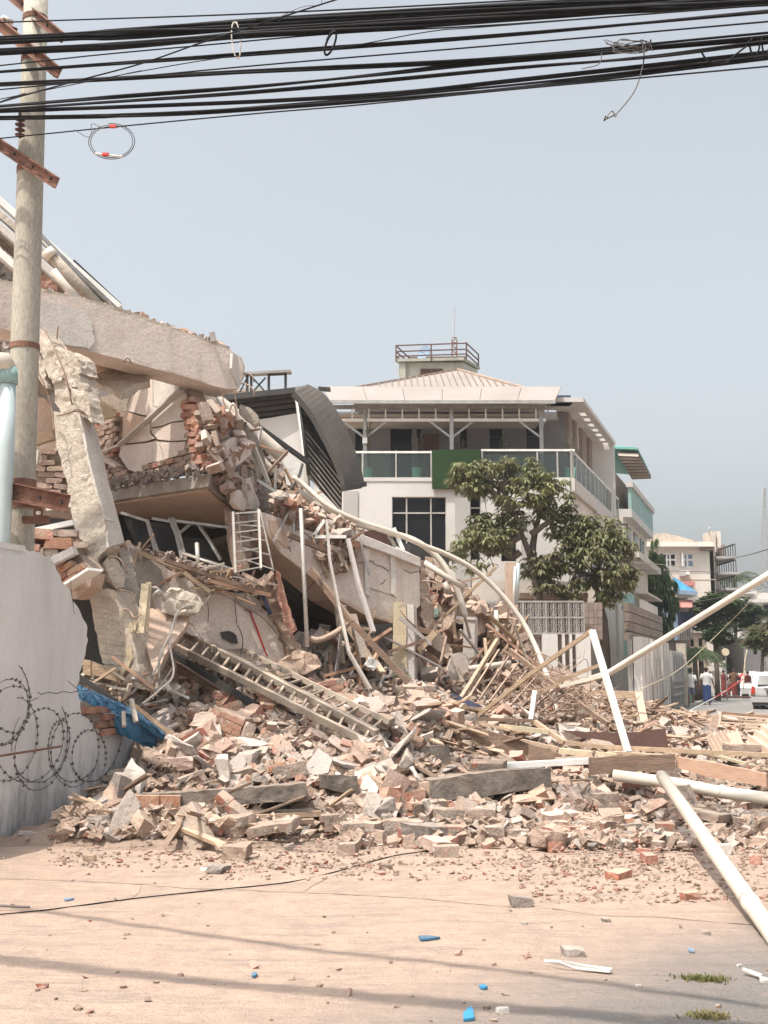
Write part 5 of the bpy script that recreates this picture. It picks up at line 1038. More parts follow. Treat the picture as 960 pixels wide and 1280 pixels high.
def scatter(n, protos, kind, pretty, cat, boxes, smin, smax, tilt=.5, lift=.04, sd=1):
    rr = random.Random(sd); k = 0; sz0 = (smin + smax) / 2 * sum(max(v.co.length for v in m_.vertices) for m_ in protos) / len(protos)
    while k < n:
        bx = rr.choices(boxes, [b[4] for b in boxes])[0]; px = rr.uniform(bx[0], bx[2]); py = rr.uniform(bx[1], bx[3])
        if (px < 200 and py < 940) or not keep(px, py, rr): continue
        p = on(px, py); wv = Vector((p.x + 3.64, p.y - 10.6, 0))
        if wv.dot(RS) < .12 and p.y < 13.4: continue
        s = smin * .8 + (smax * 1.45 - smin * .8) * rr.random() ** 2.0
        z = max(0, H(p.x, p.y)); me_ = rr.choice(protos)
        o = bpy.data.objects.new(kind, me_); COL.objects.link(o)
        hz = max(v.co.z for v in me_.vertices[:4])
        flat = tilt * (1 if z > .08 else .12)
        o.location = (p.x, p.y, z + (lift if z > .05 else 0.012 + hz * s * .7)); o.rotation_euler = (rr.gauss(0, flat), rr.gauss(0, flat), rr.uniform(0, 6.28)); o.scale = (s * rr.uniform(.8, 1.2), s * rr.uniform(.8, 1.15) if kind[0] != 's' else rr.uniform(.3, .8), s * rr.uniform(.8, 1.2))
        reg = region(px, py); big = max(v.co.length for v in me_.vertices) * s; q = {'brick': 'reddish', 'brick_dusty': 'dusty', 'rubble_grey': 'greyish', 'plaster_tan': 'tan', 'rubble': 'brownish', 'plaster': 'pale', 'plaster_white': 'whitish', 'plaster_grey': 'grey', 'wood': 'tan', 'wood_dark': 'dark', 'wood_pink': 'reddish'}[me_['mk']]
        q = ('small ' if big < sz0 * .8 else 'large ' if big > sz0 * 1.15 else '') + q
        tag(o, '%s %s%s %s' % (q, pretty, '' if abs(o.rotation_euler.x) < flat else ', steeply tilted,', reg), cat, '%ss %s' % (kind.replace('_', ' '), reg)); k += 1
scatter(290, P_BR, 'loose_brick', 'loose brick', 'brick', [(200, 930, 480, 1045, 2), (430, 880, 760, 1062, 4), (700, 960, 1060, 1062, 1.5), (230, 850, 420, 930, 1.2), (480, 990, 960, 1110, .25)], .7, 1.15, .55, .05, 3)
scatter(16, P_BL, 'masonry_block', 'mortared brick block', 'masonry block', [(230, 860, 480, 1000, 2), (480, 880, 700, 1045, 2), (700, 960, 800, 1040, 1), (340, 830, 560, 900, 1.2)], .5, .8, .45, .03, 4)
scatter(295, P_CF, 'concrete_fragment', 'rough mortar lump', 'concrete fragment', [(190, 930, 480, 1045, 3), (430, 870, 760, 1062, 3), (700, 900, 1060, 1062, 1.3), (120, 990, 260, 1045, 1.2), (500, 700, 640, 880, .8), (250, 1050, 960, 1110, .08)], .4, .95, .6, .035, 5)
scatter(75, P_PF, 'plaster_flake', 'plaster flake', 'plaster flake', [(200, 890, 480, 1010, 3), (480, 900, 960, 1040, 2), (150, 960, 300, 1040, 1)], .4, .95, .6, .05, 6)
scatter(240, P_PL, 'splintered_plank', 'splintered plank', 'plank', [(500, 885, 960, 990, 3), (190, 1008, 420, 1045, 1.2), (700, 880, 960, 960, 2.5), (120, 985, 260, 1035, .7)], .35, .95, .22, .06, 7)
# small debris nobody could count, joined by kind
def debris(n, m, name, lab, boxes, smin, smax, sd, flat=.7):
    rr = random.Random(sd); V = []; F = []
    for _ in range(n):
        bx = rr.choices(boxes, [b[4] for b in boxes])[0]; px = rr.uniform(bx[0], bx[2]); py = rr.uniform(bx[1], bx[3])
        if not keep(px, py, rr) and rr.random() < .6: continue
        d = ray(px, py); p = None; Y = 8.0
        i0 = None
        while Y < 40:
            q = Vector((0, 0, EYE)) + d * Y
            ii = int((q.x + 6.5) / .16) if q.x < 6.5 else None
            jj = int((q.y - 8.6) / .14) if q.y < 20 else None
            if ii is None or jj is None or (ii, jj) not in HG:
                hh = max(0, H(q.x, q.y, False)) if q.y > 8.6 else 0.0
                Y += .15
            else: hh = max(0, HG[(ii, jj)])
            if q.z < hh + .005: p = q; break
            Y += .07
            if q.y < 8.6: Y = max(Y, 8.6)
        if p is None: p = G(px, py)
        if py > 1075: p = G(px, py)
        wv = Vector((p.x + 3.64, p.y - 10.6, 0))
        if wv.dot(RS) < .05 and p.y < 13.4: continue
        z = max(gh(p.x, p.y), H(p.x, p.y) if py < 1090 else -1)
        s = rr.uniform(smin, smax); s = s * s / smax if rr.random() < .5 else s
        E = Euler((rr.gauss(0, flat), rr.gauss(0, flat), rr.uniform(0, 6.3))).to_matrix(); c = Vector((p.x, p.y, z + s * .22))
        dd = (s, s * rr.uniform(.45, .9), s * rr.uniform(.3, .6)); k = len(V)
        for a in (-1, 1):
            for b in (-1, 1):
                for e in (-1, 1): V.append(c + E @ Vector(((a + rr.uniform(-.45, .45)) * dd[0] / 2, (b + rr.uniform(-.45, .45)) * dd[1] / 2, (e + rr.uniform(-.4, .4)) * dd[2] / 2)))
        for q in ((0, 1, 3, 2), (4, 6, 7, 5), (0, 4, 5, 1), (2, 3, 7, 6), (0, 2, 6, 4), (1, 5, 7, 3)): F.append([k + t for t in q])
    me = bpy.data.meshes.new(name); me.from_pydata(V, [], F)
    me.materials.append(M[m]); o = bpy.data.objects.new(name, me); COL.objects.link(o); tag(o, lab, 'rubble', None, 'stuff')
AL = [(190, 900, 480, 1048, 3), (430, 860, 760, 1062, 4), (700, 895, 1060, 1064, 3.6), (70, 985, 260, 1050, 1), (230, 830, 420, 920, 1), (520, 700, 660, 880, .9), (250, 740, 560, 880, .4)]
debris(10500, 'rubble', 'small_debris', 'small tan rubble bits covering the heap', AL, .03, .15, 21)
debris(5500, 'rubble_grey', 'small_debris', 'small grey rubble bits covering the heap', AL, .03, .14, 22)
debris(2600, 'brick', 'small_debris', 'small red brick chips in the heap', AL, .03, .12, 23)
FR = [(60, 1040, 960, 1085, 5), (250, 1045, 960, 1100, 4), (650, 1040, 960, 1130, 3), (0, 1050, 960, 1280, .35)]
debris(4200, 'rubble', 'scattered_grit', 'tan grit scattered on the road before the heap', FR, .006, .035, 24, .3)
debris(420, 'brick', 'scattered_grit', 'red brick chips scattered on the road before the heap', FR, .01, .05, 25, .3)

# notable blocks, each built of its own bricks
def block(c, L, Wd, Hh, rot, lab, m='brick', seed=1, mortar='mortar', cap=None, s_bricks=True):
    c = Vector(c); rr = random.Random(seed); t_ = thing('masonry_block', c, lab, 'masonry block')
    Rm = Euler(rot).to_matrix(); X, Y_, Z = Rm @ Vector((1, 0, 0)), Rm @ Vector((0, 1, 0)), Rm @ Vector((0, 0, 1))
    MB().box(c, L * .95, Wd * .93, Hh * .95, X, Y_, Z).build('mortar_core', mortar, t_, rough=.018, cut=.08, seed=seed)
    nz = max(1, round(Hh / .078)); nx_ = max(1, round(L / .235)); ny = max(1, round(Wd / .115))
    for k in range(nz):
        for i in range(nx_ + (k % 2)):
            for j in range(ny):
                if 0 < j < ny - 1 and 0 < k < nz - 1: continue
                if rr.random() < .06: continue
                x = (i + .5 - .5 * (k % 2)) * L / nx_ - L / 2
                if abs(x) > L / 2 - .02: x = math.copysign(L / 2 - .06, x)
                pos = c + X * x + Y_ * ((j + .5) * Wd / ny - Wd / 2) + Z * ((k + .5) * Hh / nz - Hh / 2)
                me_ = rr.choice(BRICKS if m == 'brick' else BRICKS_D)
                e = Euler((rr.uniform(-.05, .05), rr.uniform(-.05, .05), rr.uniform(-.05, .05))).to_matrix().to_4x4()
                sx = (L / nx_) / .235; m4 = frame_of(X, Y_, Z, pos + Vector([rr.uniform(-.006, .006) for _ in range(3)])) @ e @ Matrix.Diagonal((sx * (.6 if (k % 2 and (i == 0 or i == nx_)) else 1), Wd / ny / .115, Hh / nz / .078, 1))
                inst('brick', me_, m4, t_)
    if cap: MB().box(c + Z * (Hh / 2 + .008), L * .97, Wd * .95, .025, X, Y_, Z).build('plaster_face', cap, t_, rough=.012, cut=.08)
    return t_
rb = random.Random(77); nb_ = 0
while nb_ < 30:
    x = rb.uniform(235, 900); y = rb.uniform(870, 1050)
    if x > 720 and y < 960: continue
    p = on(x, y); big_ = rb.random() < .4; reg = region(x, y); nb_ += 1
    q = block(p + UP * .08, rb.choice((.23, .36, .47)), rb.choice((.115, .23)), rb.choice((.08, .155, .23)), (rb.gauss(0, .3), rb.gauss(0, .3), rb.uniform(-1.2, 1.2)), ('flat mortared brick block ' if nb_ % 2 else 'chunky mortared brick block ') + reg, 'brick' if rb.random() < .5 else 'brick_dusty', nb_)
    q['group'] = 'mortared brick blocks ' + reg
def bl(x0, y0, x1, y1, depth, yaw, lab, m='brick_dusty', tilt=0, roll=0, cap=None, seed=1, Y=None):
    """a block that fills a patch of the picture; it rests where its lower edge is seen"""
    p = on((x0 + x1) / 2, y1) if Y is None else W((x0 + x1) / 2, y1, Y); s = p.y / FPX; L = (x1 - x0) * s; Hh = (y1 - y0) * s * .8
    return block(p + Vector((0, depth / 2, Hh / 2)), L * .93, depth, Hh, (tilt, roll, yaw), lab, m, seed, cap=cap)
bl(540, 1008, 622, 1032, .22, -.05, 'longest front block of mortared bricks with pale top', seed=1)
bl(482, 1022, 535, 1052, .25, -.35, 'pale squared double brick block angled on the road edge', seed=2)
bl(541, 1030, 577, 1050, .14, .02, 'red broken brick block under the longest front block', 'brick', seed=3)
bl(541, 1055, 575, 1073, .12, .03, 'single squared brick lying alone on the road in front', seed=4)
bl(425, 1026, 455, 1048, .16, .25, 'chunky pale brick lump behind the cube shaped one', seed=5)
bl(422, 1052, 447, 1071, .14, -.2, 'cube shaped brick lump standing out on the road', seed=6)
bl(400, 1014, 438, 1040, .22, .3, 'rounded block of brick left of the pale lumps', seed=7)
bl(605, 1030, 631, 1053, .14, .12, 'pale half brick beside the red broken block', seed=8)
bl(637, 1035, 664, 1053, .14, -.2, 'half brick with a dark side right of the pale one', seed=9)
bl(368, 824, 417, 846, .32, -.15, 'block of standing brick ends on top of the heap', 'brick', tilt=.1, seed=10)
bl(491, 855, 545, 873, .25, .05, 'flat tan block resting at the foot of the stained post', roll=-.05, seed=11)
bl(266, 864, 322, 886, .40, -.25, 'big brick slab with dusty top left of the ladders', 'brick', roll=.12, cap='plaster_tan', seed=12)
bl(264, 888, 318, 925, .45, -.5, 'large tilted brick chunk showing its red underside', 'brick', roll=.28, tilt=-.12, cap='plaster_tan', seed=13)
bl(224, 856, 246, 890, .16, .2, 'upright red brick chunk near the blue sheet', 'brick', roll=.12, seed=14)
bl(390, 846, 424, 872, .3, .35, 'brick chunk just below the standing brick ends', 'brick', roll=-.2, seed=15)
bl(910, 928, 956, 956, .3, -.1, 'tan cubic block by the corrugated sheets', cap='plaster_tan', seed=16, roll=.04)
bl(750, 1004, 790, 1022, .2, -.3, 'brick block below the tilted slab near the pipe', 'brick', seed=17)
bl(922, 1020, 948, 1036, .14, .3, 'lone red wedge of brick at the right near the pipe', 'brick', seed=18)
bl(318, 862, 346, 880, .25, .3, 'dusty brick chunk between the ladder rungs and slab', 'brick', roll=.2, seed=19)
slabthing('brick_slab', 'plaster_tan', plane3(on(745, 972, .12), on(776, 1003, .10), on(730, 990, -.02)), [(744, 972), (757, 982), (776, 1000), (770, 1012), (760, 1022), (745, 1006), (728, 986), (735, 978)], .11, 'tilted tan slab of bricks leaning in front of the brown box beam', 'slab', rough=.012, cut=.08)
slabthing('pink_slab', 'plaster_tan', plane3(on(725, 915, .05), on(755, 912, .05), W(738, 896, on(738, 905).y + .25)), [(728, 898), (740, 896), (748, 900), (756, 914), (742, 917), (724, 916)], .10, 'pink slab chunk lying under the white bent frame', 'slab', rough=.02, cut=.08)
slabthing('plaster_slab', 'rubble', plane3(on(440, 870, .05), on(500, 900, .05), on(470, 862, .12)), [(420, 862), (440, 862), (470, 880), (482, 882), (494, 896), (486, 902), (470, 896), (446, 880), (424, 876)], .10, 'flat dusty slab lying above the ladder ends', 'slab', rough=.02, cut=.1)
for (q, m_, lab) in (([(286, 952), (302, 940), (308, 952), (300, 972), (294, 978), (286, 970)], 'plaster_grey', 'grey broken tile standing in the rubble left of centre'),
                     ([(372, 970), (398, 935), (416, 948), (410, 966), (398, 968)], 'plaster_grey', 'large pale grey plaster sheet leaning below the ladders'),
                     ([(236, 926), (250, 922), (256, 926), (246, 954), (238, 946)], 'plaster_white', 'bright white tile fragment upper left of the rubble'),
                     ([(232, 936), (238, 928), (258, 932), (254, 950), (242, 954), (234, 946)], 'yellow', 'cream six sided flake catching the sun'),
                     ([(262, 908), (275, 905), (277, 918), (270, 932), (264, 925)], 'plaster_grey', 'upright grey tile fragment beside the big brick chunk'),
                     ([(326, 930), (344, 918), (362, 922), (366, 936), (350, 944), (334, 942)], 'plaster_tan', 'pink flat flake under the ladder shadow'),
                     ([(196, 915), (210, 906), (222, 914), (214, 922)], 'plaster_grey', 'pale tile fragment by the end of the blue sheet'),
                     ([(408, 968), (446, 972), (440, 980), (412, 978)], 'white_metal', 'white strip edge lying on the dark curb piece')):
    c = on(q[0][0], max(b for _, b in q), .06); pl_ = Plane(c, Vector((rnd.uniform(-.4, .2), -1, rnd.uniform(.5, 1.0))))
    slabthing('tile_fragment', m_, pl_, q, .03, lab, 'tile fragment', rough=.004, cut=.1)

# curb stones and beams in the heap
def curb(name, poly, m, lab, cat, depth=.35, Y=None, top=None, rough=.012, cut=.1):
    if Y is None:
        a = on(poly[-1][0], poly[-1][1]); b = on(poly[len(poly) // 2][0], poly[len(poly) // 2][1])
        a = W(poly[-1][0], poly[-1][1], a.y); b = W(poly[len(poly) // 2][0], poly[len(poly) // 2][1], b.y)
    else: a = W(poly[-1][0], poly[-1][1], Y[0]); b = W(poly[len(poly) // 2][0], poly[len(poly) // 2][1], Y[1])
    n = (b - a).cross(UP).normalized()
    if n.y > 0: n = -n
    pl_ = Plane(a, n + Vector((0, 0, .06)))
    return pl_, tag(plate(name, m, pl_, ragged(poly, .7, 9), depth, rough=rough, cut=cut), lab, cat)
pc, cb1 = curb('curb_beam', [(171, 994), (228, 991), (300, 986), (383, 979), (384, 1000), (340, 1003), (280, 1007), (228, 1011), (171, 1014)], 'concrete_dark', 'long dark curb beam with a red brick end in front of the heap', 'beam', .5, (10.9, 11.1))
for x in (173, 200): inst('brick', BRICKS[1], Matrix.Translation(pc.at(x + 12, 1003, .0)) @ Matrix.Diagonal((.98, 1, 2.0, 1)), None); o = COL.objects[-1]; o.name = 'brick'; o.parent = cb1; o.matrix_local = Matrix.Translation(pc.at(x + 12, 1003, .0) - Vector(cb1['_o'])) @ Matrix.Diagonal((.98, 1, 2.0, 1))
curb('curb_beam', [(408, 969), (447, 970), (447, 988), (430, 992), (410, 986)], 'concrete_dark', 'short dark curb piece right of the long curb beam', 'beam', .3, (11.5, 11.6))
curb('curb_beam', [(478, 936), (520, 930), (523, 956), (500, 959), (484, 962)], 'concrete_dark', 'dark weathered curb piece below the ladder ends', 'beam', .35, (12.4, 12.5))
curb('curb_beam', [(519, 934), (562, 931), (563, 956), (540, 957), (524, 957)], 'concrete_dark', 'second dark curb piece broken off beside the first', 'beam', .35, (12.45, 12.5))
curb('curb_beam', [(540, 975), (575, 969), (620, 964), (688, 960), (690, 984), (640, 990), (600, 996), (540, 1003)], 'concrete_dark', 'mottled curb beam in the centre front of the rubble', 'beam', .35, (11.75, 12.15))
curb('concrete_beam', [(500, 982), (540, 976), (556, 976), (560, 1000), (530, 1002), (504, 996)], 'plaster_tan', 'tan broken block left of the mottled curb beam', 'beam', .3, (11.8, 11.85))
curb('concrete_beam', [(568, 903), (585, 906), (640, 922), (702, 944), (692, 952), (640, 951), (568, 925)], 'wood_dark', 'long brown beam slanting through the rubble centre', 'beam', .25, (13.6, 13.3))
curb('box_beam', [(740, 947), (790, 944), (844, 943), (844, 962), (790, 965), (741, 969)], 'wood_dark', 'dark brown box beam across the middle right', 'beam', .22, (12.5, 12.5), rough=.003)
curb('box_beam', [(845, 946), (880, 951), (958, 967), (958, 983), (900, 974), (845, 960)], 'wood_pink', 'pinkish brown beam end to end with the dark box beam', 'beam', .22, (12.55, 12.2), rough=.003)
curb('steel_sheet', [(700, 912), (733, 915), (780, 916), (832, 911), (835, 934), (800, 936), (733, 924)], 'brown', 'dark brown steel plate under the bent frame leg', 'steel plate', .03, (14.2, 14.0), rough=.004)
for (P, wd, ht, m_, lab) in (([(632, 957, 12.7), (739, 951, 12.8)], .13, .06, 'white_metal', 'bright white board lying against the box beam'),
    ([(560, 973, 12.6), (640, 955, 12.8)], .10, .03, 'steel', 'grey tin strip left of the white board'), ([(520, 965, 12.8), (600, 962, 12.8)], .2, .03, 'plaster_grey', 'pale flat sheet above the mottled curb beam'),
    ([(624, 908, 14.2), (686, 915, 14.1)], .10, .06, 'yellow', 'short cream plank above the brown beam'), ([(574, 898, 14.4), (668, 901, 14.3)], .07, .04, 'wood_dark', 'brown rail from the tan frame leg'), ([(668, 902, 14.3), (706, 928, 13.9), (760, 934, 13.8), (960, 944, 13.2)], .06, .05, 'wood', 'long bent brown rail running to the right'),
    ([(634, 922, 13.8), (698, 936, 13.6)], .09, .04, 'wood', 'pale plank lying on the slanting beam'), ([(698, 938, 13.6), (770, 945, 13.5)], .16, .06, 'yellow', 'weathered pale timber behind the white board'), ([(760, 940, 13.7), (846, 946, 13.4)], .14, .03, 'wood', 'flat pale board behind the dark box beam'),
    ([(724, 866, 20.0), (800, 869, 19.6)], .16, .12, 'wood', 'tan timber sill by the panel fence'), ([(798, 868, 19.6), (806, 908, 17.6)], .12, .10, 'wood', 'leaning tan timber end by the panel fence'), ([(845, 938, 14.6), (960, 955, 14.0)], .07, .05, 'wood_dark', 'dark rail above the pinkish beam'),
    ([(880, 940, 14.2), (958, 962, 13.2)], .05, .03, 'yellow', 'thin pale lath above the pinkish beam'), ([(190, 1026, 10.9), (240, 1010, 11.1)], .07, .04, 'wood', 'thin plank in front of the curb beam'), ([(205, 1024, 10.9), (300, 1020, 11.0)], .08, .05, 'wood', 'long plank lying in front of the curb beam'), ([(237, 1040, 10.6), (285, 1024, 10.9)], .08, .05, 'wood', 'slanting plank crossing the long one'),
    ([(241, 1013, 10.85), (246, 1034, 10.75)], .07, .03, 'wood', 'short plank standing across the long one'), ([(310, 1022, 11.0), (400, 1016, 11.2)], .14, .05, 'wood', 'flat weathered boards right of the long plank'), ([(318, 1030, 10.9), (392, 1026, 11.0)], .12, .04, 'wood_dark', 'lowest weathered board of the flat stack'), ([(306, 1013, 11.1), (412, 1012, 11.3)], .12, .03, 'concrete_pale', 'topmost grey board of the flat stack'),
    ([(74, 1030, 10.9), (116, 1022, 11.1)], .08, .05, 'plaster_grey', 'grey plank at the base of the boundary wall'), ([(98, 1037, 10.7), (130, 1039, 10.65)], .07, .04, 'plaster_grey', 'short grey stick on the dust by the wall base'), ([(24, 1041, 10.7), (50, 1042, 10.7)], .08, .03, 'plaster_grey', 'little flat board against the wall base'),
    ([(222, 888, 13.2), (250, 900, 13.0)], .07, .06, 'wood_dark', 'brown stick beside the upright brick chunk'), ([(108, 1010, 11.2), (172, 975, 11.7)], .22, .04, 'plaster_grey', 'long grey plaster board beside the boundary wall'), ([(220, 975, 12.0), (272, 954, 12.2)], .28, .04, 'concrete', 'broad grey board tilted behind the curb beam')):
    B('plank' if 'plank' in lab else 'board' if 'board' in lab else 'timber', P, wd, m_, lab, 'timber', ht=ht)

# PVC pipes at the right
def sag(P, s): return P
T('long_pipe', [(767, 969, 12.4), (850, 980, 12.1), (900, 990, 11.8), (1010, 1005, 11.2)], .062, 'pvc', 'cream plastic pipe lying level across the right side', 'pipe', n=18, straight=True)
T('pipe_socket', [(900, 989, 11.8), (908, 990, 11.77)], .070, 'pvc', 'socket ring on the level plastic pipe', 'pipe socket', n=18, straight=True)
A_ = W(827, 970, 11.5); Bp = G(966, 1168, .05); 
lpz = tag(MB().tube([A_, A_ + (Bp - A_) * .5, Bp, Bp + (Bp - A_) * .08], .057, 22).build('long_pipe', 'pvc', smooth=True), 'thick cream plastic pipe slanting down onto the road', 'pipe')
MB().tube([A_ + (Bp - A_) * .86, A_ + (Bp - A_) * .89], .063, 22).build('socket', 'pvc', lpz, smooth=True)

# corrugated sheets and a slatted shutter by the right edge
def corrugated(a, b, c, n, lab, amp=.03):
    """ridges run from edge ab towards c"""
    mb = MB(); e = (b - a); f = (c - a); nrm = e.cross(f).normalized(); V = []; F = []; K = n * 6
    for i in range(K + 1):
        p = a + e * (i / K) + nrm * amp * math.sin(i / 6 * 2 * math.pi)
        for j in range(7): V.append(p + f * (j / 6) + nrm * .02 * noise.noise(Vector((i * .1, j * .7, n))))
    k = len(V); V += [v + nrm * .006 for v in V]
    for i in range(K):
        for j in range(6):
            q = [i * 7 + j, (i + 1) * 7 + j, (i + 1) * 7 + j + 1, i * 7 + j + 1]; F.append(q); F.append([t + k for t in q[::-1]])
    return tag(mb.add(V, F).build('corrugated_sheet', 'corr'), lab, 'sheet')
corrugated(W(882, 922, 15.0), W(906, 914, 15.4), W(900, 955, 13.7), 5, 'tan corrugated sheet lying left of the cubic block')
corrugated(W(906, 918, 15.4), W(922, 912, 15.8), W(914, 940, 14.8), 3, 'small corrugated sheet overlapping the left one')
corrugated(W(930, 926, 15.0), W(985, 880, 15.8), W(962, 948, 13.8), 7, 'tan corrugated sheet at the right edge')
sh = thing('slatted_shutter', W(925, 915, 18.0), 'fallen shutter frame of long slats across the street end', 'shutter')
MB().bar(W(900, 891, 18.6), W(897, 915, 17.4), .06, .05).build('stile', 'rebar', sh)
MB().bar(W(900, 891, 18.6), W(962, 897, 18.2), .05, .05).build('rail', 'rebar', sh)
for i in range(5): MB().bar(W(900 - i * .8, 894 + i * 4.4, 18.5 - i * .25), W(962, 899 + i * 4.2, 18.1 - i * .25), .16, .018).build('slat', 'wood' if i % 2 else 'corr', sh)
slabthing('pink_slab', 'plaster_tan', vpl(888, 910, 17.2, 900, 910, 17.2), [(891, 893), (899, 894), (897, 912), (887, 913)], .05, 'pink board end propped beside the shutter', 'board', rough=.004, cut=.1)
for (P, wd, m_, lab) in (([(868, 896, 24), (892, 888, 26)], .10, 'wood_dark', 'thin stick on the road before the walkers'), ([(820, 888, 30), (870, 893, 26)], .14, 'wood', 'timber on the rubble edge left of the walkers'), ([(800, 884, 26), (846, 900, 22)], .12, 'wood', 'pale timber pointing at the grey wall'), ([(935, 893, 22), (990, 896, 22)], .3, 'plaster_tan', 'pink plank lying behind the shutter')):
    B('timber', P, wd, m_, lab, 'timber', ht=.06)

# blue sheets by the wall end
bs = thing('blue_sheet', W(150, 905, 12.6), 'crumpled blue metal sheets sliding out behind the wall end', 'metal sheet')
def bsheet(P, w_, nm, m_, th=.05):
    P = spline([W(*p) for p in P], 5); mb = MB(); V = []; F = []
    for i, p in enumerate(P):
        for j in range(7):
            a_ = j / 6 * math.pi; V.append(p + Vector((.10 * w_ * math.cos(a_), -w_ * .25 * math.sin(a_), w_ * math.cos(a_) * .5)) + noise.noise_vector(Vector((i * .9, j * 1.3, w_ * 9))) * .035)
    for i in range(len(P) - 1):
        for j in range(6): F.append([i * 7 + j, (i + 1) * 7 + j, (i + 1) * 7 + j + 1, i * 7 + j + 1])
    k = len(V); V += [v + Vector((.01, .03, 0)) for v in V]; F += [[t + k for t in f][::-1] for f in F]
    mb.add(V, F).build(nm, m_, bs)
bsheet([(96, 862, 12.35), (118, 872, 12.3), (140, 882, 12.3), (168, 893, 12.4), (205, 918, 12.6)], .10, 'upper_sheet', 'blue')
bsheet([(98, 868, 12.3), (110, 874, 12.2), (128, 882, 12.2)], .12, 'upper_sheet', 'blue')
bsheet([(124, 888, 12.6), (145, 900, 12.5), (170, 912, 12.5), (200, 924, 12.8), (212, 926, 13)], .24, 'rolled_sheet', 'blue')
B('frame_bar', [(96, 844, 12.7), (150, 880, 12.6), (212, 920, 12.7)], .05, 'dark', 'dark bar running down over the blue sheets', 'bar')
B('frame_bar', [(165, 880, 12.2), (214, 918, 12.4)], .045, 'wood', 'light stick lying over the blue sheets', 'bar')
for (P, lab) in (([(164, 874, 12.2), (170, 902, 12.1)], 'first pale stub hanging over the blue sheets'), ([(154, 890, 12.2), (155, 908, 12.1)], 'second pale stub hanging over the blue sheets')):
    B('timber_stub', P, .04, 'concrete_pale', lab, 'timber')
slabthing('box_board', 'wood', vpl(104, 840, 12.9, 146, 850, 12.9), [(108, 826), (145, 838), (146, 852), (112, 842)], .2, 'tan box board between the wall end and column foot', 'board', rough=.004, cut=.2)
slabthing('box_board', 'wood', vpl(104, 840, 12.7, 116, 850, 12.7), [(103, 824), (113, 826), (113, 845), (104, 842)], .08, 'small upright tan board by the wall end', 'board', rough=.004, cut=.2)
PBk = vpl(96, 880, 13.3, 210, 900, 13.6)
slabthing('rubble_bank', 'rubble_grey', PBk, ragged([(96, 846), (130, 838), (190, 842), (230, 860), (220, 925), (190, 940), (120, 925)], 3, 9), .5, 'grey rubble bank between the wall end and ladders', 'rubble', rough=.07, cut=.1)
rubblefill('rubble_fill', 'rubble_grey', PBk, [(100, 842), (190, 846), (230, 865), (218, 920), (150, 890), (108, 858)], 170, 'loose grey bits round the column foot', size=(.05, .2), off=.35, depth=.3)
rubblefill('rubble_fill', 'rubble', vpl(525, 780, 18.8, 640, 840, 19.5), [(526, 700), (560, 715), (585, 745), (640, 760), (660, 800), (690, 850), (640, 880), (560, 870), (530, 800)], 520, 'mass of broken brick behind the cream posts', size=(.08, .34), off=.3, depth=1.2, cat='rubble')
slabthing('rubble_bank', 'rubble', vpl(525, 780, 20.0, 640, 840, 20.6), ragged([(524, 702), (548, 712), (575, 742), (620, 768), (655, 800), (690, 850), (690, 890), (524, 890)], 4, 12), .8, 'broken bank of masonry behind the cream posts', 'rubble', rough=.12, cut=.2)
for (q, m_, lab, Yq) in (([(536, 752), (566, 748), (590, 760), (586, 768), (548, 766)], 'brick', 'red brick slab on the bank behind the square post', 19.2), ([(574, 742), (592, 744), (608, 756), (594, 766), (578, 758)], 'rubble', 'slab end sticking out over the scrolled fence', 19.4), ([(532, 738), (548, 742), (546, 754), (534, 756)], 'brick', 'salmon brick lump on the bank by the parapet end', 18.6), ([(538, 760), (550, 762), (546, 772), (538, 768)], 'teal', 'teal scrap in the bank by the parapet end', 18.5),
                         ([(540, 725), (554, 728), (550, 738), (540, 736)], 'brick_dusty', 'small brick lump high on the bank', 18.6), ([(545, 768), (590, 772), (588, 780), (552, 778)], 'plaster_grey', 'grey panel edge in the bank', 18.6)):
    slabthing('brick_lump', m_, vpl(q[0][0], q[0][1], Yq, q[0][0] + 40, q[0][1], Yq + .1), q, .35, lab, 'masonry lump', rough=.025, cut=.1)
# rubble riding on top of the parapet and the slope
rubblefill('rubble_fill', 'rubble', PP, [(340, 618), (400, 640), (452, 664), (452, 680), (400, 672), (345, 645)], 200, 'broken bits riding on the parapet top', size=(.06, .22), off=.05, depth=.6)
rubblefill('rubble_fill', 'brick_dusty', PP, [(388, 672), (450, 682), (440, 706), (420, 716), (392, 690)], 55, 'brick crumbs stuck on the parapet face', size=(.05, .17), off=.16, depth=.12)
for i in range(34):
    x = rnd.uniform(345, 452); y = 622 + (x - 345) * .45 + rnd.uniform(-6, 14)
    o = inst('loose_brick', rnd.choice(P_BR + P_CF[:4]), Matrix.Translation(PP.at(x, y, .1 + rnd.uniform(-.4, .1))) @ Euler((rnd.uniform(-1, 1), rnd.uniform(-1, 1), rnd.uniform(-3, 3))).to_matrix().to_4x4() @ Matrix.Scale(rnd.uniform(.7, 1.2), 4))
    tag(o, 'broken brick or lump lying along the top of the fallen parapet', 'brick', 'broken bits along the parapet top')

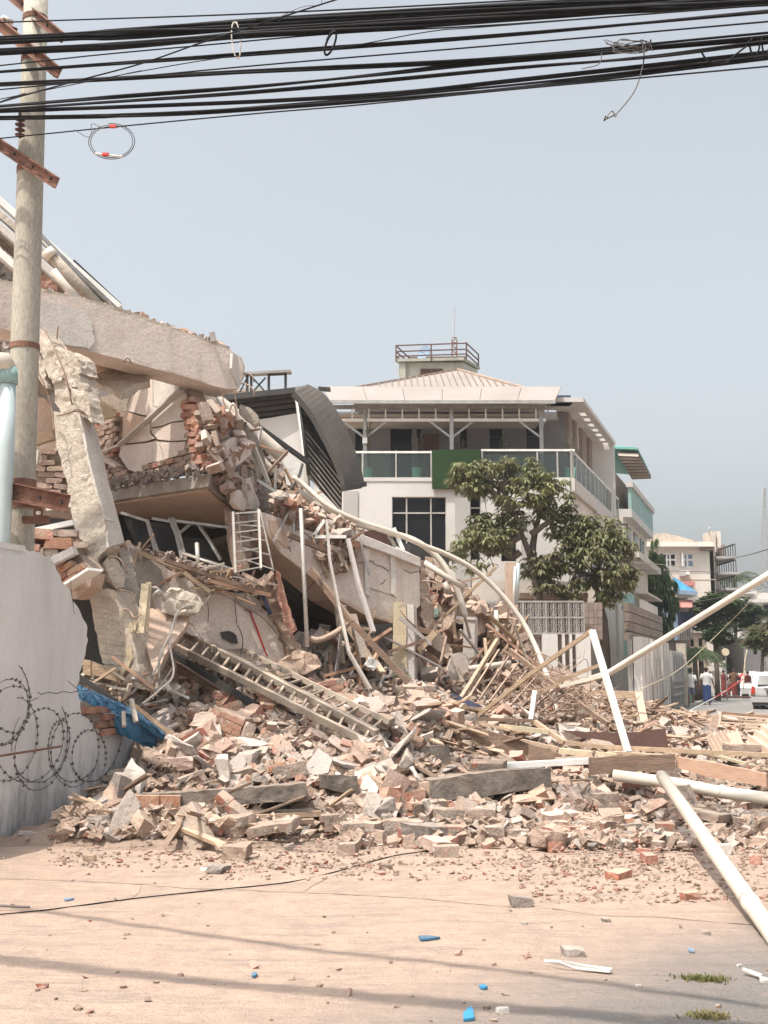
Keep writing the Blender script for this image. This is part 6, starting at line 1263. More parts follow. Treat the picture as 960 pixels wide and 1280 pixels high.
# sticks, laths and wires caught all over the wreck
def litter(name, n, pl, poly, m_list, L, wd, lab, cat, sd, off=.15, tilt=1.0):
    rr = random.Random(sd); k = 0; xs_ = [p[0] for p in poly]; ys_ = [p[1] for p in poly]
    while k < n:
        x = rr.uniform(min(xs_), max(xs_)); y = rr.uniform(min(ys_), max(ys_))
        if not inside(x, y, poly): continue
        c = pl.at(x, y, off * rr.random()); d = Vector((rr.gauss(0, 1), rr.gauss(0, .5), rr.gauss(0, tilt))).normalized() * rr.uniform(*L)
        if wd: o = MB().bar(c - d / 2, c + d / 2, rr.uniform(wd * .5, wd), rr.uniform(wd * .3, wd * .6)).build(name, rr.choice(m_list))
        else: o = MB().tube(spline([c, c + d * .4 - UP * rr.uniform(.02, .2) + Vector((rr.uniform(-.1, .1), -.05, 0)), c + d - UP * rr.uniform(.1, .5)], 6), rr.uniform(.003, .006), 5).build(name, rr.choice(m_list))
        tag(o, lab, cat, lab); k += 1
WD = ['wood', 'wood_dark', 'plaster_grey', 'wood_pink', 'concrete_pale']
litter('broken_lath', 9, PP, [(335, 628), (400, 646), (456, 670), (470, 700), (420, 720), (350, 670)], WD, (.2, .8), .06, 'broken lath caught on the fallen parapet', 'lath', 1)
litter('broken_lath', 30, PN, [(150, 676), (330, 722), (338, 750), (250, 742), (160, 705)], WD, (.2, .7), .05, 'broken lath on the ledge below the dark opening', 'lath', 2, .3, .4)
litter('broken_lath', 30, vpl(525, 780, 18.4, 660, 840, 17.6), [(528, 706), (560, 712), (590, 745), (645, 770), (690, 850), (680, 890), (560, 880), (530, 800)], WD, (.3, 1.5), .07, 'broken lath sticking out of the bank behind the posts', 'lath', 3, .5)
litter('broken_lath', 26, vpl(380, 800, 16.0, 520, 830, 16.2), [(388, 780), (520, 780), (540, 850), (400, 850)], WD, (.3, 1.1), .08, 'broken lath standing in the dark hollow', 'lath', 4, .4)
litter('broken_lath', 22, vpl(100, 860, 12.9, 250, 860, 13.2), [(110, 830), (240, 850), (225, 905), (180, 900), (120, 860)], WD, (.2, .6), .05, 'broken lath by the column foot', 'lath', 5, .3)
litter('broken_lath', 24, vpl(230, 480, 16.3, 372, 600, 16.9), [(222, 478), (246, 478), (330, 560), (376, 606), (372, 640), (330, 640), (300, 560)], WD, (.2, 1.0), .06, 'broken lath on the slope behind the brick pier', 'lath', 6, .4)
litter('hanging_wire', 6, PP, [(340, 650), (520, 705), (515, 740), (350, 690)], ['wire', 'black'], (.2, .9), 0, 'thin wire dangling over the fallen parapet', 'wire', 7, .2, .4)
litter('hanging_wire', 0, PW, [(120, 500), (240, 480), (255, 580), (140, 600)], ['wire', 'black'], (.2, .7), 0, 'thin wire hung over the broken brick wall', 'wire', 8, .2, .4)
litter('hanging_wire', 6, PQ, [(180, 710), (340, 760), (350, 800), (200, 780)], ['wire', 'black'], (.2, .7), 0, 'thin wire dangling on the lower fallen wall', 'wire', 9, .2, .4)
rubblefill('rubble_fill', 'rubble_grey', vpl(142, 604, 16.4, 262, 582, 14.7), [(140, 600), (262, 578), (264, 590), (140, 612)], 120, 'crumbs along the tilted slab edge', size=(.03, .12), off=.1, depth=.3)
rubblefill('rubble_fill', 'rubble', PZ, [(240, 486), (300, 524), (372, 604), (374, 640), (340, 640), (310, 560)], 260, 'crumbs lying on the sloping wall face', size=(.04, .2), off=.3, depth=.35)
rubblefill('rubble_fill', 'rubble_grey', PB, [(60, 364), (150, 384), (285, 432), (288, 440), (150, 392), (60, 372)], 90, 'crumbs along the top of the roof beam', size=(.03, .10), off=-.05, depth=.4)
# small things on the road in front
def scrap(px, wpx, hpx, m_, lab, name='plastic_scrap', cat='scrap', th=.012, yaw=0):
    c = G(*px); s = c.y / FPX; L = wpx * s; D = hpx * s * c.y / 1.6 * .9; rr = random.Random(int(px[0])); pts_ = []
    for k in range(5):
        a_ = 2 * math.pi * (k + rr.uniform(-.3, .3)) / 5; pts_.append(c + Vector((math.cos(a_) * L / 2 * rr.uniform(.7, 1.1), math.sin(a_) * D / 2 * rr.uniform(.7, 1.1) + math.cos(a_) * L * math.tan(yaw) / 2, gh(c.x, c.y) + .004)))
    return tag(MB().prism(pts_, UP * th).build(name, m_), lab, cat)
scrap((586, 1270), 18, 20, 'blue_bright', 'bright blue plastic shard at the bottom of the road', yaw=1.0)
scrap((533, 1177), 34, 5, 'blue', 'pale blue scrap flattened on the dust', yaw=.05)
scrap((604, 1237), 10, 5, 'blue_bright', 'tiny blue chip above the bright shard')
scrap((192, 1048), 34, 3, 'blue_wall', 'pale blue strip of film near the planks', yaw=.05)
scrap((256, 1089), 14, 4, 'white_metal', 'small white flake on the dust left of centre')
scrap((86, 1126), 18, 3, 'blue_wall', 'thin bluish sliver on the dust at the left')
scrap((864, 1187), 8, 4, 'blue_wall', 'pale blue dot of plastic near the pipe')
scrap((318, 1218), 10, 5, 'blue', 'blue scrap beside the broad cable shadow')
tag(MB().prism([G(680, 1202, .03), G(700, 1203, .045), (G(735, 1209, .03)), G(766, 1213, .02), G(762, 1216, .02), G(720, 1211, .02), G(684, 1205, .02)], UP * .012).build('white_strip', 'white_metal'), 'long curled white strip lying on the road', 'strip')
tag(MB().prism([G(928, 1213, .02), G(930, 1212, .02), G(953, 1220, .02), G(951, 1222, .02)], UP * .01).build('white_strip', 'white_metal'), 'short white stick near the lower right corner', 'strip')
def stone(px, wpx, m_, lab, sd, name='stone', cat='stone', sz=(1, .7, .5)):
    c = G(*px); s = wpx * c.y / FPX; rr = random.Random(sd); me_ = hull_mesh(name, chunk_pts(s * sz[0], s * sz[1], s * sz[2], .3, 5, rr), m_)
    o = inst(name, me_, Matrix.Translation(c + UP * (gh(c.x, c.y) + s * sz[2] * .42)) @ Euler((rr.uniform(-.1, .1), rr.uniform(-.1, .1), rr.uniform(-.5, .5))).to_matrix().to_4x4()); tag(o, lab, cat)
stone((652, 1133), 24, 'rubble_grey', 'grey shard lying alone in the middle of the road', 1)
stone((716, 1194), 26, 'rubble_grey', 'flat grey stone beside the curled white strip', 2, sz=(1, .6, .4))
stone((863, 1124), 22, 'brick', 'orange brick shard alone on the road near the pipe', 3, sz=(1, .6, .4))
stone((628, 1266), 14, 'plaster_white', 'small white stone near the bottom edge', 4)
stone((758, 1153), 10, 'rubble_grey', 'tiny dark pebble right of centre', 5); stone((655, 1155), 7, 'rubble_grey', 'tiny dark pebble under the grey shard', 6)
stone((112, 1077), 14, 'wood', 'tan wooden block on the dust at the left', 7, sz=(1, .6, .6)); stone((362, 1063), 13, 'rubble_grey', 'grey pebble by the front of the planks', 8, sz=(1, .6, .6))
stone((883, 1170), 9, 'rubble_grey', 'small pebble near the slanting pipe', 9); stone((956, 1229), 10, 'plaster_white', 'white chip at the right edge', 10); stone((924, 1206), 6, 'plaster_white', 'tiny white chip lower right', 11); stone((798, 1235), 6, 'plaster_white', 'tiny white chip in the asphalt patch', 12)
stone((903, 1068), 18, 'plaster_white', 'pale round lump behind the slanting pipe', 13, sz=(1, .7, .7)); stone((945, 1080), 14, 'brick', 'small red brick corner right of the pipe', 14, sz=(1, .8, .9)); stone((693, 1066), 16, 'brick', 'little brown brick corner before the heap', 15, sz=(1, .8, .8)); stone((784, 1060), 14, 'brick', 'red brick corner standing before the heap', 16, sz=(1, .8, 1.1))
gw = [G(-30, 1148), G(60, 1139), G(160, 1126), G(260, 1114), G(360, 1102), G(420, 1091), G(470, 1076), G(500, 1070), G(540, 1063), G(600, 1050)]
tag(MB().tube(spline([p + UP * (gh(p.x, p.y) + .006) for p in gw], 8), .0045, 6).build('fallen_wire', 'black', smooth=True), 'thin black wire lying in a long curve on the road', 'wire')
tag(MB().tube([G(-20, 1131, .03), G(37, 1134, .03)], .008, 6).build('fallen_wire', 'wire'), 'short dark wire end at the left side of the road', 'wire')
def tuft(px, n, r_, lab, sd):
    rr = random.Random(sd); mb = MB(); c = G(*px)
    for _ in range(n):
        a_ = rr.uniform(0, 6.28); d = Vector((rr.gauss(0, r_), rr.gauss(0, r_ * .5), 0)); h_ = rr.uniform(.008, .028); l_ = Vector((math.cos(a_), math.sin(a_), 0)) * h_ * rr.uniform(.3, 1.2); s = Vector((-math.sin(a_), math.cos(a_), 0)) * .005
        p = c + d + UP * gh(c.x + d.x, c.y + d.y); mb.poly([p - s, p + s, p + l_ * .5 + UP * h_ * .7 + s * .6, p + l_ * .5 + UP * h_ * .7 - s * .6]); mb.poly([p + l_ * .5 + UP * h_ * .7 - s * .6, p + l_ * .5 + UP * h_ * .7 + s * .6, p + l_ + UP * h_])
    tag(mb.build('grass_tuft', 'grass'), lab, 'grass', kind='stuff')
tuft((882, 1225), 380, .055, 'dry green grass tuft in the asphalt crack', 1); tuft((886, 1272), 300, .05, 'smaller grass tuft at the bottom edge', 2)

# ------------------------------------------------------------------ black curved shed behind the collapsed building
def Bx(x0, y0, x1, y1, Y, dep, mb=None, off=0.0):
    """upright box whose near face fills a patch of the picture at distance Y"""
    a = W(x0, (y0 + y1) / 2, Y).x; b = W(x1, (y0 + y1) / 2, Y).x; z0 = W((x0 + x1) / 2, y1, Y).z; z1 = W((x0 + x1) / 2, y0, Y).z
    mb = mb or MB(); yy = Y + off
    return mb.box(((a + b) / 2, yy + dep / 2, (z0 + z1) / 2), b - a, dep, z1 - z0)
SY = 27.0
shed = thing('curved_shed', W(400, 640, SY), 'black curved metal roof with slatted side wall and white front', 'shed')
PG = Plane(W(374, 560, SY), Vector((-.15, -1, 0)))          # white front wall
SD = (DS * 1.0)
plate('front_wall', 'white', PG, [(300, 528), (340, 522), (374, 516), (384, 600), (384, 700), (300, 700)], .15, shed)
plate('inner_wall', 'plaster_white', Plane(W(340, 600, SY - .4), Vector((0, -1, 0))), [(318, 560), (345, 585), (375, 612), (378, 640), (378, 680), (318, 680)], .1, shed)
inner = [(368, 489), (388, 512), (406, 544), (418, 568), (428, 594), (431, 609)]
outer = [(385, 480), (405, 492), (424, 518), (438, 548), (449, 577), (456, 605)]
# roof band: curved outer skin between the near edge and the far edge
V = []; F = []
near = spline([PG.at(x, y, .9) for x, y in inner], 4); farr = spline([PG.at(x, y, -.6) for x, y in outer], 4)
for a, b in zip(near, farr): V += [a, b]
for i in range(len(near) - 1): F.append([2 * i, 2 * i + 1, 2 * i + 3, 2 * i + 2])
k = len(V); V += [v + Vector((-.08, 0.05, -.10)) for v in V]; F += [[t + k for t in f][::-1] for f in F]
F += [[2 * i, 2 * i + 2, 2 * i + 2 + k, 2 * i + k] for i in range(len(near) - 1)] + [[2 * i + 1, 2 * i + 1 + k, 2 * i + 3 + k, 2 * i + 3] for i in range(len(near) - 1)] + [[k - 2, k - 1, 2 * k - 1, 2 * k - 2]]
MB().add(V, F).build('roof_band', 'shed', shed)
MB().bar(PG.at(456, 605, -.55), PG.at(430, 610, .9), .10, .12).build('gutter', 'dark', shed)
# flat part of the roof and its shaded underside with purlins
UA, UB, UC, UD = W(255, 499, SY + .3), W(385, 480.5, SY + .2), W(374, 517, SY + 4.8), W(300, 532, SY + 4.8)
MB().prism([W(250, 500, SY - .2), W(370, 488, SY - .2), W(386, 481, SY + .9), W(300, 494, SY + 1.2)], UP * -.05).build('roof_sheet', 'shed', shed)
cw = MB(); cw.prism([W(262, 500, SY - .15), W(368, 489, SY - .15), W(373, 523, SY - .1 + .6), W(316, 531, SY + .5)], Vector((0, .25, .05))); cw.build('roof_lining', 'dark', shed)
for i in range(5):
    f = .14 + i * .19; a = W(262, 500, SY - .2) + (W(316, 531, SY + .4) - W(262, 500, SY - .2)) * f; b = W(368, 489, SY - .2) + (W(373, 523, SY + .4) - W(368, 489, SY - .2)) * f
    MB().bar(a, b, .06, .09).build('purlin', 'shed', shed)
MB().bar(W(262, 499, SY - .25), W(369, 488, SY - .25), .08, .14).build('fascia', 'dark', shed)
T('corner_post', [(372, 497, SY - .3), (384, 595, SY - .3), (385, 650, SY - .3)], .07, 'alu', parent=shed, straight=True)
T('wall_edge', [(374, 497, SY - .38), (386, 594, SY - .38)], .05, 'dark', parent=shed, straight=True)
PLv = Plane(W(400, 560, SY - .1), Vector((.12, -1, 0)))
lv = [(376, 498), (388, 513), (406, 545), (418, 568), (428, 595), (427, 640), (386, 597), (380, 560)]
plate('wall_backing', 'dark', PLv, lv, .05, shed, off=-.12)
sl0 = [(377, 500 + i * 10.0, 428, 500 + i * 10.0 + 66) for i in range(-4, 11)]
n = 0
for i in range(20):
    y0 = 478 + i * 7.2; seg = []
    for s_ in range(41):
        x = 374 + 55 * s_ / 40.0; y = y0 + (x - 374) * 1.27
        if inside(x, y, lv): seg.append((x, y))
    if len(seg) > 3:
        MB().bar(PLv.at(*seg[0], .02), PLv.at(*seg[-1], .02), .03, .05, PLv.n).build('slat', 'louver' if y0 > 524 else 'shed', shed)
for (a, b) in (((380, 528), (410, 548)), ((384, 552), (424, 590)), ((379, 512), (396, 530))):
    MB().bar(PLv.at(*a, .08), PLv.at(*b, .08), .05).build('brace', 'dark', shed)
# frame of a water tank stand behind
ts = thing('tank_stand', W(335, 490, 31), 'dark steel stand on the roof behind the collapsed building', 'tank stand')
MB().bar(W(305, 468, 31), W(364, 465, 31), .3, .07).build('deck', 'steel', ts)
for x in (309, 314, 336, 357): MB().bar(W(x, 466, 31), W(x, 492, 31), .07).build('post', 'dark', ts)
for a, b in (((314, 470), (330, 488)), ((332, 472), (316, 490)), ((300, 490), (309, 472)), ((336, 469), (357, 468))): MB().bar(W(*a, 31), W(*b, 31), .04).build('brace', 'dark', ts)
tag(MB().bar(W(258, 488, 32), W(330, 489, 32), .3, .10).build('roof_edge', 'louver'), 'pale roof edge showing under the tank stand', 'roof edge')
tag(MB().bar(W(398, 486, 33), W(413, 487, 33), .4, .05).build('roof_edge', 'dark'), 'dark roof tip just right of the curved shed', 'roof edge')

# ------------------------------------------------------------------ the white house with the roof terrace
BY = 38.0
C = W(718, 835, BY); C.z = 0; FX = Vector((1, 0, 0))
def S(v, z, u=0.0): return C + FX * u + DS * v + UP * z
PSd = Plane(C, DS.cross(UP))
def sv(px, py, u=0.0):
    p = Plane(C + FX * u, DS.cross(UP)).at(px, py); return (p - C - FX * u).dot(DS), p.z
def zY(py, Y=BY): return W(600, py, Y).z
zt = zY(600); zr = zY(503, 39.6)
hs_ = thing('white_house', (3, 44, 0), 'white house with glass railed roof terrace and tin hip roof', 'house')
xl = W(392, 700, BY).x; xr = C.x
# front wall built round its windows
wins = [(490, 621, 558, 712), (588, 619, 601, 645), (588, 655, 600, 700), (626, 640, 646, 702)]
def wall_with_holes(x0, x1, z0, z1, Y, th, holes, m, par, name='wall'):
    xsn = sorted(set([x0, x1] + [h[0] for h in holes] + [h[2] for h in holes])); mb = MB()
    for a, b in zip(xsn, xsn[1:]):
        hh = sorted([(h[1], h[3]) for h in holes if h[0] <= a + 1e-6 and h[2] >= b - 1e-6]); z = z0
        for (c, d) in hh:
            if c > z: mb.box(((a + b) / 2, Y + th / 2, (z + c) / 2), b - a, th, c - z)
            z = d
        if z1 > z: mb.box(((a + b) / 2, Y + th / 2, (z + z1) / 2), b - a, th, z1 - z)
    return mb.build(name, m, par)
H_ = [(W(a, (b + d) / 2, BY).x, zY(d), W(c, (b + d) / 2, BY).x, zY(b)) for a, b, c, d in wins]
wall_with_holes(xl, xr, 0, zt, BY, .25, H_, 'white', hs_)
MB().prism([S(0.26, 0), S(22, 0), S(22, zt), S(.26, zt)], FX * -.25).build('side_wall', 'cream', hs_)
MB().box(((xl + xr) / 2, BY + 6, zt - .12), xr - xl, 11.4, .2).build('terrace_floor', 'plaster_grey', hs_)
MB().box(((xl + xr) / 2, BY + .02, zt + .02), xr - xl + .02, .1, .13).build('slab_edge', 'white', hs_)
for (x0, y0, x1, y1, m_, pr) in ((429, 614, 447, 800, 'grey_panel', .05), (569, 607, 588, 800, 'grey_panel', .06), (652, 640, 668, 800, 'grey_panel', .06)):
    mb = Bx(x0, y0, x1, y1, BY, .2, off=-pr); mb.build('pilaster', m_, hs_)
def window(x0, y0, x1, y1, Y, mulls, rails_, par, fm='alu', gm='glass', fr=.05, inset=.12):
    a = W(x0, (y0 + y1) / 2, Y).x; b = W(x1, (y0 + y1) / 2, Y).x; z0 = W((x0 + x1) / 2, y1, Y).z; z1 = W((x0 + x1) / 2, y0, Y).z; Yi = Y + inset
    mb = MB()
    for (p, q) in (((a, z0), (b, z0)), ((a, z1), (b, z1)), ((a, z0), (a, z1)), ((b, z0), (b, z1))): mb.bar(Vector((p[0], Yi, p[1])), Vector((q[0], Yi, q[1])), fr)
    for m_ in mulls: x = a + (b - a) * m_; mb.bar(Vector((x, Yi - .012, z0)), Vector((x, Yi - .012, z1)), fr)
    for r_ in rails_: z = z1 + (z0 - z1) * r_; mb.bar(Vector((a, Yi - .02, z)), Vector((b, Yi - .02, z)), fr)
    f = mb.build('window', fm, par)
    xs_ = [0] + list(mulls) + [1]; zs_ = [0] + list(rails_) + [1]
    for i in range(len(xs_) - 1):
        for j in range(len(zs_) - 1):
            MB().box((a + (b - a) * (xs_[i] + xs_[i + 1]) / 2, Yi + .03, z1 + (z0 - z1) * (zs_[j] + zs_[j + 1]) / 2), (b - a) * (xs_[i + 1] - xs_[i]) - .01, .012, (z1 - z0) * (zs_[j + 1] - zs_[j]) - .01).build('pane', gm, f)
    return f
window(490, 621, 558, 712, BY, (.27, .72), (.22,), hs_)
window(588, 619, 601, 645, BY, (), (.6,), hs_); window(588, 655, 600, 700, BY, (), (.3,), hs_); window(626, 640, 646, 702, BY, (), (.3,), hs_)
MB().box(((xl + xr) / 2, BY + 3.0, 3.3), xr - xl - .6, .1, 6.4).build('inner_wall', 'dark', hs_)
for (x, y0, y1, h_) in ((501, 680, 712, .4),): pass
# set back upper storey
UYw = BY + 3.0
xu = W(706, 540, UYw).x; x0u = W(395, 540, UYw).x
uw = [(488, 524, 515, 563), (521, 524, 527, 563), (528, 544, 548, 563), (575, 524, 584, 560), (612, 526, 628, 561), (658, 526, 675, 561), (444, 524, 455, 563)]
H_ = [(W(a, (b + d) / 2, UYw).x, max(zt + .02, W(600, d, UYw).z if d < 562 else zt + .02), W(c, (b + d) / 2, UYw).x, W(600, b, UYw).z) for a, b, c, d in uw]
ztop = zr - .02
wall_with_holes(x0u, xu, zt, ztop, UYw, .2, H_, 'grey_wall', hs_, 'upper_wall')
for (a, b, c, d), (hx0, hz0, hx1, hz1) in zip(uw, H_):
    f = MB()
    for (p, q) in (((hx0, hz0), (hx0, hz1)), ((hx1, hz0), (hx1, hz1)), ((hx0, hz1), (hx1, hz1)), ((hx0, hz0 + (hz1 - hz0) * .45), (hx1, hz0 + (hz1 - hz0) * .45))): f.bar(Vector((p[0], UYw + .08, p[1])), Vector((q[0], UYw + .08, q[1])), .05)
    f = f.build('window', 'dark', hs_)
    MB().box(((hx0 + hx1) / 2, UYw + .12, (hz0 + hz1) / 2), hx1 - hx0, .02, hz1 - hz0).build('pane', 'glass' if a != 528 else 'brown', f)
MB().box((W(538, 550, UYw).x, UYw - .02, (zt + W(600, 543, UYw).z) / 2), .62, .06, W(600, 543, UYw).z - zt).build('door', 'brown', hs_)
uu = xu - C.x - DS.x / DS.y * 3.0      # how far the upper side wall stands in from the corner line
vF = sv(744, 600, .1)[0]
def sidebox(v0, v1, u0, u1, z0, z1, nm, m_):
    return MB().prism([S(v0, z0, u0), S(v0, z0, u1), S(v1, z0, u1), S(v1, z0, u0)], UP * (z1 - z0)).build(nm, m_, hs_)
sidebox(3.4, 22, uu - .2, uu, zt, ztop, 'upper_side_wall', 'white')
for (v0, v1) in ((3.3, 4.0), (4.7, 5.2), (6.3, 7.4), (8.0, 8.8)): sidebox(v0, v1, uu - .02, uu + .14, zt, ztop - .02, 'pilaster', 'brown_wall')
sidebox(5.5, 6.1, uu - .02, uu + .02, zt + .3, zt + 2.2, 'window_side', 'glass')
sidebox(9.6, 9.85, uu, .25, zt, zr, 'fin_wall', 'white')
# flat eave with slots that let the sun through
sidebox(1.6, 3.0, uu - 2.5, .28, zr, zr + .16, 'eave', 'white')
sidebox(3.0, 10.0, .02, .28, zr, zr + .16, 'eave', 'white'); sidebox(3.0, 10.0, uu - .3, uu + .45, zr, zr + .16, 'eave', 'white')
v = 3.0
for i in range(7): sidebox(v, v + .45, uu + .45, .02, zr, zr + .155, 'eave_slat', 'white'); v += 1.0
sidebox(v - .2, 10.0, uu + .45, .02, zr, zr + .155, 'eave', 'white')
# canopy on steel posts
zc = zY(506, BY)
for x in (456, 565, 678): mb = MB().bar(Vector((W(x, 530, BY).x, BY + .35, zt)), Vector((W(x, 530, BY).x, BY + .35, zc)), .13); mb.build('canopy_post', 'steel', hs_)
xa = W(408, 510, BY).x; xb = W(684, 510, BY).x
z2 = zY(522.5, BY)
MB().box(((xa + xb) / 2, BY + .35, zc), xb - xa, .12, .13).build('canopy_beam', 'steel', hs_); MB().box(((xa + xb) / 2, BY + .35, z2), xb - xa, .10, .10).build('canopy_beam', 'white_metal', hs_)
for i in range(13): x = xa + .3 + (xb - xa - .3) * i / 12.6; MB().bar(Vector((x, BY + .34, z2)), Vector((x, BY + .34, zc)), .05).build('canopy_strut', 'white_metal', hs_)
for x in (456, 565, 678):
    px_ = W(x, 530, BY).x
    for s_ in (-1, 1):
        if x == 678 and s_ > 0: continue
        MB().bar(Vector((px_, BY + .34, zY(545))), Vector((px_ + s_ * .82, BY + .34, z2)), .07).build('canopy_brace', 'steel', hs_)
MB().bar(Vector((W(678, 530, BY).x + .02, BY + .35, zY(535))), Vector((W(690, 500, BY).x, BY + .35, zY(500))), .04).build('canopy_brace', 'steel', hs_)
MB().box(((xa + xb) / 2, UYw - 1.0, zc - .16), xb - xa, 2.4, .04).build('soffit', 'beige', hs_)
for i in range(6): MB().box((xa + .6 + i * 1.3, UYw - 1.6, zc - .24), .9, .5, .08).build('soffit_panel', 'plaster_tan', hs_)
cz0 = zY(502, BY - .3); cz1 = cz0 + .28
xa2 = W(412, 502, BY - .3).x; xb2 = W(694, 500, BY - .3).x; xb3 = W(702, 484, BY + 1.6).x; xa3 = W(404, 489, BY + 1.6).x
for i in range(6):
    a = i / 6; b = (i + 1) / 6 - .002
    MB().prism([Vector((xa2 + (xb2 - xa2) * a, BY - .3, cz0)), Vector((xa2 + (xb2 - xa2) * b, BY - .3, cz0)), Vector((xa3 + (xb3 - xa3) * b, BY + 1.6, W(600, 484.5, BY + 1.6).z)), Vector((xa3 + (xb3 - xa3) * a, BY + 1.6, W(600, 484.5, BY + 1.6).z))], UP * .04).build('roof_panel', 'roof_tin', hs_)
MB().box(((xa2 + xb2) / 2, BY - .33, cz0 - .02), xb2 - xa2, .06, .12).build('gutter', 'steel', hs_)
# dark fascia strip right of the canopy
MB().prism([W(690, 494, 39.9), W(713, 494, 39.9), W(716, 503, 39.6), W(686, 503, 39.6)], Vector((0, .6, 0))).build('fascia', 'navy', hs_)
# hip roof
ap = W(572, 462.5, BY + 6.5); e0 = W(440, 488.5, BY + 1.7); e1_ = W(657, 483.5, BY + 1.7); e1_.z = e0.z = (e0.z + e1_.z) / 2
rr_ = Vector((ap.x + .6, ap.y + .2, ap.z)); bk = Vector((e1_.x + 3.5, BY + 12, e0.z)); bk0 = Vector((e0.x, BY + 12, e0.z))
MB().add([e0, e1_, ap, bk, bk0], [(0, 1, 2), (1, 3, 2), (3, 4, 2), (4, 0, 2)]).build('hip_roof', 'roof_tin', hs_)
K = 26
for i in range(1, K):
    t = i / K; p = e0 + (e1_ - e0) * t; ta = (ap.x - e0.x) / (e1_.x - e0.x)
    # seams run up the slope and stop at the hips
    q = e0 + (ap - e0) * (t / ta) if t < ta else e1_ + (ap - e1_) * ((1 - t) / (1 - ta))
    base = Vector((q.x, e0.y, e0.z)); sk_ = (q - base) 
    MB().bar(Vector((q.x - .0, e0.y, e0.z)) + Vector((0, -.01, .02)), q + Vector((0, 0, .03)), .035, .05).build('roof_seam', 'brown_wall', hs_)  # seams coloured darker to stand for the shadow they cast
for (a, b) in ((e0, ap), (e1_, ap)): MB().bar(a + UP * .04, b + UP * .04, .12, .06).build('ridge_cap', 'plaster_tan', hs_)
# glass railing along front and side
zg = zY(565); 
MB().box((W(493, 566, BY).x, BY + .05, zg), W(541, 566, BY).x - W(444, 566, BY).x, .07, .07).build('hand_rail', 'white_metal', hs_)
MB().box((W(660, 563, BY).x, BY + .05, zY(562.5)), W(718, 563, BY).x - W(601, 563, BY).x, .07, .07).build('hand_rail', 'white_metal', hs_)
for x in (444, 453, 495, 539, 603, 672, 697, 716): MB().bar(Vector((W(x, 580, BY).x, BY + .05, zt)), Vector((W(x, 580, BY).x, BY + .05, zY(563))), .05).build('rail_post', 'alu', hs_)
for a, b in ((444, 453), (454, 494), (496, 538), (604, 671), (673, 696), (698, 715)):
    x0 = W(a, 580, BY).x; x1 = W(b, 580, BY).x; MB().box(((x0 + x1) / 2, BY + .05, (zt + .1 + zY(567)) / 2), x1 - x0 - .04, .015, zY(567) - zt - .1).build('glass_panel', 'rail_glass', hs_)
zs = zY(562.5)
vE = 12.0
MB().bar(S(0, zs, .05), S(vE, zs, .05), .07).build('hand_rail', 'white_metal', hs_)
for i in range(13):
    MB().bar(S(i, zt, .05), S(i, zs, .05), .05).build('rail_post', 'alu', hs_)
    if i < 12: MB().prism([S(i + .04, zt + .12, .05), S(i + .96, zt + .12, .05), S(i + .96, zs - .08, .05), S(i + .04, zs - .08, .05)], FX * .012).build('glass_panel', 'rail_glass', hs_)
MB().prism([S(-.05, zt - .42, .05), S(vE + .3, zt - .42, .05), S(vE + .3, zt + .06, .05), S(-.05, zt + .06, .05)], FX * .12).build('slab_edge', 'plaster_white', hs_)
MB().bar(S(9.8, zt - .35, .3), S(12.6, zt + .0, .35), .08).build('awning_arm', 'dark', hs_)
sidebox(5, 5.4, .1, .22, zt - .5, zt - .05, 'wall_box', 'white')
# lower side wall features
for (v0, v1, z0, z1, m_) in ((1.2, 2.4, 4.6, 6.4, 'glass'), (4.0, 5.4, 4.6, 6.4, 'glass'), (8.0, 9.5, 4.6, 6.4, 'glass')):
    MB().prism([S(v0, z0, .0), S(v1, z0, .0), S(v1, z1, .0), S(v0, z1, .0)], FX * .05).build('window', m_, hs_)
# lift house, railing, dish and mast on the roof
lhY = BY + 8
lh_ = thing('roof_lift_house', W(547, 470, lhY), 'grey green roof cabin with railings on top of the hip roof', 'roof cabin')
Bx(500, 453, 579, 492, lhY, 2.6).build('cabin_wall', 'lift', lh_)
Bx(499, 453, 507, 492, lhY - .1, .3).build('corner_pier', 'lift', lh_); 
MB().prism([W(579, 453, lhY), W(597, 463, lhY + 2.0), W(597, 492, lhY + 2.0), W(579, 492, lhY)], Vector((0, .3, 0))).build('cabin_side', 'lift', lh_)
MB().prism([W(494, 452, lhY - .2), W(580, 450, lhY - .2), W(600, 462, lhY + 2.3), W(512, 463, lhY + 2.3)], UP * .12).build('roof_slab', 'lift', lh_)
window(526, 462, 553, 476, lhY, (.5,), (), lh_, 'brown', 'brown', .05, -.05)
def rl(a, b, Ya, Yb, w_=.045): return MB().bar(W(*a, Ya), W(*b, Yb), w_).build('rail', 'brown', lh_)
for dy in (0, 7.5, 13.5):
    rl((495, 432 + dy), (583, 429 + dy), lhY - .2, lhY - .2); rl((583, 429 + dy), (598, 443 + dy), lhY - .2, lhY + 2.2); rl((495, 432 + dy), (511, 447 + dy * .8), lhY - .2, lhY + 2.2)
for x, y, Yq in ((495, 432, lhY - .2), (539, 430.5, lhY - .2), (583, 428, lhY - .2), (598, 443, lhY + 2.2), (511, 447, lhY + 2.2), (581.5, 446, lhY + 2)):
    rl((x, y), (x, y + 21 if Yq < lhY else y + 15), Yq, Yq, .06)
rl((511, 447), (582, 446), lhY + 2.2, lhY + 2.2)
MB().bar(W(495, 452, lhY - .25), W(498, 470, lhY - .25), .03).build('drain_pipe', 'alu', lh_)
ds_ = thing('satellite_dish', W(531, 451, lhY + .3), 'blue satellite dish on the roof cabin', 'satellite dish')
c = W(531, 442, lhY + .3); V = [c]; F = []; nn = Vector((-.55, -.75, .35)).normalized(); e_ = nn.cross(UP).normalized(); f_ = e_.cross(nn)
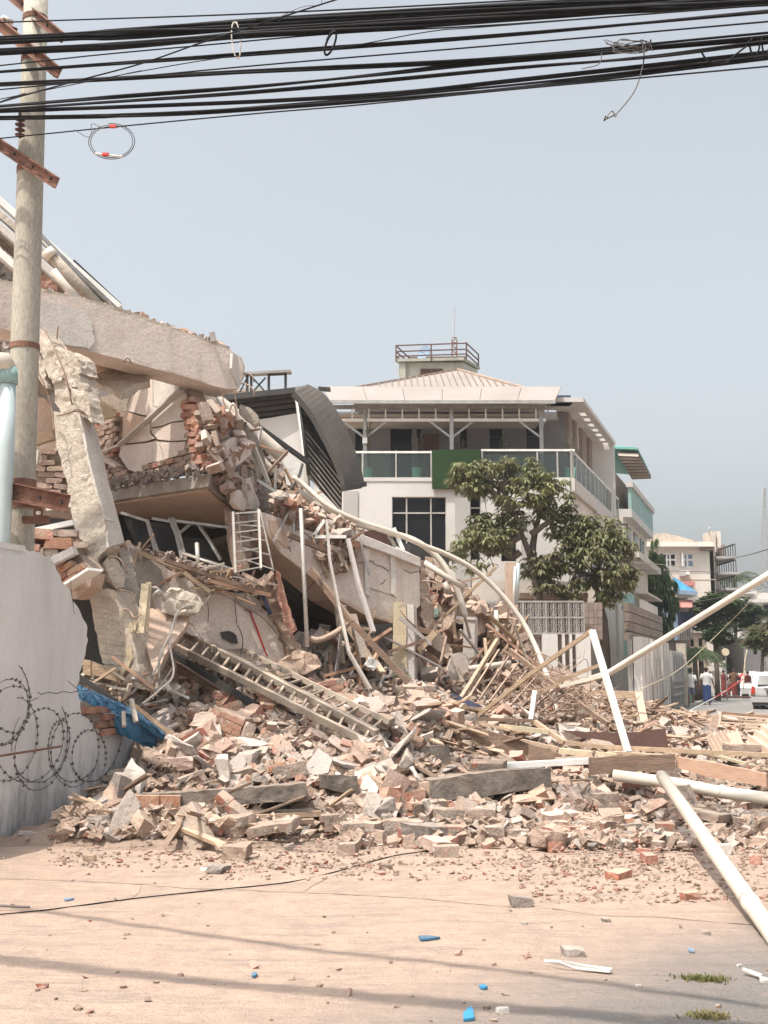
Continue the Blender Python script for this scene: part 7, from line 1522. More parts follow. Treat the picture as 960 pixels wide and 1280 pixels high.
for j in (1, 2, 3):
    for i in range(20): a_ = i / 20 * 6.2832; r_ = j / 3 * .33; V.append(c + e_ * math.cos(a_) * r_ + f_ * math.sin(a_) * r_ * 1.05 + nn * r_ * r_ * .8)
for i in range(20):
    F.append([0, 1 + i, 1 + (i + 1) % 20])
    for j in (0, 1): F.append([1 + j * 20 + i, 1 + (j + 1) * 20 + i, 1 + (j + 1) * 20 + (i + 1) % 20, 1 + j * 20 + (i + 1) % 20])
mb = MB().add(V, F); k = len(V); mb.add([v - nn * .02 for v in V], [f[::-1] for f in F]); mb.build('dish', 'blue_wall', ds_, smooth=True)
MB().bar(c - nn * .02, W(531, 452, lhY + .4), .05).build('mount', 'white_metal', ds_)
MB().bar(c, c + nn * .3 - UP * .1, .02).build('feed_arm', 'alu', ds_)
ms = thing('antenna_mast', W(568, 452, lhY + .5), 'red lattice mast with a tall thin antenna rod', 'antenna')
for x in (565, 571): MB().bar(W(x, 452, lhY + .5), W(x, 424, lhY + .5), .05).build('leg', 'rust', ms)
for i in range(5):
    MB().bar(W(565, 451 - i * 6, lhY + .5), W(571, 446 - i * 6, lhY + .5), .03).build('brace', 'rust', ms)
    MB().bar(W(565, 446 - i * 6, lhY + .5), W(571, 446 - i * 6, lhY + .5), .03).build('brace', 'rust', ms)
MB().tube([W(568, 424, lhY + .5), W(568.5, 383, lhY + .5)], .018, 6).build('antenna_rod', 'steel', ms)
# things on the terrace
tf = thing('turf_panel', W(571, 612, BY - .12), 'square of green artificial turf hung over the terrace railing', 'turf panel')
Bx(540, 562, 601.5, 611, BY - .14, .08).build('backing', 'dark', tf)
for i in range(3): a = 540.5 + i * 20.3; Bx(a, 562.2, a + 20, 610.8, BY - .16, .03).build('turf_mat', 'turf', tf)
def pot(x, y0, y1, Y, w_, lab, tall, kind, sd):
    t_ = thing('potted_plant', W(x, y1, Y), lab, 'potted plant', 'mint green pots on the terrace'); rr = random.Random(sd); b = W(x, y1, Y); hgt = .4
    b.z = zt + .02; hgt = .46
    MB().tube([b, b + UP * hgt * .9, b + UP * hgt], [w_ * .36, w_ * .48, w_ * .52], 14).build('pot', 'mint', t_)
    MB().tube([b + UP * hgt * .93, b + UP * (hgt + .005)], w_ * .44, 12).build('soil', 'bark', t_)
    lf = MB(); st = MB()
    for i in range(5):
        p = b + UP * hgt; q = p + Vector((rr.uniform(-.2, .2), rr.uniform(-.15, .15), tall * rr.uniform(.6, 1))); st.tube([p, (p + q) / 2 + Vector((rr.uniform(-.05, .05), 0, 0)), q], .010, 4)
        for j in range(kind):
            c_ = p + (q - p) * rr.uniform(.35, 1); d = Vector((rr.uniform(-1, 1), rr.uniform(-1, 1), rr.uniform(-.4, .5))).normalized() * rr.uniform(.07, .15); s = d.cross(Vector((rr.uniform(-1, 1), rr.uniform(-1, 1), 1))).normalized() * .025
            lf.poly([c_, c_ + d * .5 + s, c_ + d, c_ + d * .5 - s])
    st.build('stem', 'bark', t_); lf.build('leaves', 'leaf_mid', t_)
pot(461, 587, 600, BY + .32, .36, 'mint green pot with a climbing plant, leftmost on the terrace', 1.9, 14, 1)
pot(521, 587, 600, BY + .32, .38, 'mint green pot with a nearly bare stem plant', 1.5, 3, 2)
pot(575, 587, 600, BY + .9, .30, 'potted leafy shrub rising behind the turf panel', 1.2, 26, 3)
pot(630, 587, 600, BY + .8, .30, 'potted upright shrub by the narrow upper window', 1.5, 20, 4)
pot(713, 586, 598, BY + .32, .38, 'mint green pot at the terrace corner', 1.3, 14, 5)
Bx(453, 547, 459, 554, BY + .2, .1).build('meter_box', 'white_metal', hs_)

# green tiled roof and annexes behind the house
an = thing('teal_annex', S(13, 0, .5), 'annex with green tiled roof, curved balcony and teal column', 'house')
g0 = [W(773, 561, 50.5), W(797, 562, 50.2), W(814, 596, 58), W(775, 592, 58)]
MB().prism([g0[0], g0[1], g0[2], g0[2] + Vector((-3, 1.5, .6)), g0[0] + Vector((-1.5, 1.5, .5))], UP * .10).build('roof', 'green_roof', an)
MB().prism([W(772, 566, 50.4), W(798, 567, 50.1), W(814, 597, 57.8), W(790, 598, 57.8)], UP * -.06).build('soffit', 'brown_wall', an)
for i in range(8):
    t = i / 8.; a = W(773, 566, 50.4) + (W(790, 597, 57.8) - W(773, 566, 50.4)) * t; b = W(798, 567, 50.1) + (W(814, 596, 57.8) - W(798, 567, 50.1)) * t
    MB().bar(a - UP * .1, b - UP * .1, .06, .08).build('rafter', 'beige', an)
def sbx(v0, v1, u0, u1, z0, z1, nm, m_, par): return MB().prism([S(v0, z0, u0), S(v0, z0, u1), S(v1, z0, u1), S(v1, z0, u0)], UP * (z1 - z0)).build(nm, m_, par)
sbx(12.3, 20, uu - .2, -.1, zt - .4, zr - .8, 'wall', 'brown_wall', an)
za = W(790, 648, 52).z; zb_ = W(790, 690, 52).z
sbx(12.4, 21.5, -.6, .6, za - .25, za + .12, 'balcony_slab', 'white', an); sbx(12.4, 21.5, .45, .6, za + .12, za + 1.1, 'balcony_wall', 'teal', an); sbx(12.3, 21.6, .4, .7, za + 1.1, za + 1.35, 'coping', 'plaster_white', an)
sbx(12.4, 21.8, -.3, .2, 0, za - .25, 'wall', 'cream', an); sbx(12.2, 21.9, .1, .9, zb_ - .5, zb_ - .2, 'slab', 'plaster_white', an); sbx(15, 22, .2, .9, W(790, 745, 54).z, W(790, 748, 54).z + .2, 'slab', 'cream', an)
sbx(10.6, 11.1, .3, .75, 2.2, W(780, 742, 48).z, 'column', 'teal', an); sbx(10.5, 11.2, .25, .8, W(785, 762, 48).z, W(785, 757, 48).z, 'capital', 'blue_wall', an)
sbx(13, 20, .75, .85, W(790, 790, 52).z, W(790, 752, 52).z, 'balcony_panel', 'cream', an)
for i in range(3): sbx(13.5 + i * 2.6, 15 + i * 2.6, .2, .24, zb_ + .1, za - .5, 'window', 'glass', an)

# ------------------------------------------------------------------ fences in front of the house and along the street
FY = 33.5
def zf(py, Y=FY): return W(600, py, Y).z
gf = thing('grille_fence', W(665, 795, FY), 'wall of scrolled wire grille panels in front of the white house', 'fence')
x0 = W(597, 770, FY).x; x1 = W(730, 770, FY).x; zA = zf(792); zB = zf(752)
for z in (zA, (zA + zB) / 2 , zB): MB().box(((x0 + x1) / 2, FY, z), x1 - x0, .05, .05).build('rail', 'grey_fence', gf)
for i in range(15):
    x = x0 + (x1 - x0) * i / 14; MB().bar(Vector((x, FY, zA)), Vector((x, FY, zB)), .045 if i % 3 == 0 else .03).build('grille_post', 'grey_fence', gf)
for r_ in range(2):
    for i in range(14):
        xa_ = x0 + (x1 - x0) * i / 14; wd = (x1 - x0) / 14; mb = MB(); zc_ = zA + (zB - zA) * (r_ + .5) / 2
        for s in (-1, 1):
            for q in (.25, .75):
                P = [Vector((xa_ + wd * q + s * wd * .13 * math.sin(t * .7), FY, zc_ + (t - 4.5) / 9 * (zB - zA) * .46)) for t in range(10)]; mb.tube(P, .010, 4)
            P = [Vector((xa_ + wd * .5 + math.cos(t * .7) * wd * .22, FY - .01 * s, zc_ + s * .12 + math.sin(t * .7) * .11)) for t in range(10)]; mb.tube(P, .009, 4)
        mb.build('scroll', 'grey_fence', gf)
fw = thing('panel_fence', W(690, 860, FY), 'fence of upright white panels with brown recesses by the rubble', 'fence')
MB().box((W(672, 830, FY).x, FY + .22, zf(795) / 2), W(742, 830, FY).x - W(602, 830, FY).x, .18, zf(795)).build('base_wall', 'brown_wall', fw)
for (a, b) in ((647, 656), (678, 697), (703, 706), (712, 715), (720, 738), (604, 612), (622, 628)):
    xa_ = W(a, 830, FY).x; xb_ = W(b, 830, FY).x; MB().box(((xa_ + xb_) / 2, FY + .0, zf(793) / 2), xb_ - xa_, .22, zf(793)).build('panel', 'white', fw)
bb = thing('brown_block_wall', W(742, 797, 34), 'brown weathered block wall under the mango trees', 'wall')
Bx(730, 753, 753, 800, 33.8, .25).build('wall', 'brown_wall', bb)
for i in range(5):
    for j in range(4): Bx(730.5 + j * 5.7, 754 + i * 9, 735.8 + j * 5.7, 762.4 + i * 9, 33.78, .05).build('block', 'brown_wall', bb)
b2 = [street(-.6, -10.6 + i * 1.4) for i in range(9)]
for i in range(8):
    p, q = b2[i], b2[i + 1]
    for j in range(4): MB().prism([p + UP * (2.55 + j * .32), q - DS * .03 + UP * (2.55 + j * .32), q - DS * .03 + UP * (2.84 + j * .32), p + UP * (2.84 + j * .32)], -RS * .2).build('block', 'brown_wall', bb)
sf = thing('street_panel_fence', street(-.1, -7), 'white and grey upright panels along the street side', 'fence')
V0 = -12.6
zz = W(780, 797, 38).z
MB().prism([street(-.3, V0, 0), street(-.3, -2.6, 0), street(-.3, -2.6, 2.55), street(-.3, V0, 2.55)], -RS * .15).build('base_wall', 'grey_fence', sf)
for i in range(9):
    v0 = V0 + i * 1.12; wd = .86 if i % 3 != 2 else .4
    MB().prism([street(-.02, v0, 0), street(-.02, v0 + wd, 0), street(-.02, v0 + wd, 2.62), street(-.02, v0, 2.62)], -RS * .25).build('panel', 'white' if i < 3 else 'louver', sf)
gw_ = thing('grey_concrete_wall', street(0, 0), 'grey precast wall with square openings beside the walkers', 'wall')
for i in range(6):
    v0 = -2.5 + i * .95; MB().prism([street(0, v0 + .03, 1.15), street(0, v0 + .9, 1.15), street(0, v0 + .9, 2.3), street(0, v0 + .03, 2.3)], -RS * .12).build('panel', 'grey_fence', gw_)
    for z in (.55, .85, 1.1, .05): MB().prism([street(.02, v0, z), street(.02, v0 + .95, z), street(.02, v0 + .95, z + .09), street(.02, v0, z + .09)], -RS * .14).build('rail', 'grey_fence', gw_)
    MB().prism([street(.03, v0, 0), street(.03, v0 + .1, 0), street(.03, v0 + .1, 2.35), street(.03, v0, 2.35)], -RS * .16).build('post', 'grey_fence', gw_)
MB().prism([street(-.2, -2.5, 0), street(-.2, 3.2, 0), street(-.2, 3.2, 1.2), street(-.2, -2.5, 1.2)], -RS * .1).build('back_panel', 'dark', gw_)
MB().prism([street(.1, 3.25, 0), street(.1, 3.8, 0), street(.1, 3.8, 2.75), street(.1, 3.25, 2.75)], -RS * .4).build('end_post', 'concrete_pale', gw_)
Bx(838, 820, 839.5, 850, 50, .1).build('red_board', 'maroon', gw_)
po = thing('gate_pillar', W(640, 800, 31.5), 'beige pillar above the fence with a pale pipe beside it', 'pillar')
Bx(633, 703, 647, 764, 31.5, .35).build('upper_shaft', 'plaster_tan', po); Bx(632, 759, 645, 870, 31.52, .35).build('lower_shaft', 'concrete', po)
T('pipe', [(648, 704, 31.3), (645, 756, 31.3)], .06, 'teal_pipe', parent=po, straight=True); T('pipe', [(644, 708, 31.25), (642, 756, 31.25)], .035, 'white_metal', parent=po, straight=True)
low_ = thing('low_building', W(690, 745, 36.5), 'low beige porch with a flat brown eave behind the mango trees', 'building')
Bx(596, 755, 730, 800, 36.2, .1).build('shade_panel', 'brown', low_); Bx(592, 727, 745, 800, 37.2, .5).build('wall', 'cream', low_); Bx(650, 741, 735, 748, 35.6, 1.6).build('eave', 'plaster_tan', low_); Bx(655, 748, 735, 800, 36.6, .2).build('inner_wall', 'brown_wall', low_)  # brown panel added as the carport shade seen through the grille

# ------------------------------------------------------------------ trees
def leaves(lobes, n, L, wd, droop, whorl, sd, spread=1.0, shell=.55):
    """many small leaf faces in whorls through the volume of the crown"""
    rr = random.Random(sd); V = []; F = []; tips = []
    tot = sum(l[3] * l[4] for l in lobes)
    for (x, y, Y, rx, ry) in lobes:
        c = W(x, y, Y); sx = rx * Y / FPX * 1.2; sz = ry * Y / FPX * 1.2; k = int(n * rx * ry / tot); sy = (sx + sz) / 2
        for _ in range(k):
            d = Vector((rr.gauss(0, 1), rr.gauss(0, 1), rr.gauss(0, 1))).normalized() * (shell + (1 - shell) * rr.random()) * (1 + .35 * noise.noise(Vector((rr.random() * 9, x, y))))
            p = c + Vector((d.x * sx, d.y * sy, d.z * sz))
            if noise.noise(p * 1.9) < -.02: continue
            tips.append(p)
            for w_ in range(whorl):
                a_ = rr.uniform(0, 6.283); o_ = Vector((math.cos(a_), math.sin(a_), rr.uniform(-.3, .5))).normalized(); l_ = L * rr.uniform(.7, 1.2)
                m1 = p + o_ * l_ * .5 * spread + UP * (-droop * l_ * .15); m2 = p + o_ * l_ * .85 * spread - UP * droop * l_ * .55
                s = o_.cross(UP).normalized() * wd * rr.uniform(.7, 1.2) + UP * rr.uniform(-.01, .01); k0 = len(V)
                V += [p, m1 + s, m1 - s, m2]; F.append([k0, k0 + 1, k0 + 3, k0 + 2])
    return V, F, tips
def tree(name, trunk, branches, lobes, n, L, wd, droop, whorl, m_, lab, sd, m2=None, spread=1.0, shell=.5, rt=.16, cat='tree'):
    P = [W(*p) for p in trunk]; base = Vector(P[0]); base.z = 0; P = [base] + P
    t_ = thing(name, base, lab, cat)
    rs = [rt * (1 - .55 * i / (len(P) - 1)) for i in range(len(P))]; MB().tube(P, rs, 10).build('trunk', 'bark', t_, smooth=True)
    for br in branches:
        Q = spline([W(*p) for p in br], 4); MB().tube(Q, [rt * .5 * (1 - .8 * i / len(Q)) for i in range(len(Q))], 6).build('branch', 'bark', t_, smooth=True)
    V, F, tips = leaves(lobes, n, L, wd, droop, whorl, sd, spread, shell); MB().add(V, F).build('crown', m_, t_)
    rr = random.Random(sd); tw = MB(); joints = [W(*p) for br in branches for p in br] or P
    for p in tips[::max(1, len(tips) // 160)]:
        j = min(joints, key=lambda q: (q - p).length); tw.tube([j, (j + p) / 2 + Vector((rr.uniform(-.2, .2), rr.uniform(-.2, .2), rr.uniform(-.1, .2))), p], [.03, .018, .008], 4)
    tw.build('twigs', 'bark', t_)
    if m2: V, F, _ = leaves(lobes, n // 3, L, wd, droop, whorl, sd + 99, spread, .85); MB().add(V, F).build('young_leaves', m2, t_)
    return t_
TY = 35.2
tree('mango_tree', [(675, 800, TY), (674, 760, TY), (673, 738, TY)], [[(673, 745, TY), (664, 700, TY), (652, 668, TY), (640, 640, TY), (628, 612, TY)], [(664, 700, TY), (668, 670, TY + .4), (676, 640, TY + .3), (690, 618, TY)], [(652, 668, TY), (620, 690, TY - .3), (596, 684, TY - .3)], [(650, 690, TY), (640, 697, TY), (626, 689, TY)], [(640, 640, TY), (610, 610, TY), (588, 598, TY)], [(664, 668, TY), (696, 645, TY)]],
     [(590, 596, TY, 26, 21), (622, 598, TY, 26, 24), (650, 590, TY + .5, 24, 24), (672, 610, TY - .4, 24, 22), (696, 622, TY, 18, 24), (640, 628, TY, 30, 17), (588, 690, TY - .5, 22, 26), (612, 676, TY - .5, 22, 22), (632, 660, TY, 22, 16), (598, 655, TY, 14, 14), (576, 705, TY - .4, 14, 16), (572, 592, TY, 10, 10), (664, 640, TY + .4, 20, 14), (700, 652, TY + .5, 14, 12)], 1250, .30, .042, 1.0, 8, 'leaf', 'mango tree with spreading crown over the pale wall, left of two', 31, 'leaf_dry', rt=.27)
tree('mango_tree', [(756, 800, TY + 1), (755, 775, TY + 1), (750, 752, TY + 1)], [[(750, 755, TY + 1), (742, 725, TY + 1), (722, 712, TY), (700, 700, TY)], [(742, 725, TY + 1), (752, 700, TY + .5), (758, 676, TY)], [(722, 712, TY), (734, 690, TY), (722, 672, TY)], [(745, 730, TY + 1), (772, 716, TY), (785, 706, TY)], [(700, 700, TY), (676, 712, TY), (672, 740, TY)]],
     [(700, 690, TY, 26, 24), (726, 676, TY, 24, 20), (752, 672, TY, 26, 24), (774, 690, TY + .5, 16, 28), (748, 705, TY - .5, 26, 22), (690, 722, TY, 28, 18), (752, 738, TY, 24, 18), (716, 735, TY, 20, 15), (668, 712, TY, 14, 18), (728, 652, TY, 14, 8), (786, 716, TY, 8, 18)], 1250, .30, .042, 1.1, 8, 'leaf', 'mango tree nearer the street with dense drooping leaves', 47, 'leaf_dry', rt=.19)
AY = 60
tree('ashoka_tree', [(822, 800, AY), (822, 700, AY)], [], [(819, 682, AY, 4, 9), (820, 698, AY, 9, 12), (820, 716, AY, 14, 14), (822, 734, AY, 19, 16), (822, 756, AY, 21, 18), (820, 778, AY, 19, 18), (818, 792, AY, 17, 12), (840, 742, AY, 8, 16), (806, 735, AY, 7, 14)], 2600, .34, .035, 2.6, 5, 'leaf_dark', 'tall dark weeping tree beside the cream apartment block', 53, 'leaf_mid', spread=.5, shell=.2)
DY = 68
tree('almond_tree', [(900, 830, DY), (899, 800, DY), (897, 785, DY)], [[(899, 800, DY), (885, 780, DY), (872, 768, DY)], [(899, 800, DY), (915, 780, DY), (938, 772, DY)], [(897, 785, DY), (900, 768, DY), (910, 756, DY)]],
     [(878, 766, DY, 20, 12), (900, 758, DY, 22, 14), (925, 762, DY, 22, 14), (945, 774, DY, 18, 12), (905, 778, DY, 32, 10), (870, 780, DY, 12, 10), (890, 752, DY - 1, 12, 9)], 1500, .42, .12, .2, 6, 'leaf_mid', 'spreading broad leaved green tree over the street', 61, 'leaf_dark', rt=.22)
tree('shade_tree', [(952, 850, 62), (954, 810, 62)], [[(954, 812, 62), (945, 800, 62), (934, 806, 62)]], [(950, 795, 62, 18, 14), (962, 806, 62, 16, 14), (938, 803, 62, 10, 6), (962, 785, 62, 10, 12)], 520, .35, .07, .5, 6, 'leaf_dry', 'pale leaved tree at the right edge above the parked car', 67, 'leaf_mid')
tree('shade_tree', [(896, 838, 58), (896, 805, 58)], [], [(897, 794, 58, 15, 9), (892, 790, 58, 8, 6), (908, 798, 58, 8, 6)], 420, .3, .07, .5, 6, 'leaf_dark', 'small very dark tree hanging over the street end', 71)
def palm(x, yb, yt, Y, R_, n, lab, sd, m_='palm'):
    rr = random.Random(sd); top = W(x, yt, Y); base = W(x + 2, yb, Y); base.z = 0; t_ = thing('palm_tree', base, lab, 'palm tree'); MB().tube([base, (base + top) / 2, top], [.17, .14, .11], 10).build('trunk', 'bark', t_, smooth=True)
    for i in range(n):
        a_ = 6.283 * i / n + rr.uniform(-.2, .2); el = rr.uniform(.1, 1.2); d = Vector((math.cos(a_), math.sin(a_), 0)); L_ = R_ * rr.uniform(.8, 1.1); mb = MB(); P = []
        for k in range(9): t = k / 8; P.append(top + d * L_ * t * (1 - .15 * el) + UP * (L_ * el * t * .8 - L_ * t * t * (.45 + .5 * el)))
        mb.tube(P, .018, 4)
        for k in range(1, 9):
            for s_ in (-1, 1):
                for f in (0, .5):
                    p = P[k - 1] + (P[k] - P[k - 1]) * f; q = p + (d.cross(UP) * s_ + d * .4).normalized() * L_ * .30 * (1 - .5 * abs(k / 8 - .4)) - UP * L_ * .10; w_ = (P[k] - P[k - 1]).normalized() * .035
                    mb.poly([p - w_, p + w_, q])
        mb.build('frond', m_, t_)
palm(918, 830, 724, 95, 3.0, 18, 'tall palm rising behind the cream apartment block', 3)
palm(876, 838, 820, 56, 1.5, 22, 'short bushy palm by the green gate', 4); palm(868, 838, 815, 60, 1.3, 16, 'second short palm behind the bushy one', 5)
fm = MB(); V, F, _ = leaves([(845, 835, 90, 20, 22), (880, 832, 92, 26, 20), (915, 830, 95, 24, 22), (950, 826, 92, 24, 26), (930, 815, 100, 30, 16), (985, 820, 92, 26, 30)], 2600, .6, .22, .3, 5, 77, shell=.1)
tag(fm.add(V, F).build('far_trees', 'leaf_dark'), 'dark mass of greenery closing the far end of the street', 'trees', kind='stuff')
fm = MB(); V, F, _ = leaves([(900, 818, 160, 40, 20), (960, 812, 160, 40, 24), (840, 822, 160, 30, 16), (1020, 810, 160, 40, 30)], 2200, 1.0, .4, .3, 4, 78, shell=.1)
tag(fm.add(V, F).build('far_trees', 'leaf_mid'), 'distant trees beyond the end of the street', 'trees', kind='stuff')

# ------------------------------------------------------------------ houses down the street
bl_ = thing('blue_house', W(850, 800, 66), 'small blue grey house with a bright blue tin awning', 'house')
Bx(833, 742, 847, 800, 66, 6).build('wall', 'blue_wall', bl_); Bx(847, 744, 862, 830, 67.5, 5).build('wall', 'brown_wall', bl_)
for i in range(6):
    a = W(842 + i * 4.6, 722 + i * 3.0, 66.5); b = W(846.3 + i * 4.6, 724.5 + i * 3.0, 66.5); c = W(847.6 + i * 4.9, 737.5 + i * .9, 64.6); d = W(842.6 + i * 4.9, 737 + i * .9, 64.6)
    MB().prism([a, b, c, d], UP * .05).build('roof_panel', 'blue_bright', bl_)
MB().bar(W(841, 739, 64.6), W(871, 742, 64.6), .15, .25).build('gutter', 'blue_wall', bl_); Bx(843, 742, 868, 746, 65.5, 3).build('soffit', 'beige', bl_)
MB().prism([W(847, 751, 65), W(866, 751, 65), W(865, 760, 64.2), W(847, 760, 64.2)], UP * .06).build('awning', 'pink', bl_)
Bx(848, 765, 868, 782, 66, .4).build('balcony_panel', 'navy', bl_)
for i in range(7): Bx(849 + i * 2.8, 783, 849.7 + i * 2.8, 800, 65.8, .1).build('gate_bar', 'steel', bl_)
T('arm', [(805, 773, 58), (834, 776, 60)], .05, 'white_metal', 'white pole sticking out across the weeping tree', 'pole', straight=True)
aY = 84
apt = thing('cream_apartment', W(850, 835, aY), 'cream three storey apartment block with shuttered windows', 'apartment block')
xA = W(801, 720, aY).x; xB = W(893, 720, aY).x; zT = W(850, 681, aY).z
wl_ = [(829, 692, 845, 709), (850, 692, 867, 709)]
H_ = [(W(a, (b + d) / 2, aY).x, W(850, d, aY).z, W(c, (b + d) / 2, aY).x, W(850, b, aY).z) for a, b, c, d in wl_]
wall_with_holes(xA, xB, 0, zT, aY, .3, H_, 'cream', apt, 'wall')
MB().box(((xA + xB) / 2, aY + .6, zT / 2), xB - xA - .3, .2, zT - .3).build('inner_wall', 'dark', apt)
for a, b, c, d in wl_: window(a, b, c, d, aY, (.3, .55), (.45,), apt, 'white_metal', 'blue_wall' if a > 840 else 'glass', .12, .1)
MB().box((W(851, 691, aY).x, aY - .25, W(850, 700, aY).z), .06, .5, 1.0).build('open_shutter', 'white_metal', apt)
MB().prism([Vector((xB, aY, 0)), Vector((xB, aY, zT)), Vector((xB + DS.x * 12, aY + 12, zT)), Vector((xB + DS.x * 12, aY + 12, 0))], Vector((-.3, 0, 0))).build('side_wall', 'cream', apt)
Bx(798, 677, 893, 683, aY - .7, 9).build('roof_slab', 'cream', apt); Bx(876, 683, 893, 688, aY - .4, 2).build('roof_step', 'brown_wall', apt)
for (a, b, c, d) in ((801, 724, 893, 725),): Bx(a, b, c, d, aY - .03, .1).build('string_course', 'plaster_tan', apt)
Bx(851, 712, 857, 720, aY - .5, .5).build('air_conditioner', 'grey_panel', apt); Bx(857, 713, 862, 718, aY - .45, .4).build('air_conditioner', 'white_metal', apt)
Bx(852, 727, 869, 732, aY - .8, .8).build('awning', 'pink', apt)
Bx(888, 664, 895, 690, aY + 2, 2).build('tank_tower', 'concrete_pale', apt); Bx(896, 664, 901, 684, aY + 2.2, 2).build('tank_tower', 'cream', apt); Bx(900, 681, 907, 700, aY + 5, 2).build('rear_wall', 'brown_wall', apt)
Bx(806, 666, 814, 676, aY + 3, 1.6).build('roof_tank', 'brown_wall', apt)
mb = MB(); mb.prism([W(812, 677, aY + 3), W(818, 668, aY + 3), W(830, 666, aY + 3), W(850, 671, aY + 3), W(876, 677, aY + 3)], Vector((0, 4, 0))); mb.build('tile_roof', 'concrete_pale', apt, rough=.12, cut=.8)
for i in range(4):
    z = W(895, 695 + i * 20, aY).z; MB().box((xB + 1.3 + i * .15, aY + 3.5, z), 1.6, 5, .18).build('balcony', 'plaster_grey', apt)
    MB().box((xB + 1.9, aY + 3.5, z + 1.0), .1, 5, .1).build('rail', 'dark', apt)
    for j in range(9): MB().bar(Vector((xB + 2.0, aY + 1.1 + j * .6, z)), Vector((xB + 2.0, aY + 1.1 + j * .6, z + 1.0)), .05).build('baluster', 'dark', apt)
T('antenna', [(886, 668, aY + 2), (886.5, 657, aY + 2)], .04, 'steel', parent=apt, straight=True); T('antenna', [(884, 659, aY + 2), (889, 656, aY + 2)], .03, 'steel', parent=apt, straight=True)
wh = thing('far_white_house', W(950, 835, 115), 'distant white house with flat roof at the right edge', 'house')
Bx(930, 741, 990, 835, 115, 8).build('wall', 'plaster_white', wh); Bx(926, 749, 990, 753, 113.8, 3).build('slab', 'white', wh); Bx(930, 737, 946, 742, 114, 3).build('parapet', 'white', wh); Bx(926, 776, 990, 780, 113.8, 2).build('slab', 'white', wh)
for (a, b, c, d) in ((933, 756, 944, 772), (955, 756, 964, 770), (936, 783, 948, 800)): Bx(a, b, c, d, 114.9, .2).build('window', 'glass', wh)
for (x0, y0, x1, y1, Y, m_, lab) in ((858, 790, 884, 835, 78, 'plaster_tan', 'tan low house behind the short palms'), (902, 800, 925, 835, 100, 'grey_panel', 'grey house deep in the street greenery'), (930, 800, 990, 840, 88, 'plaster_grey', 'shaded house behind the parked cars'), (790, 740, 806, 835, 62, 'cream', 'narrow cream house end beyond the teal column')):
    h_ = thing('far_house', W((x0 + x1) / 2, 835, Y), lab, 'house'); Bx(x0, y0, x1, y1 + 10, Y, 5).build('wall', m_, h_); Bx(x0 - 1, y0 - 2, x1 + 1, y0 + 1, Y - .4, 5.8).build('roof', 'concrete', h_)
    for i in range(2): xx = x0 + (x1 - x0) * (.2 + .4 * i); Bx(xx, y0 + 8, xx + 4, y0 + 18, Y - .03, .1).build('window', 'glass', h_)
gg = thing('green_gate', W(853, 875, 57), 'pale green steel gate with a peaked top', 'gate')
Bx(842, 838, 853, 874, 56, .1).build('gate_leaf', 'green_gate', gg); Bx(853, 834, 866, 874, 57, .1).build('gate_leaf', 'green_gate', gg); Bx(841, 833, 854, 838, 55.9, .3).build('coping', 'plaster_white', gg); Bx(843, 850, 852, 851.5, 55.94, .06).build('rail', 'teal', gg); Bx(843, 862, 852, 863, 55.94, .06).build('rail', 'teal', gg)
gp = thing('gate_pillar', W(896, 872, 62), 'cream stone gate pillar between the walkers and the group', 'pillar'); Bx(890, 838, 901, 868, 62, .6).build('shaft', 'cream', gp); Bx(888.5, 835, 902.5, 839, 61.9, .8).build('cap', 'cream', gp)
gp = thing('gate_pillar', W(904, 872, 66), 'smaller pale gate pillar behind the cream one', 'pillar'); Bx(902, 826, 907, 866, 66, .5).build('shaft', 'plaster_white', gp); Bx(901, 829, 908, 831, 65.9, .7).build('cap', 'plaster_white', gp)
rs = thing('round_sign', W(907, 866, 60), 'round yellowish sign on a thin post', 'sign'); c = W(907, 815, 60); MB().tube([c, c + Vector((0, .04, 0))], .20, 24).build('disc', 'yellow', rs); MB().tube([c + Vector((0, .06, -.1)), Vector((c.x, c.y + .06, 0))], .03, 8).build('post', 'steel', rs)
T('bamboo_pole', [(929, 862, 52), (931, 828, 52), (934, 812, 52)], .03, 'yellow', 'thin bent bamboo pole standing near the group', 'pole')
ld = thing('barrier', W(912, 873, 63), 'low dark road barrier before the standing group', 'barrier')
MB().bar(W(888, 871.5, 60), W(938, 871.5, 60), .08, .10).build('rail', 'brown', ld)
for x in (890, 902, 914, 926, 937): MB().bar(W(x, 864, 60), Vector((W(x, 864, 60).x, 60, 0)), .06).build('post', 'white_metal', ld)
tp_ = MB(); tp_.tube(spline([W(843, 900, 40), W(872, 883, 46), W(900, 868, 52), W(931, 847, 58)], 6), .02, 5); tp_ = tag(tp_.build('barrier_tape', 'white_metal'), 'red and white barrier tape stretched over the street', 'tape')
MB().tube([W(890, 874, 50), W(905, 865, 53), W(931, 847, 58)], .025, 5).build('red_section', 'red', tp_)
# thin wires over the street
for i, (P, r_) in enumerate((([(780, 702, 45), (830, 706, 60), (850, 708, 80)], .02), ([(898, 700, 70), (930, 695, 50), (975, 682, 30)], .02), ([(800, 713, 50), (850, 714, 60), (900, 716, 80), (960, 722, 100)], .015), ([(925, 722, 80), (960, 721, 90)], .03), ([(955, 735, 40), (900, 790, 45), (850, 836, 40), (800, 862, 30)], .012), ([(862, 754, 60), (925, 742, 70), (975, 730, 80)], .02), ([(895, 716, 80), (905, 735, 82), (918, 752, 84)], .05))):
    T('street_wire', P, r_, 'wire' if i not in (0, 4) else 'yellow', ['pale wire from the annex to the weeping tree', 'wire rising to the right above the almond tree', 'thin wire across the cream apartment front', 'short wire above the far white house', 'slack rope drooping over the street', 'wire passing just above the almond tree', 'cable running down the apartment corner'][i], 'wire', n=5)
tw_ = thing('telecom_tower', W(952, 700, 420), 'faint lattice tower in the haze at the right edge', 'tower')
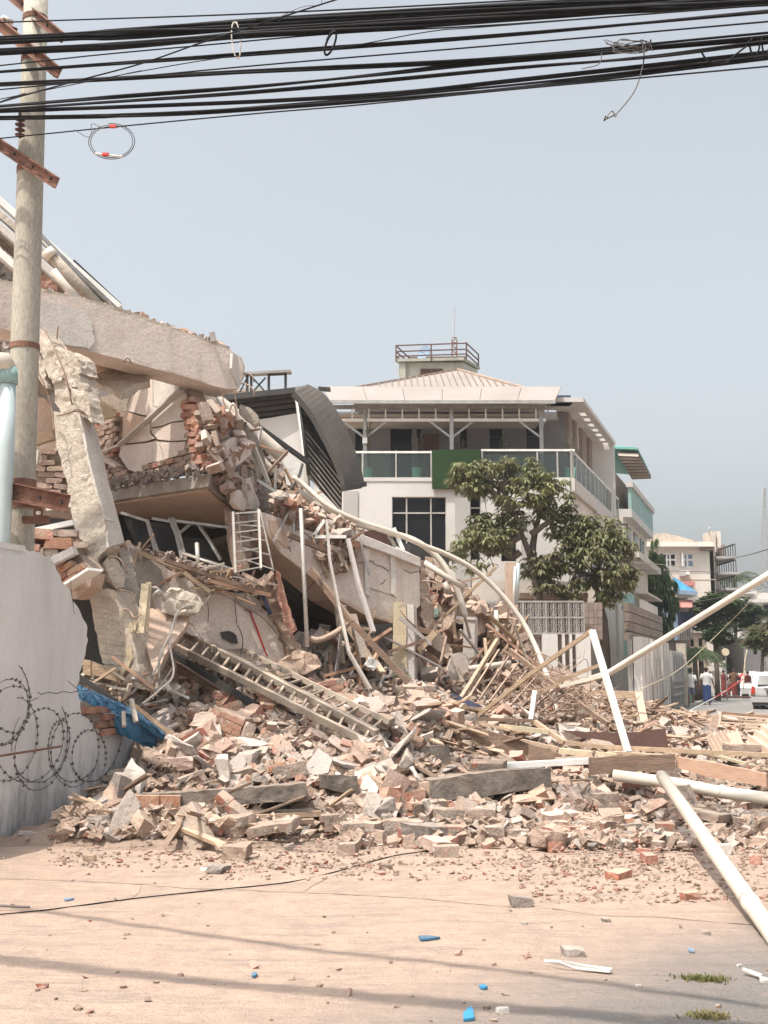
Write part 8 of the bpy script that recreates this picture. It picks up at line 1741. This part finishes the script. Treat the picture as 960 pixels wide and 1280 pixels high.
for (a, b) in (((945, 800), (955, 610)), ((962, 800), (957, 610)), ((952, 790), (956, 610))): MB().bar(W(*a, 420), W(*b, 420), .25).build('leg', 'steel', tw_)
for i in range(14):
    t = i / 14; MB().bar(W(945 + 10 * t, 800 - 190 * t, 420), W(962 - 5 * (t + .07), 800 - 190 * (t + .07), 420), .15).build('brace', 'steel', tw_); MB().bar(W(962 - 5 * t, 800 - 190 * t, 420), W(945 + 10 * (t + .07), 800 - 190 * (t + .07), 420), .15).build('brace', 'steel', tw_)

# ------------------------------------------------------------------ cars
def car(px, py, Y, yaw, lab, L=3.9, Wd=1.62, Ht=1.50):
    o = Vector((W(px, py, Y).x, Y, 0)); Rm = Matrix.Rotation(yaw, 3, 'Z'); t_ = thing('parked_car', o, lab, 'car')
    prof = [(0.02, .30), (0.0, .62), (.02, .86), (.07, .95), (.30, 1.30), (.45, Ht - .03), (.75, Ht), (1.9, Ht), (2.2, Ht - .06), (2.75, 1.02), (3.0, .96), (3.75, .78), (3.88, .60), (3.88, .28), (3.45, .20), (.4, .20)]
    def hw(z): return Wd / 2 * (1 - max(0, z - .9) * .26) * (.97 if z < .35 else 1)
    def pt(x, y, z): return o + Rm @ Vector((x, y, z))
    K = len(prof); mb = MB(); rings = []
    V = []; F = []
    for s_ in (-1, -.86, 0, .86, 1):
        for (y, z) in prof:
            bulge = .05 * (1 - s_ * s_); yy = y - bulge if y < 1.5 else y + bulge * (1 if z < 1 else .5); V.append(pt(s_ * hw(z), yy, z + (.025 * (1 - s_ * s_) if z > .7 else 0)))
    for j in range(4):
        for i in range(K): k = (i + 1) % K; F.append([j * K + i, (j + 1) * K + i, (j + 1) * K + k, j * K + k])
    F.append(list(range(K))); F.append([4 * K + i for i in range(K)][::-1])
    mb.add(V, F).build('body', 'car', t_, bevel=.012)
    def panel(q, th, nm, m_, par=t_): return MB().prism([pt(*p) for p in q], (Rm @ Vector(th))).build(nm, m_, par)
    panel([(-.58, .015, .98), (.58, .015, .98), (.49, .255, 1.34), (-.49, .255, 1.34)], (0, -.05, .02), 'rear_window', 'glass')
    for s_ in (-1, 1):
        for (y0, y1, y0t, y1t) in ((.35, 1.15, .55, 1.15), (1.22, 2.1, 1.22, 1.98), (2.16, 2.62, 2.04, 2.16)):
            panel([(s_ * (hw(.95) + .004), y0, .95), (s_ * (hw(.95) + .004), y1, .95), (s_ * (hw(1.36) + .004), y1t, 1.36), (s_ * (hw(1.36) + .004), y0t, 1.36)], (s_ * .008, 0, 0), 'side_window', 'glass')
        panel([(s_ * .80, -.03, .62), (s_ * .66, -.045, .62), (s_ * .66, .02, .92), (s_ * .78, .03, .94)], (0, -.03, 0), 'tail_light', 'lamp_red')
        panel([(s_ * .815, .0, .62), (s_ * .815, .22, .66), (s_ * .80, .26, .92), (s_ * .79, .04, .94)], (s_ * .012, 0, 0), 'tail_light', 'lamp_red')
        for y in (.72, 3.15):
            c = pt(s_ * (Wd / 2 - .09), y, .29); ax = Rm @ Vector((s_, 0, 0)); w_ = MB().tube([c - ax * .09, c + ax * .06, c + ax * .095], [.29, .29, .25], 20).build('wheel', 'tyre', t_); MB().tube([c + ax * .092, c + ax * .10], [.17, .15], 14).build('rim', 'chrome', w_)
            MB().tube([c - ax * .12, c + ax * .085], .33, 20).build('wheel_arch', 'dark', t_)
        panel([(s_ * .88, 2.55, 1.0), (s_ * 1.0, 2.55, 1.0), (s_ * 1.0, 2.58, 1.12), (s_ * .84, 2.58, 1.12)], (0, .08, 0), 'mirror', 'dark')
        panel([(s_ * .62, .6, Ht + .02), (s_ * .66, .6, Ht + .02), (s_ * .66, 2.0, Ht + .02), (s_ * .62, 2.0, Ht + .02)], (0, 0, .03), 'roof_rail', 'alu')
    panel([(-.80, -.06, .30), (.80, -.06, .30), (.82, -.06, .52), (-.82, -.06, .52)], (0, -.07, 0), 'bumper', 'car'); panel([(-.76, -.04, .16), (.76, -.04, .16), (.79, -.05, .30), (-.79, -.05, .30)], (0, -.05, 0), 'lower_bumper', 'dark')
    panel([(-.22, -.05, .66), (.22, -.05, .66), (.22, -.045, .77), (-.22, -.045, .77)], (0, -.04, 0), 'number_plate', 'dark'); panel([(-.3, -.02, .84), (.3, -.02, .84), (.3, -.02, .87), (-.3, -.02, .87)], (0, -.04, 0), 'handle', 'chrome')
    panel([(-.80, -.05, .535), (.80, -.05, .535), (.80, -.05, .555), (-.80, -.05, .555)], (0, -.05, 0), 'trim', 'dark')
    panel([(-.02, .26, 1.0), (.30, .20, 1.05), (.30, .21, 1.07), (-.02, .27, 1.02)], (0, -.06, .02), 'wiper', 'tyre')
    return t_
car(966, 880, 45.5, R(-24), 'silver white hatchback parked at the right edge, tail lights towards us')
car(946, 866, 66, R(-19) + math.pi, 'white car further down the street facing us', L=3.9)

# ------------------------------------------------------------------ people
def person(px, Y, h, yaw, lab, top, bottom, kind, stance=.10, stride=.0, arms=(.10, .10), sd=1, hairlen=.0, carry=None):
    o = Vector((W(px, 860, Y).x, Y, .02)); Rm = Matrix.Rotation(yaw, 3, 'Z'); k = h / 1.7; t_ = thing('person', o, lab, 'person'); rr = random.Random(sd)
    def P(x, y, z): return o + Rm @ Vector((x * k, y * k, z * k))
    V = []; E = []; Rr = []
    def v(x, y, z, r_, par=None):
        V.append(P(x, y, z) - o); Rr.append(r_ * k)
        if par is not None: E.append((par, len(V) - 1))
        return len(V) - 1
    pel = v(0, 0, .93, .125); wst = v(0, 0, 1.08, .115, pel); chs = v(0, -.01, 1.28, .135, wst); nb = v(0, 0, 1.42, .07, chs); nk = v(0, .01, 1.49, .052, nb); hd = v(0, .02, 1.58, .085, nk); tp_ = v(0, .015, 1.64, .075, hd); v(0, .10, 1.565, .022, hd); v(0, .085, 1.52, .035, hd)
    for s_ in (-1, 1):
        v(s_ * .083, .0, 1.58, .018, hd)
        hp = v(s_ * .095, 0, .86, .095, pel); kn = v(s_ * stance, s_ * stride * .5 + .02, .48, .060, hp); cf = v(s_ * stance, s_ * stride * .8, .32, .055, kn); an_ = v(s_ * stance, s_ * stride, .09, .036, cf); fo = v(s_ * stance * 1.05, s_ * stride + .06, .035, .038, an_); v(s_ * stance * 1.1, s_ * stride + .17, .025, .028, fo)
        a0 = arms[0 if s_ < 0 else 1]
        sh_ = v(s_ * .175, 0, 1.38, .060, chs); el = v(s_ * (.215 + a0 * .5), -.02, 1.09, .042, sh_); wr = v(s_ * (.225 + a0), .05, .85, .028, el); pm = v(s_ * (.228 + a0), .06, .79, .032, wr)
        for f in range(4): q = v(s_ * (.228 + a0), .035 + f * .018, .73, .0095, pm); v(s_ * (.222 + a0), .035 + f * .018, .69 + abs(f - 1.5) * .006, .008, q)
        q = v(s_ * (.215 + a0), .10, .76, .011, pm); v(s_ * (.21 + a0), .11, .73, .009, q)
    me = bpy.data.meshes.new('body'); me.from_pydata([tuple(x) for x in V], E, []); me.materials.append(M['skin'])
    b = bpy.data.objects.new('body', me); COL.objects.link(b); b.parent = t_; b['_o'] = o
    sm = b.modifiers.new('skin', 'SKIN'); 
    for i, d in enumerate(me.skin_vertices[0].data): d.radius = (Rr[i], Rr[i] * (.82 if i in (0, 1, 2) else 1)); d.use_root = (i == 0)
    sb = b.modifiers.new('smooth', 'SUBSURF'); sb.levels = 1; sb.render_levels = 1
    def loft(nm, m_, rings, rough=0, n=20):
        V_ = []; F_ = []
        for (x, y, z, rx, ry) in rings:
            for i in range(n): a_ = 6.2832 * i / n; f = 1 + rough * math.sin(a_ * 5 + z * 7 + sd); V_.append(P(x + math.cos(a_) * rx * f, y + math.sin(a_) * ry * f, z))
        for j in range(len(rings) - 1):
            for i in range(n): F_.append([j * n + i, j * n + (i + 1) % n, (j + 1) * n + (i + 1) % n, (j + 1) * n + i])
        return MB().add(V_, F_).build(nm, m_, t_, smooth=True)
    loft('shirt', top, [(0, 0, .84, .185, .135), (0, 0, .95, .175, .135), (0, 0, 1.08, .165, .130), (0, -.01, 1.25, .185, .145), (0, -.01, 1.36, .190, .130), (0, 0, 1.43, .13, .10), (0, .005, 1.47, .068, .065)], .03)
    for s_ in (-1, 1):
        a0 = arms[0 if s_ < 0 else 1]; V_ = [P(s_ * .15, 0, 1.39), P(s_ * (.20 + a0 * .25), -.01, 1.24), P(s_ * (.212 + a0 * .42), -.018, 1.13)]
        MB().tube(V_, [.085 * k, .075 * k, .070 * k], 12).build('sleeve', top, t_, smooth=True)
    if kind == 'longyi': loft('longyi', bottom, [(0, 0, .96, .165, .125), (0, 0, .85, .185, .145), (0, 0, .6, .185, .15), (.01, .0, .35, .19, .155), (0, .0, .16, .195, .16)], .05)
    elif kind == 'shorts':
        loft('shorts', bottom, [(0, 0, .96, .165, .12), (0, 0, .86, .182, .135), (0, 0, .78, .185, .13)], .02)
        for s_ in (-1, 1): loft('shorts_leg', bottom, [(s_ * .09, 0, .82, .10, .12), (s_ * .10, s_ * stride * .25, .66, .098, .11), (s_ * .105, s_ * stride * .4, .50, .10, .105)], .03)
    else:
        for s_ in (-1, 1): loft('trouser_leg', bottom, [(s_ * .08, 0, .92, .10, .125), (s_ * .10, s_ * stride * .3, .6, .092, .10), (s_ * stance, s_ * stride * .8, .12, .075, .08)], .03)
    hm_ = []
    V_ = []; F_ = []
    n = 14
    for j in range(7):
        ph = j / 6 * (1.75 + hairlen)
        for i in range(n):
            a_ = 6.2832 * i / n; front = .10 * max(0, math.sin(a_)); pp = min(ph, 1.9 - 3.5 * front if math.sin(a_) > .2 else 3); V_.append(P(math.cos(a_) * .098 * math.sin(pp + .02), .008 + math.sin(a_) * .105 * math.sin(pp + .02), 1.60 + .115 * math.cos(pp)))
    for j in range(6):
        for i in range(n): F_.append([j * n + i, j * n + (i + 1) % n, (j + 1) * n + (i + 1) % n, (j + 1) * n + i])
    MB().add(V_, F_).build('hair', 'hair', t_, smooth=True)
    ey = MB()
    for s_ in (-1, 1):
        c = P(s_ * .032, .098, 1.585); ey.box(c, .022 * k, .012 * k, .010 * k)
    ey.box(P(0, .112, 1.535), .045 * k, .006 * k, .008 * k); ey.build('face', 'hair', t_)
    for s_ in (-1, 1): MB().box(P(s_ * stance * 1.05, s_ * stride + .06, .012), .09 * k, .25 * k, .02).build('sandal', 'brown', t_)
    return t_
person(863.5, 50.5, 1.62, R(-20), 'younger walker in pale t-shirt and grey shorts, back to us', 'shirt', 'shorts', 'shorts', .10, .10, (.03, .06), 1)
person(883.5, 51.5, 1.68, R(-14), 'broader walker in white shirt and long blue wrap skirt', 'shirt', 'longyi', 'longyi', .10, .06, (.08, .10), 2)
GRP = 'people standing behind the barrier'
for i, (x, Y, h, yaw, tm, bm_, kd, lab) in enumerate(((905, 64, 1.55, 2.8, 'maroon', 'maroon', 'longyi', 'person in maroon clothes, leftmost of the standing group'), (911, 65, 1.5, 2.2, 'shirt', 'maroon', 'longyi', 'person with a pale top half hidden behind the maroon figure'),
    (918, 64, 1.66, 3.0, 'brown_cloth', 'maroon', 'longyi', 'taller person in brown top and dark red skirt in the group'), (925, 66, 1.6, 2.6, 'shirt', 'navy', 'trousers', 'person in white shirt and navy trousers in the group'),
    (930, 64, 1.58, 3.3, 'red', 'navy', 'longyi', 'person in a red top near the bamboo pole'), (935, 63, 1.5, 3.6, 'maroon', 'maroon', 'longyi', 'person in dark red, rightmost of the standing group'))):
    person(x, Y, h, yaw, lab, tm, bm_, kd, .09, .03, (.05, .05), 10 + i)['group'] = GRP

# ------------------------------------------------------------------ dusty air
HAZE = 0.0007
if HAZE:
    hz = MB().box((0, 210, 14), 500, 460, 0); hz = MB().box((0, 225, 20), 560, 480, 43)
    m = bpy.data.materials.new('haze_air'); m.use_nodes = True; t = m.node_tree; t.nodes.clear(); o_ = t.nodes.new('ShaderNodeOutputMaterial'); pv = t.nodes.new('ShaderNodeVolumePrincipled')
    pv.inputs['Color'].default_value = (.92, .92, .94, 1); pv.inputs['Density'].default_value = HAZE; pv.inputs['Anisotropy'].default_value = .25; t.links.new(pv.outputs[0], o_.inputs['Volume'])
    ho = hz.build('haze', m); tag(ho, kind='stuff')
for o in bpy.data.objects:
    if '_o' in o.keys(): del o['_o']
